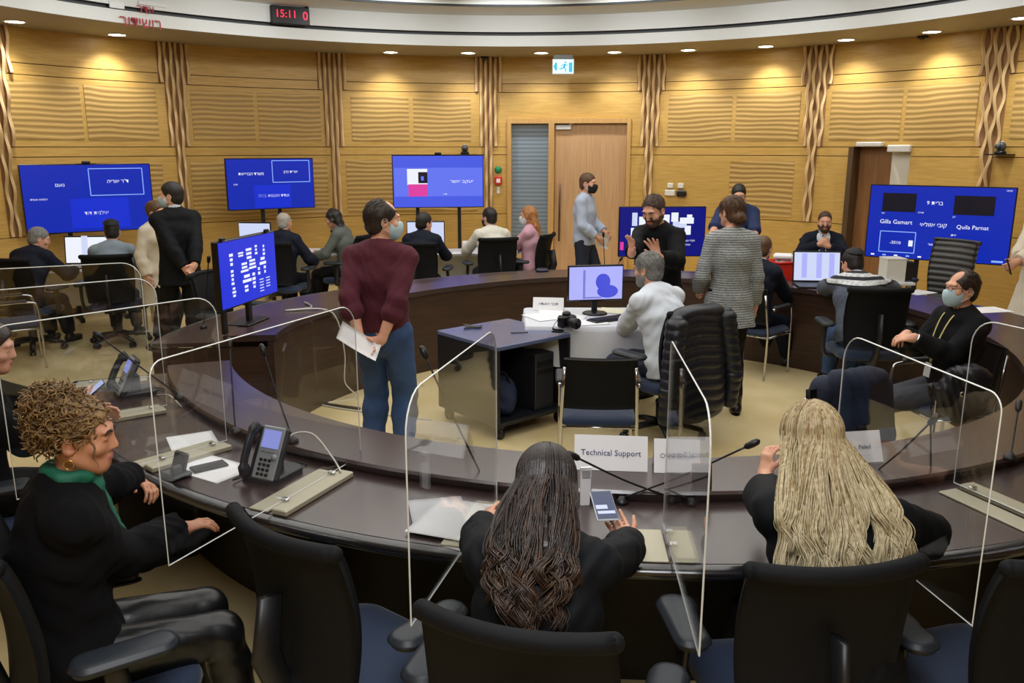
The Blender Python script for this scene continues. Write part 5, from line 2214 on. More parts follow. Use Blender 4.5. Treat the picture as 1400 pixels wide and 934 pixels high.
def panel_screen(name, label, cat, pl, pr, w, hgt, ctr_z, depth=.045, scr=S_BLUE, group=None, bez=.012, tilt=0.0):
    """Flat display; pl, pr = world points of its lower-left and lower-right as seen from the front. Local x to the right, y backwards, z up; origin at the lower edge's middle."""
    x = (pr - pl)
    x.z = 0
    M = frame_M(((pl + pr) / 2).to_tuple()[:2] + (ctr_z - hgt / 2,), x)
    root = thing(name, label, cat, M.to_translation(), 0, group)
    root.rotation_euler = (M.to_3x3() @ Matrix.Rotation(tilt, 3, 'X')).to_euler()
    b = MB()
    b.box((0, depth / 2, hgt / 2), (w, depth, hgt), bev=.006)
    b.box((0, depth + .01, hgt * .42), (w * .6, .03, hgt * .55), bev=.01)
    b.build('casing', m_bezel, root)
    b = MB()
    b.box((0, -.0005, hgt / 2), (w - 2 * bez, .004, hgt - 2 * bez))
    so = b.build('screen', scr, root)
    return root, so


def tile(so, w, hgt, x0, z0, x1, z1, m, name='tile', lift=.004):
    """A flat patch of the picture; coordinates 0..1 from the lower left."""
    b = MB()
    b.box(((x0 + x1 - 1) / 2 * w, -lift, (z0 + z1) / 2 * hgt), ((x1 - x0) * w, .0012, (z1 - z0) * hgt))
    return b.build(name, m, so)


def frame_line(so, w, hgt, x0, z0, x1, z1, m, t=.006):
    b = MB()
    X0, X1, Z0, Z1 = (x0 - .5) * w, (x1 - .5) * w, z0 * hgt, z1 * hgt
    b.box(((X0 + X1) / 2, -.004, Z0), (X1 - X0, .0012, t))
    b.box(((X0 + X1) / 2, -.004, Z1), (X1 - X0, .0012, t))
    b.box((X0, -.004, (Z0 + Z1) / 2), (t, .0012, Z1 - Z0))
    b.box((X1, -.004, (Z0 + Z1) / 2), (t, .0012, Z1 - Z0))
    return b.build('speaker_frame', m, so)


def words(so, w, hgt, x, z, body, size, m=S_WHITE, xs=1.0):
    M = Matrix.Translation(((x - .5) * w, -.004, z * hgt)) @ Matrix.Rotation(math.pi / 2, 4, 'X')
    return text_mesh('caption', body, size, m, so, M, .0006, xs=xs)


def floor_stand(root, w, hgt, dx=.25, low=None):
    """Two uprights and spread feet under a big display."""
    z0 = -root.location.z
    b = MB()
    for sx_ in (-1, 1):
        b.box((sx_ * dx, .09, (hgt * .5 + z0) / 2), (.05, .03, hgt * .5 - z0))
    b.box((0, .09, z0 * .55), (2 * dx, .02, .04))
    for sx_ in (-1, 1):
        b.box((sx_ * dx, .05, z0 + .025), (.05, .55, .05))
    return b.build('floor_stand', m_black, root)


def webcam(root, hgt, label=None):
    b = MB()
    b.box((0, .01, hgt + .018), (.10, .035, .034), bev=.012)
    b.box((0, .02, hgt + .003), (.22, .02, .006))
    b.cyl((0, -.008, hgt + .018), (0, -.014, hgt + .018), .011, 12)
    b.build('webcam', m_black, root)


# left wall screen
w, hg = 1.44, .82
r, s = panel_screen('wall_screen', 'large blue meeting screen at the far left, two seated men before it', 'screen', at(48, 334, 10.05), at(205, 318, 10.75), w, hg, 1.49, group=None)
webcam(r, hg)
floor_stand(r, w, hg)
tile(s, w, hg, .345, .06, .80, .50, screen_mat('screen_blue_b', rgb(10, 44, 204), 1.0))
frame_line(s, w, hg, .51, .54, .93, .93, S_LINE, .010)
words(s, w, hg, .73, .74, 'ד"ר אוריה', .062)
words(s, w, hg, .285, .70, 'נועם', .055)
words(s, w, hg, .12, .50, 'הקלטה פועלת', .030)
words(s, w, hg, .54, .28, 'אילנית דוד', .064)
tile(s, w, hg, .945, .045, .985, .065, S_WHITE)

w, hg = 1.22, .70
r, s = panel_screen('wall_screen', 'blue meeting screen second along the wall, above the balding man', 'screen', at(316, 299, 11.6), at(429, 297, 12.2), w, hg, 1.60)
tile(s, w, hg, .30, .04, .72, .48, screen_mat('screen_blue_b', rgb(10, 44, 204), 1.0))
frame_line(s, w, hg, .52, .53, .95, .95, S_LINE, .010)
words(s, w, hg, .73, .73, 'אורית כהן', .05)
words(s, w, hg, .28, .70, 'משרד הבריאות', .056)
words(s, w, hg, .10, .50, 'נועה', .03)
words(s, w, hg, .52, .27, 'ועדת הכנסת 2022', .058)
floor_stand(r, w, hg, .12)

w, hg = 1.30, .74
r, s = panel_screen('wall_screen', 'violet-blue meeting screen with pink and white picture, left of the red alarm', 'screen', at(541, 302, 12.1), at(659, 299, 12.3), w, hg, 1.62, scr=S_BLUE2)
webcam(r, hg)
tile(s, w, hg, .02, .22, .985, .76, S_BLUE3, lift=.0032)
tile(s, w, hg, .16, .44, .38, .74, S_WHITE)
tile(s, w, hg, .28, .47, .38, .68, S_DARK, lift=.0050)
tile(s, w, hg, .31, .52, .34, .60, S_BLUE3, lift=.0060)
tile(s, w, hg, .17, .22, .38, .45, S_PINK, lift=.0050)
words(s, w, hg, .755, .50, 'יעקב אשר', .062, xs=1.3)
words(s, w, hg, .57, .26, 'דובר', .03)
floor_stand(r, w, hg, .3)

w, hg = 1.10, .63
r, s = panel_screen('wall_screen', 'dark blue screen with white name blocks on a stand behind the bearded man', 'screen', at(848, 355, 10.6), at(959, 355, 10.65), w, hg, 1.06, scr=S_DEEP)
for i, (x0, z0, x1, z1) in enumerate(((.15, .62, .21, .88), (.14, .40, .2, .58), (.23, .55, .33, .8), (.36, .52, .46, .86), (.50, .56, .58, .84), (.60, .70, .68, .88), (.62, .58, .78, .70), (.70, .66, .86, .78), (.76, .44, .83, .62), (.62, .48, .68, .56), (.78, .76, .84, .84))):
    tile(s, w, hg, x0, z0, x1, z1, S_WHITE if i % 3 else S_GREYV)
words(s, w, hg, .80, .32, 'חברי הוועדה', .035)
words(s, w, hg, .80, .24, 'נציגים', .03)
tile(s, w, hg, .02, .14, .06, .30, S_PINK)
floor_stand(r, w, hg, .3)

w, hg = 1.46, .83
r, s = panel_screen('corner_screen', 'large blue screen on the right with six name tiles and two dark pictures', 'screen', at(1190, 347, 9.75), at(1369, 357, 9.0), w, hg, 1.27)
floor_stand(r, w, hg, .18)
tile(s, w, hg, .10, .64, .34, .89, S_DARK)
tile(s, w, hg, .60, .63, .87, .88, S_DARK)
words(s, w, hg, .47, .77, 'ברית 9', .06)
words(s, w, hg, .38, .64, 'שירה', .028)
words(s, w, hg, .11, .615, 'אור', .026)
words(s, w, hg, .61, .60, 'רון', .026)
words(s, w, hg, .21, .50, 'Gilla Gamart', .066)
words(s, w, hg, .475, .48, 'קובי אזולאי', .062)
words(s, w, hg, .74, .47, 'Quila Parnat', .062)
frame_line(s, w, hg, .105, .09, .36, .37, S_LINE, .009)
words(s, w, hg, .22, .22, 'פ-301', .05)
tile(s, w, hg, .315, .18, .345, .26, S_WHITE)
words(s, w, hg, .62, .36, 'איתן', .03)
words(s, w, hg, .47, .22, 'מור', .036)
words(s, w, hg, .74, .20, 'נעמי', .036)
for i in range(8):
    tile(s, w, hg, .05 + i * .085, .035, .075 + i * .085, .055, S_LINE if i % 2 else S_WHITE)
tile(s, w, hg, .89, .035, .965, .06, S_LINE)
words(s, w, hg, .95, .955, '10:41', .028)

# desk-top screen at the left end of the far desk
w, hg = .86, .50
pl, pr = Vector((-2.07, 5.90, 0)), Vector((-1.90, 6.74, 0))
r, s = panel_screen('desktop_screen', 'blue screen listing names in white, standing on the left end of the far desk', 'screen', pl, pr, w, hg, 1.20, scr=screen_mat('screen_royal', rgb(34, 52, 214), 1.0), depth=.05)
rg = np.random.default_rng(3)
for cx, z0, z1, ww in ((.20, .62, .82, .06), (.20, .34, .58, .05), (.21, .16, .32, .06), (.36, .72, .80, .10), (.50, .66, .84, .10), (.63, .70, .86, .04), (.77, .66, .84, .04), (.41, .48, .64, .12), (.55, .50, .66, .12), (.74, .52, .66, .12), (.66, .38, .52, .04), (.77, .38, .52, .04), (.44, .32, .46, .14), (.56, .32, .46, .06), (.42, .18, .30, .06), (.56, .20, .32, .05)):
    n = max(2, int((z1 - z0) / .05))
    for j in range(n):
        z = z0 + (z1 - z0) * j / n
        d = ww * (.6 + .5 * rg.random())
        tile(s, w, hg, cx - d / 2, z, cx + d / 2, z + (z1 - z0) / n * .62, S_WHITE, 'name_block')
for j in range(9):
    tile(s, w, hg, .66 + .12 * (j % 2), .29 - .045 * (j // 2), .73 + .12 * (j % 2), .305 - .045 * (j // 2), S_GREYV, 'name_line')
b = MB()
b.box((0, .03, -.075), (.05, .03, .2))
b.box((-.36, .03, -.075), (.045, .025, .2))
b.box((0, .05, -.152), (.34, .2, .014), bev=.005)
b.build('stand', m_black, r)
b = MB()
b.box((-.36, -.0, hg + .012), (.05, .03, .024), bev=.006)
b.box((.30, .0, hg + .012), (.05, .03, .024), bev=.006)
b.build('camera_clip', m_black, r)


# ------------------------------------------------------------------ white side tables and what stands on them
m_tabletop = mat('white_table', rgb(226, 228, 232), 0.4)
m_paper = mat('paper_white', rgb(240, 240, 242), 0.7)
m_cloth = mat('white_cloth', rgb(206, 209, 217), 0.8, bump=(10, 0.15))


def side_table(x, y, rz, w_, d_, label):
    t = thing('side_table', label, 'table', (x, y, 0), rz, 'white side tables below the wall screens')
    b = MB()
    b.box((0, 0, .725), (w_, d_, .03), bev=.004)
    b.build('tabletop', m_tabletop, t)
    b = MB()
    b.box((0, d_ / 2 - .03, .46), (w_ - .1, .015, .45))
    b.build('modesty_panel', m_tabletop, t)
    for sx_ in (-1, 1):
        for sy_ in (-1, 1):
            b = MB()
            b.box((sx_ * (w_ / 2 - .05), sy_ * (d_ / 2 - .05), .355), (.04, .04, .71))
            b.build('leg', m_alu, t)
    return t


def laptop(p, rz, w_, label, scr, cover=m_black, tilt=14):
    t = thing('laptop', label, 'laptop', p, rz)
    d_ = w_ * .66
    b = MB()
    b.box((0, 0, .009), (w_, d_, .018), bev=.004)
    b.build('keyboard_base', cover, t)
    M = Matrix.Translation((0, d_ / 2, .018)) @ Matrix.Rotation(math.radians(-tilt), 4, 'X')
    b = MB()
    b.box((0, 0, d_ / 2), (w_, .010, d_), M, bev=.003)
    lo_ = b.build('lid', cover, t)
    b = MB()
    b.box((0, -.006, d_ / 2), (w_ * .94, .003, d_ * .9), M)
    so = b.build('screen', scr, lo_)
    return t, so, M


def monitor(p, rz, w_, hg_, label, scr, lift=.12):
    t = thing('monitor', label, 'monitor', p, rz)
    b = MB()
    b.box((0, 0, lift + hg_ / 2), (w_, .03, hg_), bev=.006)
    b.build('casing', m_bezel, t)
    b = MB()
    b.box((0, -.016, lift + hg_ / 2), (w_ - .02, .004, hg_ - .03))
    so = b.build('screen', scr, t)
    b = MB()
    b.box((0, .02, lift * .6 + .02), (.045, .02, lift * 1.2))
    b.lathe([(.001, 0), (.10, 0), (.105, .006), (.095, .014), (.02, .018), (.001, .018)], 24)
    b.build('stand', m_black, t)
    return t, so


p = at(110, 372, 9.75)
ta = side_table(p.x, p.y, heading(-.25, 1), 1.5, .6, 'white side table below the left wall screen')
p = at(410, 335, 11.3)
tb = side_table(p.x, p.y, heading(.1, 1), 1.3, .6, 'white side table below the second wall screen')
p = at(610, 328, 11.25)
tc_ = side_table(p.x, p.y, heading(0, 1), 1.5, .6, 'white side table below the violet-blue wall screen')
p = at(112, 350, 9.70); p.z = .74
t, so, M = laptop((p.x, p.y - .02, .74), heading(-.1, 1), .50, 'open laptop with a white page on the left side table', S_WHITE, tilt=8)
b = MB()
b.box((-.02, -.009, .2), (.07, .001, .26), M)
b.build('page_band', S_GREYV, so)
p = at(349, 320, 11.2)
t, so = monitor((p.x, p.y, .74), heading(.1, 1), .44, .27, 'small pale monitor on the side table under the second wall screen', S_GREYV)
p = at(582, 310, 11.15)
t, so = monitor((p.x, p.y, .74), heading(0, 1), .50, .31, 'small pale monitor before the dark-haired man', S_GREYV, .10)
b = MB()
b.box((.14, -.019, .16), (.07, .001, .10))
b.box((-.05, -.019, .26), (.12, .001, .12))
b.build('picture_patch', S_BLUE2, so)


def sheet_paper(c, rz, w_, d_, label, m=None, name='paper', cat='paper', group=None, th=.0012, curlz=0.0):
    t = MB()
    t.sheet(lambda u, v: ((u - .5) * w_, (v - .5) * d_, curlz * ((2 * u - 1) ** 2 * .6 + v * v * .5)), 8, 8, th)
    o = t.build(name, m or m_paper, None, c)
    o.rotation_euler.z = rz
    return tag(o, label, cat, group)


for (px, Y, w_, d_, dz, rz, lab) in ((420, 11.15, .21, .30, 0, .2, 'white papers on the side table beside the woman with long dark hair'),
                                    (632, 11.05, .40, .24, 0, .1, 'white papers on the side table left of the man in cream shirt'),
                                    (604, 11.0, .21, .30, 0, -.3, 'white sheet near the small monitor of the dark-haired man')):
    p = at(px, 330, Y)
    sheet_paper((p.x, p.y, .7415 + dz), rz, w_, d_, lab)


def box_thing(name, label, cat, c, s_, m, rz=0.0, bev=.004, lid=True, lidm=None):
    t = thing(name, label, cat, c, rz)
    b = MB()
    b.box((0, 0, s_[2] / 2), s_, bev=bev)
    b.build('body', m, t)
    if lid:
        b = MB()
        b.box((0, 0, s_[2] + .006), (s_[0] + .006, s_[1] + .006, .014), bev=.003)
        b.build('lid', lidm or m, t)
    return t


p = at(647, 330, 11.2)
box_thing('paper_box', 'white carton on the side table, right of the small monitor', 'box', (p.x, p.y, .74), (.28, .22, .12), m_paper)
p = at(506, 330, 11.3)
t = thing('picture_frame', 'small white framed screen just left of the maroon sweater', 'frame', (p.x, p.y, .74))
b = MB()
b.box((0, 0, .07), (.20, .02, .14), bev=.004)
b.build('frame', m_paper, t)
b = MB()
b.box((0, -.011, .07), (.16, .002, .10))
b.build('picture', mat('picture_dark', rgb(60, 66, 76), .4), t)
b = MB()
b.box((0, .03, .03), (.05, .06, .008))
b.build('foot', m_black, t)
p = on(508, 333, .0)
p = at(506, 338, 11.35)
side_table(p.x, p.y, 0.05, .5, .4, 'small white side table behind the maroon sweater')

# ------------------------------------------------------------------ the white table in the ring
t = thing('cloth_table', 'table inside the ring with white cloth under the monitor', 'table', (.57, 6.76, 0), 0)
b = MB()
b.box((0, 0, .73), (.9, .76, .03))
b.build('tabletop', m_tabletop, t)
for sx_ in (-1, 1):
    for sy_ in (-1, 1):
        b = MB()
        b.cyl((sx_ * .40, sy_ * .33, 0), (sx_ * .40, sy_ * .33, .715), .02, 10)
        b.build('leg', m_chrome, t)
b = MB()
W2, D2, n = .465, .395, 28


def ringpt(i, z, e):
    """Cloth hem: rounded rectangle, waved towards the hem."""
    per = rrect(2 * W2 + 2 * e, 2 * D2 + 2 * e, .05, 6)
    seg = []
    m_ = len(per)
    for q in range(m_):
        a, c_ = per[q], per[(q + 1) % m_]
        L = math.hypot(c_[0] - a[0], c_[1] - a[1])
        kk = max(1, int(L / .05))
        for j in range(kk):
            seg.append((a[0] + (c_[0] - a[0]) * j / kk, a[1] + (c_[1] - a[1]) * j / kk))
    return seg


base = ringpt(0, 0, 0)
vs, fs = [], []
N = len(base)
levels = [(.748, -.01), (.745, .004), (.70, .008), (.62, .016), (.52, .024), (.44, .030)]
for li, (z, e) in enumerate(levels):
    for i, (x, y) in enumerate(base):
        L = math.hypot(x / W2, y / D2)
        wv = (.012 * li / 5) * math.sin(i * .9) + (.008 * li / 5) * math.sin(i * 2.1 + 1)
        vs.append((x * (1 + (e + wv) / W2), y * (1 + (e + wv) / D2), z + (.03 * math.sin(i * .31) if li == 5 else 0)))
for li in range(5):
    for i in range(N):
        j = (i + 1) % N
        fs.append((li * N + i, (li + 1) * N + i, (li + 1) * N + j, li * N + j))
fs.append(tuple(range(N)))
b.add(vs, fs, 0, True)
o = b.build('tablecloth', m_cloth)
o.location = (.57, 6.76, 0)
tag(o, 'white cloth hanging over the table with the monitor', 'tablecloth')
TZ = .7495
p = at(810, 420, 6.86)
t, so = monitor((p.x + .02, p.y, TZ), heading(-.18, 1), .47, .30, 'monitor showing a pale blue picture on the white table', S_LAV, .11)
b = MB()
b.ball((.06, -.0175, .27), (.07, .0012, .075), 10)
b.ball((.10, -.0175, .19), (.10, .0012, .06), 10)
b.build('picture_figure', screen_mat('screen_indigo', rgb(70, 78, 214), 1.0), so)
b = MB()
b.box((-.10, -.0185, .25), (.02, .001, .24))
b.box((-.02, -.0185, .14), (.14, .001, .012))
b.build('picture_lines', screen_mat('screen_slate', rgb(120, 126, 206), 1.0), so)


def keyboard(c, rz, label, w_=.42, d_=.13):
    t = thing('keyboard', label, 'keyboard', c, rz)
    b = MB()
    b.box((0, 0, .008), (w_, d_, .016), bev=.004)
    b.build('case', m_black, t)
    b = MB()
    for i in range(5):
        for j in range(14):
            b.box((-w_ / 2 + .03 + j * (w_ - .06) / 13, -d_ / 2 + .022 + i * .022, .018), (.022, .017, .006))
    b.build('keys', mat('key_black', rgb(32, 33, 36), .5), t)


keyboard((.80, 6.62, TZ), heading(-.55, .83), 'black keyboard on the white table before the man in white shirt')
for (x, y, rz, w_, d_, lab) in ((.33, 6.93, .1, .21, .30, 'white sheet on the white table, below its name card'), (.45, 6.72, -.3, .30, .21, 'white sheet in the middle of the white table'),
                               (.86, 6.98, -.5, .30, .21, 'cream sheet behind the keyboard on the white table'), (.24, 6.72, .5, .21, .30, 'white sheet at the left edge of the white table'), (.60, 6.50, .25, .30, .21, 'white sheet hanging towards the front of the white table')):
    sheet_paper((x, y, TZ + .0015 + .0012 * len(lab) / 60), rz, w_, d_, lab, m=mat('paper_cream', rgb(236, 232, 206), .7) if 'cream' in lab else None)


def name_card(c, rz, w_, hg_, label, body, size, col=rgb(60, 64, 96), group=None):
    """Folded tent card: two sloping faces with print on the front."""
    t = thing('name_card', label, 'name card', c, rz, group)
    d_ = hg_ * .42
    b = MB()
    for sg in (-1, 1):
        b.add([(-w_ / 2, sg * d_, 0), (w_ / 2, sg * d_, 0), (w_ / 2, 0, hg_), (-w_ / 2, 0, hg_),
               (-w_ / 2, sg * (d_ - .002), 0), (w_ / 2, sg * (d_ - .002), 0), (w_ / 2, -sg * .0001, hg_ - .003), (-w_ / 2, -sg * .0001, hg_ - .003)],
              [(0, 1, 2, 3), (7, 6, 5, 4), (0, 4, 5, 1), (1, 5, 6, 2), (2, 6, 7, 3), (3, 7, 4, 0)], 0)
    b.build('card', m_paper, t)
    an = math.atan2(hg_, d_)
    M = Matrix.Translation((0, -d_ / 2 - .002, hg_ / 2)) @ Matrix.Rotation(an, 4, 'X')
    text_mesh('print', body, size, mat('ink_' + body[:4].strip(), col, .7), t, M, .0004)
    return t


name_card((.31, 7.04, TZ + .001), -.12, .26, .105, 'white name card standing at the back of the white table', 'דובר הוועדה', .032)
p0, p1 = on(786, 641, ZL), on(886, 643, ZL)
name_card(((p0 + p1) / 2 + Vector((0, .04, .001))), math.atan2(p1.y - p0.y, p1.x - p0.x) - .04, (p1 - p0).length, .135, 'white name card reading Technical Support on the desk ledge', 'Technical Support', .034, rgb(50, 54, 110))
p0, p1 = on(895, 643, ZL), on(958, 649, ZL)
name_card(((p0 + p1) / 2 + Vector((0, .04, .001))), -.10, (p1 - p0).length, .13, 'white name card with grey print, half behind the edge-on divider', 'Orgal Golan', .028, rgb(120, 122, 134))
p0, p1 = on(1150, 634, ZL), on(1198, 630, ZL)
name_card(((p0 + p1) / 2 + Vector((0, .04, .001))), .16, .20, .125, 'white name card right of the woman with blond hair', 'Dr. Peled', .026, rgb(90, 94, 120))

# camera on the white table
p = on(774, 447, TZ)
t = thing('photo_camera', 'black photo camera lying on the white table by the cart', 'camera', (p.x, p.y - .02, TZ), .6)
b = MB()
b.box((0, 0, .05), (.14, .07, .095), bev=.014)
b.box((0, 0, .108), (.06, .055, .035), bev=.012)
b.box((.055, -.02, .05), (.035, .05, .09), bev=.012)
b.build('body', m_black, t)
b = MB()
b.tube([(0, -.03, .05), (0, -.075, .05), (0, -.11, .05), (0, -.13, .05)], [.038, .038, .042, .042], 18)
b.build('lens', m_black, t)
b = MB()
b.tube(smooth_path([(-.07, 0, .08), (-.10, .02, .03), (-.14, -.02, .006), (-.10, -.09, .006), (-.15, -.13, .006), (-.20, -.08, .006)], 6), .006, 6, flat=(.4, 1.6))
b.build('strap', m_fabblack, t)

# ------------------------------------------------------------------ black equipment cart
A, B, D = Vector((-.10, 5.80, 0)), Vector((-.50, 6.41, 0)), Vector((.45, 6.27, 0))
ex, ey = (D - A), (B - A)
M = frame_M(A, ex)
cx_, cy_ = ex.length, .74
m_cart = mat('cart_black', rgb(24, 26, 30), .4)
cart = thing('equipment_cart', 'black open equipment cart inside the ring, bluish reflection painted on its top', 'cart', A)
cart.rotation_euler = M.to_euler()
b = MB()
b.box((cx_ / 2, cy_ / 2, .70), (cx_, cy_, .035), bev=.006)
b.build('top', mat('cart_top_reflection', rgb(88, 98, 132), .22, spec=.7), cart)  # bluish reflection put into the colour of the top
b = MB()
b.box((.012, cy_ / 2, .395), (.024, cy_ - .01, .575))
b.build('side_panel', m_cart, cart)
b = MB()
b.box((cx_ - .012, cy_ / 2, .395), (.024, cy_ - .01, .575))
b.build('side_panel', m_cart, cart)
b = MB()
b.box((cx_ / 2, cy_ - .012, .395), (cx_ - .05, .02, .575))
b.build('back_panel', m_cart, cart)
b = MB()
b.box((cx_ / 2, cy_ / 2, .12), (cx_ - .05, cy_ - .03, .03))
b.build('bottom_shelf', m_cart, cart)
for sx_ in (.06, cx_ - .06):
    for sy_ in (.06, cy_ - .06):
        b = MB()
        b.cyl((sx_ - .015, sy_, .045), (sx_ + .015, sy_, .045), .045, 16)
        b.box((sx_, sy_, .092), (.05, .05, .03))
        b.build('caster', m_black, cart)
inv = M


def in_cart(x, y, z):
    return M @ Vector((x, y, z))


t = thing('computer_tower', 'black computer tower standing inside the equipment cart', 'computer', in_cart(.52, .28, .136), M.to_euler().z)
b = MB()
b.box((0, 0, .22), (.19, .42, .44), bev=.006)
b.build('case', mat('tower_black', rgb(34, 36, 42), .4), t)
b = MB()
b.box((0, -.212, .36), (.15, .006, .04))
b.box((0, -.212, .30), (.15, .006, .03))
b.build('drive_bay', m_black, t)
k_ = V3(*in_cart(.20, .22, .136))
F = SDF(k_ - V3(.25, .25, .03), k_ + V3(.25, .25, .4), .008)
F.ell(k_ + V3(0, 0, .14), np.eye(3), (.13, .10, .155), 0)
F.ell(k_ + V3(.03, -.08, .09), np.eye(3), (.09, .05, .08), .03)
F.wrinkle(.008, 1.0, 2)
F.halfspace(k_, (0, 0, -1))
v, q = F.mesh()
bag = thing('backpack', 'dark blue bag on the bottom shelf of the equipment cart', 'bag', Vector(k_))
o = link_np('body', v - k_, q, mat('bag_navy', rgb(24, 34, 62), .8, bump=(90, .1)), bag)
b = MB()
b.tube(smooth_path([(-.06, -.05, .25), (-.02, -.06, .33), (.04, -.05, .32), (.07, -.04, .24)], 6), .011, 6)
b.build('strap', m_fabblack, bag)
b = MB()
b.cyl((0, 0, 0), (.13, .02, 0), .004, 8)
o = b.build('pen', m_black, None, in_cart(.36, .28, .7225))
tag(o, 'black pen lying on top of the equipment cart', 'pen')
b = MB()
for q_ in range(7):
    b.tube(smooth_path([(.0 + .02 * q_, .0, .008), (.05, .04 + .01 * q_, .012 + .002 * q_), (.12, -.02 + .01 * q_, .01), (.18, .03, .008)], 5), .005, 6)
o = b.build('cable_bundle', m_black, None, in_cart(.16, .60, .72))
o.rotation_euler.z = .6
tag(o, 'tangle of black cable at the back corner of the equipment cart', 'cable')

visitor_chair(.55, 5.20, .05, 1, 'black visitor chair with chrome legs standing before the equipment cart')


# ------------------------------------------------------------------ jackets hung on chair backs
def draped(label, c, rz, w_, top_z, low_z, m, quilt=True, sleeves=True, vox=.008, name='jacket'):
    """A jacket over a chair back: a hollow-looking folded mass with two sleeves hanging; local y is the chair's facing."""
    t = thing(name, label, 'jacket', c, rz)
    lo, hi = V3(-w_ / 2 - .25, -.3, low_z - .12), V3(w_ / 2 + .25, .3, top_z + .12)
    F = SDF(lo, hi, vox)
    hgt = top_z - low_z
    F.econe((0, -.02, top_z - .02), (0, -.06, low_z + .05), (w_ / 2, .065), (w_ / 2 * .92, .085), (1, 0, 0), .03)
    F.econe((-w_ * .3, 0, top_z), (w_ * .3, 0, top_z), (.05, .05), (.05, .05), (0, 1, 0), .05)
    if quilt:
        g = F.sub(F.lo, F.lo + F.h * F.n)
        F.F += (-.012 * np.sqrt(np.abs(np.sin((g[3] + .5 * g[1] * g[1] + .012 * np.sin(14 * g[1])) * 3.1416 / .075))) + .007).astype(np.float32)
    else:
        F.wrinkle(.007, .8, 3)
    v, q = F.mesh()
    link_np('body', v, q, m, t)
    if sleeves:
        for sg in (-1, 1):
            F = SDF(lo, hi, vox)
            F.cone((sg * (w_ / 2 - .03), -.05, top_z - .06), (sg * (w_ / 2 + .05), -.08, low_z + hgt * .35), .075, .066, .02)
            F.cone((sg * (w_ / 2 + .05), -.08, low_z + hgt * .35), (sg * (w_ / 2 + .055), -.06, low_z + hgt * .02), .066, .052, .02, flat1=True)
            if quilt:
                g = F.sub(F.lo, F.lo + F.h * F.n)
                F.F += (-.011 * np.sqrt(np.abs(np.sin(g[3] * 3.1416 / .065))) + .006).astype(np.float32)
            v, q = F.mesh()
            link_np('sleeve', v, q, m, t)
    return t


m_puffer = mat('puffer_black', rgb(22, 26, 36), .38, bump=(30, .1))
d2 = Vector((-.62, .78, 0)).normalized()
pc = PWC['loc'] - d2 * .30
draped('black quilted jacket hung over the chair of the man in white shirt', (pc.x, pc.y, 0), heading(-.62, .78), .58, .98, .24, m_puffer)
pj = on(1172, 528, .86)
jc = make_visitor_chair('visitor chair hidden under the navy jacket, before the cross-legged man', arms=False)
jc.location = (pj.x - .05, pj.y - .25, 0)
jc.rotation_euler.z = heading(.2, -.98)
jc.scale = (.80, 1, 1)
draped('navy jacket hung over a chair back between the blond woman and the cross-legged man', (pj.x, pj.y, 0), heading(.2, -.98), .38, .90, .36, mat('navy_cloth', rgb(24, 32, 54), .8, bump=(60, .1)), False, True)
# black bag at the back of the lanyard man's chair
k_ = V3(PL['loc'].x - .02, PL['loc'].y - .34, .42)
F = SDF(k_ - .3, k_ + .45, .008)
F.ell(k_ + V3(0, 0, .18), np.eye(3), (.17, .07, .19), 0)
F.ell(k_ + V3(.02, -.03, .30), np.eye(3), (.13, .06, .07), .04)
F.wrinkle(.008, 1.0, 7)
v, q = F.mesh()
bag = thing('shoulder_bag', 'black coat bundled at the side of the cross-legged man\'s chair', 'coat', Vector(k_))
link_np('body', v - k_, q, m_puffer, bag)
b = MB()
b.lathe([(.001, -.004), (.016, -.004), (.018, 0), (.016, .004), (.001, .004)], 16, M=Matrix.Translation((-.05, -.085, .2)) @ Matrix.Rotation(math.pi / 2, 4, 'X'))
b.build('buckle', m_chrome, bag)

# ------------------------------------------------------------------ desk phones
m_phone = mat('phone_graphite', rgb(40, 44, 50), .4)
m_phonesil = mat('phone_silver', rgb(160, 166, 172), .35, .1)
S_LCD = screen_mat('phone_lcd', rgb(150, 160, 236), .9)


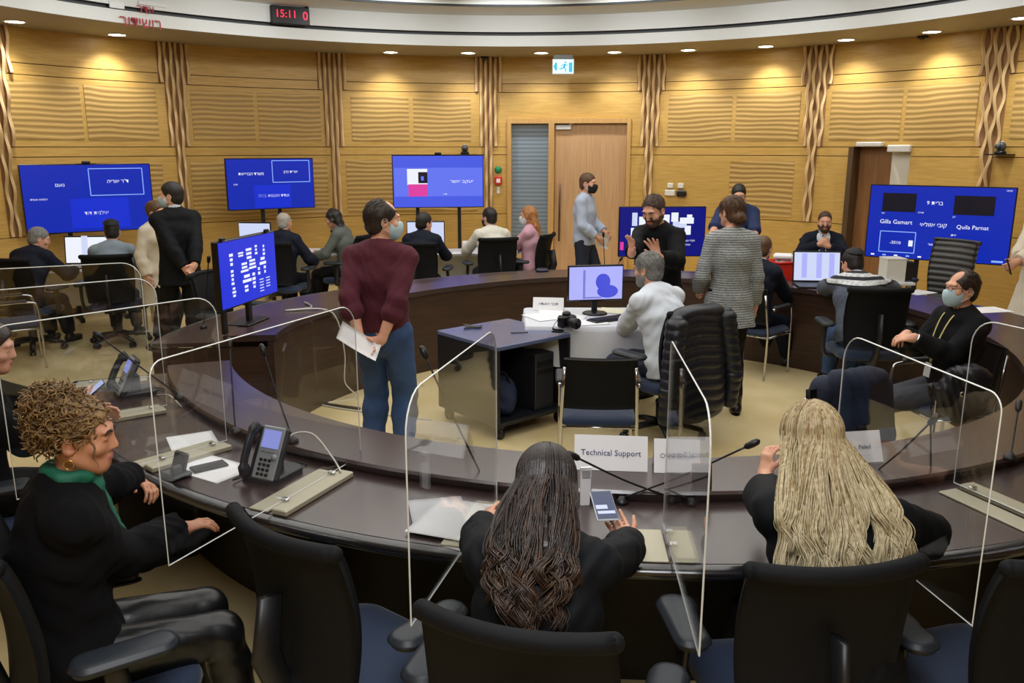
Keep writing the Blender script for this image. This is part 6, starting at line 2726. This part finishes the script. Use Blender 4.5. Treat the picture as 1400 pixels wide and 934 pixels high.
def desk_phone(c, rz, label):
    """Upright office phone: sloped silver face with lit display and keys, handset at its left, round-cornered foot."""
    t = thing('desk_phone', label, 'phone', c, rz, 'desk phones on the near desk')
    b = MB()
    pl_ = [(x, y) for x, y in rrect(.19, .21, .04)]
    vs = [(x, y + .05, 0) for x, y in pl_] + [(x, y + .05, .022) for x, y in pl_] + [(x * .92, y * .92 + .05, .028) for x, y in pl_]
    n = len(pl_)
    b.add(vs, [tuple(range(n))[::-1], tuple(range(2 * n, 3 * n))] + [(r_ * n + i, r_ * n + (i + 1) % n, (r_ + 1) * n + (i + 1) % n, (r_ + 1) * n + i) for r_ in (0, 1) for i in range(n)], 0, False)
    b.box((0, .05, .07), (.10, .05, .10), bev=.01)
    b.build('foot', m_phone, t)
    M = Matrix.Translation((0.02, -.045, .015)) @ Matrix.Rotation(math.radians(-27), 4, 'X')
    b = MB()
    b.box((.0, .012, .115), (.155, .035, .23), M, bev=.012)
    bo = b.build('body', m_phone, t)
    b = MB()
    b.box((.012, -.008, .115), (.115, .008, .222), M, bev=.004)
    fo = b.build('face_plate', m_phonesil, bo)
    b = MB()
    b.box((.012, -.0135, .172), (.088, .004, .075), M)
    b.build('display', S_LCD, bo)
    b = MB()
    for i in range(4):
        for j in range(3):
            b.box((-.014 + j * .022, -.0145, .024 + i * .020), (.016, .006, .012), M, bev=.002)
    b.build('keypad', m_black, bo)
    b = MB()
    for j in range(4):
        b.box((-.018 + j * .020, -.0145, .122), (.014, .005, .007), M)
    b.lathe([(.001, 0), (.014, 0), (.014, .005), (.001, .006)], 14, M=M @ Matrix.Translation((.048, -.012, .10)) @ Matrix.Rotation(math.pi / 2, 4, 'X'))
    b.build('soft_keys', m_phonesil, bo)
    b = MB()
    hp = [M @ Vector(q_) for q_ in ((-.072, -.018, .014), (-.074, -.040, .05), (-.074, -.045, .115), (-.074, -.040, .18), (-.072, -.018, .22))]
    b.tube(smooth_path(hp, 5), [.026 if i < 5 or i > 15 else .018 for i in range(21)], 10, flat=(.8, 1.1))
    b.build('handset', m_phone, t)
    b = MB()
    b.tube(smooth_path([tuple(hp[0]), (-.09, -.08, .01), (-.04, .16, .006), (.06, .20, .006), (.02, .12, .012)], 6), .003, 6)
    b.build('cord', m_black, t)
    return t


def radial_rz(p):
    """Turn that makes a thing face the seat outside the ring."""
    d = Vector((RC.x - p.x, RC.y - p.y, 0))
    return heading(d.x, d.y)


for px, py, lab, extra in ((362, 655, 'desk phone with lit display nearest the camera, left of the papers strip', .12), (172, 540, 'desk phone with lit display farther along the desk, above the curly hair', .1)):
    p = on(px, py, ZW)
    desk_phone((p.x, p.y, ZW), radial_rz(p) + extra, lab)

# ------------------------------------------------------------------ gooseneck microphones
def gooseneck(base, tip, label, mid=None, base_r=.028):
    base, tip = Vector(base), Vector(tip)
    t = thing('gooseneck_microphone', label, 'microphone', base, 0, 'gooseneck microphones on the ring desk')
    d = tip - base
    md = Vector(mid) - base if mid else d * .5 + Vector((0, 0, .0))
    b = MB()
    b.lathe([(.001, 0), (base_r, 0), (base_r, .012), (base_r * .6, .020), (.010, .03), (.001, .03)], 18)
    b.build('base', m_black, t)
    pts = smooth_path([(0, 0, .02), tuple(md), tuple(d)], 8)
    b = MB()
    b.tube(pts, .0042, 7)
    b.build('neck', m_black, t)
    u = (Vector(pts[-1]) - Vector(pts[-3])).normalized()
    b = MB()
    b.tube([d - u * .012, d - u * .002, d + u * .022, d + u * .042, d + u * .050], [.006, .0125, .0145, .0125, .004], 12)
    b.build('capsule', m_black, t)
    return t


MICS = [((850, 688), (1022, 610), 2.95, None, 'gooseneck microphone pointing away beside the blond woman'),
        ((918, 687), (789, 626), 2.98, None, 'gooseneck microphone crossing behind the Technical Support card, its head by the dark hair'),
        ((660, 660), (582, 488), 3.35, (608, 545), 'bent gooseneck microphone between the maroon sweater man\'s legs and the cart'),
        ((400, 605), (361, 484), 3.75, None, 'gooseneck microphone behind the nearest desk phone'),
        ((322, 592), (314, 474), 4.0, None, 'upright gooseneck microphone seen through the front-left divider'),
        ((245, 545), (139, 462), 4.15, (200, 508), 'gooseneck microphone bent over the farther desk phone'),
        ((1192, 655), (1272, 578), 3.2, None, 'gooseneck microphone leaning right, past the blond hair'),
        ((1272, 655), (1273, 540), 3.25, None, 'upright gooseneck microphone behind the right-hand strips'),
        ((1381, 628), (1392, 560), 3.55, None, 'gooseneck microphone near the right edge of the picture')]
for bp, tp, Y, mp, lab in MICS:
    zb = ZL if bp[1] < 650 else ZW
    bs = on(bp[0], bp[1], zb)
    tp3 = at(tp[0], tp[1], Y if Y else bs.y)
    md3 = at(mp[0], mp[1], (bs.y + tp3.y) / 2) if mp else None
    gooseneck(bs, tp3, lab, md3)
for (bx, by), (tx, ty), lab in (((826, 366), (825, 323), 'upright gooseneck microphone on the far desk before the door'), ((300, 378), (285, 358), 'small gooseneck microphone left of the desk-top screen'), ((838, 362), (848, 356), 'low gooseneck microphone lying along the far desk')):
    bs = on(bx, by, ZW if by < 370 else ZL)
    if 'desk-top' in lab:
        bs = rp(176, .7, ZW)
        gooseneck(bs, at(tx, ty, bs.y - .1), lab)
    else:
        bs.z = ZW
        dd = Vector((bs.x - RC.x, bs.y - RC.y, 0)).normalized()
        ang = math.degrees(math.atan2(dd.y, dd.x))
        bs = rp(ang, .55, ZW)
        gooseneck(bs, at(tx, ty, bs.y), lab)

# ------------------------------------------------------------------ small things on the near desk
p0 = on(292, 641, ZW)
sheet_paper((p0.x, p0.y, ZW + .001), -.55, .30, .21, 'white sheet under a grey phone, left of the nearest desk phone')
p = on(286, 640, ZW)


def smartphone(c, rz, label, m_case, scr, tiltx=0.0, w_=.074, L=.15):
    t = thing('smartphone', label, 'phone', c, rz)
    t.rotation_euler = (tiltx, 0, rz)
    b = MB()
    b.box((0, 0, .0045), (w_, L, .009), bev=.004)
    b.build('case', m_case, t)
    b = MB()
    b.box((0, 0, .0093), (w_ - .006, L - .008, .0012))
    so = b.build('screen', scr, t)
    return t, so


smartphone((p.x, p.y, ZW + .003), -.9, 'dark smartphone lying on the white sheet', m_black, mat('glass_dark', rgb(38, 40, 44), .15))
# phone in the hand of the woman with wavy hair
Wp, d_, n_, t_ = KW['hnd'][1]
pw = to_world(KW, Wp + d_ * .11 + n_ * .030)
t, so = smartphone(at(826, 693, pw.y), .1, 'smartphone with lit white messages held by the woman with wavy hair', mat('case_pale', rgb(196, 204, 212), .4), screen_mat('phone_blue', rgb(34, 52, 96), .9), math.radians(16), .076, .152)
b = MB()
b.box((-.012, -.012, .0102), (.04, .02, .0008))
b.box((.0, -.04, .0102), (.06, .014, .0008))
b.build('message_block', S_GREYV, so)
# phone in the hand of the person at the left edge
Wp, d_, n_, t_ = KL['hnd'][1]
pw = to_world(KL, Wp + d_ * .11 + n_ * .03)
t, so = smartphone(pw, -1.0, 'smartphone held up by the person cut off by the left edge', m_black, screen_mat('phone_glow', rgb(170, 190, 236), .9), math.radians(38))
# phone in red case leaning at the riser
p = on(962, 690, ZW)
t, so = smartphone((p.x, p.y + .055, ZW + .072), radial_rz(p), 'dark smartphone in a red case standing upright beside the edge-on divider', mat('case_red', rgb(120, 34, 44), .3), mat('glass_dark', rgb(38, 40, 44), .15), math.radians(78), .08, .15)
# phone of the person at the right edge
Wp, d_, n_, t_ = PR['hnd'][-1]
pw = to_world(PR, Wp + d_ * .09 + n_ * .03)
smartphone(pw, 1.2, 'dark smartphone held up by the person at the right edge', m_black, mat('glass_dark', rgb(38, 40, 44), .15), math.radians(70))

# black holder left of the white sheet
p = on(241, 652, ZW)
t = thing('phone_holder', 'small black cradle standing on the desk edge by the curly-haired woman', 'holder', (p.x, p.y, ZW), -.6)
b = MB()
b.box((0, 0, .012), (.11, .09, .024), bev=.008)
b.build('foot', m_black, t)
b = MB()
b.box((-.012, .012, .055), (.085, .022, .10), Matrix.Rotation(math.radians(-20), 4, 'X'), bev=.007)
b.box((.035, -.02, .04), (.025, .05, .05), bev=.008)
b.build('cradle', m_black, t)

# papers and writing pads around the woman with wavy hair
for (px, py, rz, w_, d_, lab, m_) in ((618, 712, -.35, .23, .32, 'white sheets lying left of the woman with wavy hair, under the divider', None), (648, 730, -.5, .12, .27, 'narrow white sheet at the elbow of the woman with wavy hair', None),
                                      (600, 705, .2, .21, .29, 'pale sheet farther left, beside the divider base', mat('paper_grey', rgb(206, 208, 212), .7)), (1222, 735, -.75, .16, .30, 'pale folder under the elbow of the blond woman', mat('folder_pale', rgb(186, 190, 182), .6)), (265, 606, .5, .21, .30, 'white sheet standing in for a reflection in the middle divider', None)):  # the last sheet is a reflection in the divider, laid down as paper
    p = on(px, py, ZW + .002)
    sheet_paper((p.x, p.y, ZW + (.010 if 'pale sheet' in lab else .0125 if 'white sheets' in lab else .0015)), rz, w_, d_, lab, m=m_)
# white card standing behind the woman's head
p = on(800, 690, ZW)
t = thing('folded_card', 'narrow white card standing on end beside the dark wavy hair', 'card', (p.x, p.y, ZW), .15)
b = MB()
b.prism([(-.02, 0), (.016, 0), (.022, .155), (-.022, .155)], .012)
b.build('card', m_paper, t)
b = MB()
b.box((0, -.008, .13), (.03, .004, .03))
b.build('print', mat('print_grey', rgb(176, 178, 186), .7), t)

# paper in the hands of the man in maroon
Wp, d_, n_, t_ = PM['hnd'][-1]
b = MB()
pw = to_world(PM, Wp)
b.sheet(lambda u, v: ((u - .5) * .27, .02 * math.sin(u * 2.5), (v - .5) * .12 - .05 * u), 10, 4, .0014)
o = b.build('paper', m_paper, None, at(493, 461, pw.y - .06))
o.rotation_euler = (math.radians(-35), math.radians(22), .1)
tag(o, 'folded white paper held behind his back by the man in maroon', 'paper')
# papers of the man at the door
Wp, d_, n_, t_ = PD['hnd'][1]
pw = to_world(PD, Wp + d_ * .08)
b = MB()
b.sheet(lambda u, v: ((u - .5) * .15, .01 * u, (v - .5) * .21), 4, 4, .004)
o = b.build('paper', m_paper, None, pw)
o.rotation_euler = (.5, .3, -.5)
tag(o, 'white papers in the hand of the man at the door', 'paper')

# ------------------------------------------------------------------ right side: basket, laptop, papers, leather chair
p = rp(54, .72, ZW)
pb = at(1075, 365, p.y)
m_red = mat('basket_red', rgb(214, 44, 32), .4)
t = thing('basket', 'red plastic basket on the far desk with white packets on top', 'basket', (pb.x, p.y, ZW), .2)
b = MB()
for z0, z1, s0, s1 in ((0, .17, .92, 1.0),):
    po, pi = rrect(.33, .25, .04), rrect(.316, .236, .034)
    n = len(po)
    vs = [(x * s0, y * s0, .0) for x, y in po] + [(x, y, .185) for x, y in po] + [(x, y, .185) for x, y in pi] + [(x * s0, y * s0, .008) for x, y in pi]
    fs = [(r_ * n + i, r_ * n + (i + 1) % n, (r_ + 1) * n + (i + 1) % n, (r_ + 1) * n + i) for r_ in range(3) for i in range(n)] + [tuple(range(n))[::-1], tuple(range(3 * n, 4 * n))]
    b.add(vs, fs, 0, False)
b.build('tub', m_red, t)
b = MB()
b.tube([(x * 1.03, y * 1.03, .182) for x, y in rrect(.33, .25, .04)], .011, 8, closed=True)
b.build('rim', m_red, t)
for i, (x, y, rz) in enumerate(((.0, .01, .2), (-.05, -.03, -.3))):
    b = MB()
    b.box((0, 0, .03), (.2, .14, .06), bev=.02)
    o = b.build('packet', m_paper, None, (pb.x + x, p.y + y, ZW + .145 + .062 * i))
    o.rotation_euler.z = rz
    tag(o, ('white packet lying lower in the red basket', 'white packet on top in the red basket')[i], 'packet', 'packets in the red basket')
p = on(1120, 391, ZL)
t, so, M = laptop((p.x, p.y - .02, ZL), heading(.1, 1), .46, 'open laptop with a pale page before the man in patterned sweater', S_GREYV, tilt=10)
for i, x in enumerate((-.12, .02, .14)):
    b = MB()
    b.box((x, -.009, .16), (.05, .001, .24), M)
    b.build('page_band', S_LAV, so)
p = on(1345, 424, ZW)
sheet_paper((p.x, p.y, ZW + .001), .2, .40, .24, 'white papers on the desk behind the man with lanyard')
p = on(1255, 400, ZW)
sheet_paper((p.x, p.y, ZW + .001), .5, .30, .21, 'pale sheet on the desk before the grey leather chair', mat('paper_grey', rgb(206, 208, 212), .7))
lc = make_office_chair('empty grey leather chair below the corner screen', m_leather, wave_mat('ribbed_leather', rgb(40, 39, 40), rgb(84, 82, 80), 5.0, 'Z', .3, .45, .5), .48, .62)
pch = at(1283, 385, 8.75)
lc.location = (pch.x, pch.y, 0)
lc.rotation_euler.z = heading(-.85, -.5)
t = box_thing('white_case', 'white box with a black side beside the corner screen stand', 'box', (at(1218, 385, 8.7).x, 8.7, .74), (.20, .2, .23), m_offwhite)
b = MB()
b.box((.14, -.01, .11), (.08, .16, .20), bev=.01)
b.build('black_module', m_black, t)
pt = at(1218, 385, 8.7)
side_table(pt.x + .02, 8.7, 0, .34, .3, 'low side table under the white box by the corner screen')
p = on(741, 371, ZW)
t = thing('desk_puck', 'small dark blue device lying on the far desk, left of the door', 'device', (p.x, p.y, ZW))
b = MB()
b.lathe([(.001, 0), (.07, 0), (.075, .012), (.06, .03), (.001, .034)], 24)
b.build('shell', mat('device_navy', rgb(30, 34, 60), .4), t)
b = MB()
b.lathe([(.001, .034), (.02, .034), (.02, .038), (.001, .039)], 16)
b.build('button', m_black, t)

# chairs standing empty at the far left
p = on(40, 500, 0)
visitor_chair(p.x - .1, p.y, .75, .5, 'empty visitor chair with blue seat at the far left, before the grey-haired man')
office_chair(-2.52, 7.45, .95, -.3, 'empty swivel chair behind the desk-top screen')


# ------------------------------------------------------------------ on the wall and fascia
def wall_thing(name, label, cat, px, py, d=.0):
    a = wall_ang(px)
    h_ = wall_hit(px, py)
    t = thing(name, label, cat, wp(a, h_.z, d), a + math.pi / 2)     # local y points out of the room, x to the left seen from inside
    t.rotation_euler.z = a - math.pi / 2
    return t


def wall_camera(px, py, label, shelf):
    t = wall_thing('wall_camera', label, 'camera', px, py)
    b = MB()
    b.box((0, -.10, -.045), (.24 if shelf else .14, .20, .014))
    b.build('bracket', m_black, t)
    b = MB()
    b.lathe([(.001, -.038), (.062, -.038), (.066, -.02), (.05, .0), (.001, .004)], 20, M=Matrix.Translation((0, -.10, 0)))
    b.build('base', m_black, t)
    b = MB()
    b.ball((0, -.10, .045), (.055, .055, .06), 10)
    b.cyl((0, -.14, .05), (0, -.185, .05), .030, 16)
    b.build('head', mat('camera_grey', rgb(76, 80, 86), .4), t)
    b = MB()
    b.ball((0, -.09, .095), (.022, .022, .014), 8)
    b.build('cap', m_offwhite, t)


wall_camera(635, 207, 'small dome camera on the wall above the third wall screen', False)
wall_camera(1376, 206, 'dome camera on a small wall shelf at the right edge', True)
t = wall_thing('door_intercom', 'pair of white wall boxes with a black reader, above the bearded man', 'intercom', 928, 262)
for x, z, sz in ((-.10, .09, .09), (.06, .09, .09)):
    b = MB()
    b.box((x, -.02, z), (sz, .04, sz * .85), bev=.008)
    b.build('switch_box', m_offwhite, t)
b = MB()
b.box((-.10, -.025, -.02), (.16, .05, .09), bev=.01)
b.build('thermostat', m_offwhite, t)
b = MB()
b.box((.08, -.03, -.03), (.15, .06, .10), bev=.02)
b.build('reader', m_black, t)
t = wall_thing('alarm_point', 'red alarm box below a round green button, left of the door', 'alarm', 681, 247)
b = MB()
b.box((0, -.025, 0), (.12, .05, .13), bev=.012)
b.build('red_box', mat('alarm_red', rgb(206, 40, 30), .4), t)
b = MB()
b.box((0, -.052, 0), (.06, .006, .06))
b.build('white_plate', m_paper, t)
b = MB()
b.lathe([(.001, 0), (.055, 0), (.058, .012), (.045, .03), (.001, .034)], 24, M=Matrix.Translation((0, 0, .17)) @ Matrix.Rotation(math.pi / 2, 4, 'X'))
b.build('green_button', mat('button_green', rgb(20, 130, 84), .4), t)
b = MB()
b.box((0, -.01, -.15), (.05, .02, .11), bev=.006)
b.build('tag', m_offwhite, t)

t = thing('exit_sign', 'white and blue exit sign hanging from the soffit above the door', 'sign', at(770, 91, 12.45))
b = MB()
b.box((0, .02, 0), (.31, .035, .21), bev=.006)
b.build('box', m_offwhite, t)
b = MB()
b.box((0, 0, 0), (.285, .004, .185))
fo = b.build('lit_face', mat('exit_face', rgb(210, 240, 246), .4, emit=rgb(190, 236, 248), estr=.9), t)
m_exit = mat('exit_blue', rgb(70, 184, 214), .4, emit=rgb(60, 180, 214), estr=.5)
b = MB()
b.ball((.03, -.004, .055), (.014, .002, .014), 8)
b.tube([(.025, -.004, .035), (.01, -.004, -.01)], .013, 6, flat=(1, .2), up=(1, 0, 0))
b.tube([(.01, -.004, -.01), (.04, -.004, -.04), (.03, -.004, -.075)], .008, 6, flat=(1, .2), up=(1, 0, 0))
b.tube([(.01, -.004, -.01), (-.02, -.004, -.03), (-.055, -.004, -.03)], .008, 6, flat=(1, .2), up=(1, 0, 0))
b.tube([(.022, -.004, .03), (.055, -.004, .015), (.07, -.004, .03)], .006, 6, flat=(1, .2), up=(1, 0, 0))
b.tube([(.022, -.004, .03), (-.015, -.004, .02), (-.03, -.004, -.01)], .006, 6, flat=(1, .2), up=(1, 0, 0))
b.build('running_figure', m_exit, fo)
b = MB()
b.box((-.10, -.003, 0), (.03, .002, .11))
b.add([(-.14, -.004, 0), (-.11, -.004, -.05), (-.11, -.004, .05)], [(0, 1, 2)])
b.box((.105, -.003, -.01), (.05, .002, .13))
b.build('arrow', m_exit, fo)
b = MB()
b.box((0, .02, .13), (.28, .05, .06), bev=.008)
b.build('hanger', mat('hanger_grey', rgb(120, 122, 120), .5), t)

# clock on the fascia
def on_fascia(px, py, r=5.38):
    v = ray(px, py)
    o = Vector((-CC[0], -CC[1]))
    a_, b_, c_ = v.xy.dot(v.xy), 2 * o.dot(v.xy), o.dot(o) - r * r
    tt = (-b_ + math.sqrt(b_ * b_ - 4 * a_ * c_)) / (2 * a_)
    p = Vector((0, 0, CAMH)) + v * tt
    return p, math.atan2(p.y - CC[1], p.x - CC[0])


p, a = on_fascia(395, 22)
t = thing('digital_clock', 'black digital clock with red digits on the white fascia', 'clock', p, a - math.pi / 2)
b = MB()
b.box((0, -.04, 0), (.50, .07, .22), bev=.01)
b.build('case', m_black, t)
text_mesh('digits', '15:11', .13, mat('led_red', rgb(230, 40, 70), .4, emit=rgb(240, 30, 70), estr=1.6), t, Matrix.Translation((-.06, -.077, .01)) @ Matrix.Rotation(math.pi / 2, 4, 'X'), .001)
text_mesh('digits', '0', .15, MATS['led_red'], t, Matrix.Translation((.19, -.077, .0)) @ Matrix.Rotation(math.pi / 2, 4, 'X'), .001)
b = MB()
b.box((.22, -.06, .135), (.05, .05, .05), bev=.01)
b.build('sensor', m_black, t)
b = MB()
b.tube(smooth_path([(.24, -.02, -.03), (.30, .0, -.06), (.34, -.0, -.05), (.35, .0, .02)], 5), .004, 6)
b.build('cable', m_offwhite, t)

# red lettering hung at the fascia
p, a = on_fascia(190, 18, 5.37)
t = thing('lettering_sign', 'sign of red Hebrew letters with white strips on the white fascia', 'sign', p, a - math.pi / 2)
m_redletter = mat('letter_red', rgb(176, 30, 50), .4)
text_mesh('letters', 'רושידור', .165, m_redletter, t, Matrix.Translation((.01, -.012, -.105)) @ Matrix.Rotation(math.pi / 2, 4, 'X'), .002)
text_mesh('letters', 'אדר', .13, m_redletter, t, Matrix.Translation((.08, -.012, .045)) @ Matrix.Rotation(math.pi / 2, 4, 'X'), .002)
b = MB()
b.box((-.26, -.01, .055), (.17, .02, .07), bev=.004)
b.build('white_strip', m_paper, t)
b = MB()
b.box((.17, -.01, .115), (.34, .02, .04), bev=.004)
b.build('white_strip', m_paper, t)

# small dark sensors where the soffit meets the wall
for px, py, lab in ((663, 82, 'small dark sensor under the soffit above the rib column left of the door'), (1249, 53, 'small dark sensor under the soffit above the corner screen')):
    hsen = wall_thing('ceiling_sensor', lab, 'sensor', px, py, .06)
    hsen.location.z = CEIL
    b = MB()
    b.box((0, 0, -.015), (.12, .06, .03), bev=.006)
    b.build('case', m_black, hsen)
    b = MB()
    b.ball((0, -.01, -.035), (.03, .03, .02), 8)
    b.build('eye_dome', mat('dome_grey', rgb(60, 60, 62), .2), hsen)

# ------------------------------------------------------------------ cables
def cable(pts, r, m, label):
    b = MB()
    b.tube(smooth_path(pts, 8), r, 7)
    o = b.build('cable', m, None)
    return tag(o, label, 'cable')


m_cablew = mat('cable_white', rgb(212, 210, 200), .5)
e = lambda d, o, z: tuple(rp(d, o, z))
pa, pb_ = on(445, 430, ZL), on(425, 425, ZL)
cable([tuple(rp(166, .30, ZL + .006)), tuple(rp(163, .05, ZL + .008)), tuple(rp(161, -.03, .70)), tuple(rp(160, -.06, .40)), tuple(rp(160, -.05, .15)), tuple(rp(159, -.12, .008)),
       tuple(on(440, 553, .008)), tuple(on(520, 566, .008)), tuple(on(590, 574, .008))], .006, m_cablew, 'white cable hanging down the far desk front and across the floor')
cable([tuple(on(430, 550, .01)), tuple(on(462, 555, .01)), tuple(on(492, 559, .01))], .014, m_black, 'thick black cable joint on the floor left of the maroon man')
p1 = on(395, 640, ZW)
cable([tuple(on(372, 645, ZW + .008)), tuple(on(395, 628, ZW) + Vector((0, 0, .10))), tuple(on(428, 628, ZW) + Vector((0, 0, .12))), tuple(on(455, 640, ZW) + Vector((0, 0, .05))), tuple(on(466, 645, ZW + .03))], .004, m_cablew, 'white cable arching from the nearest desk phone to the divider base')
cable([tuple(on(215, 540, ZW + .006)), tuple(on(232, 548, ZW) + Vector((0, 0, .03))), tuple(on(248, 556, ZW + .006))], .004, m_cablew, 'short white cable beside the farther desk phone')
cable([tuple(rp(150, .5, ZW + .006)), tuple(rp(155, .42, ZW + .008)), tuple(rp(158, .38, ZL + .008)), tuple(rp(162, .18, ZL + .008)), tuple(rp(166, .30, ZL + .008))], .007, mat('cable_grey', rgb(150, 148, 142), .5), 'grey cable lying on the far desk by the desk-top screen')
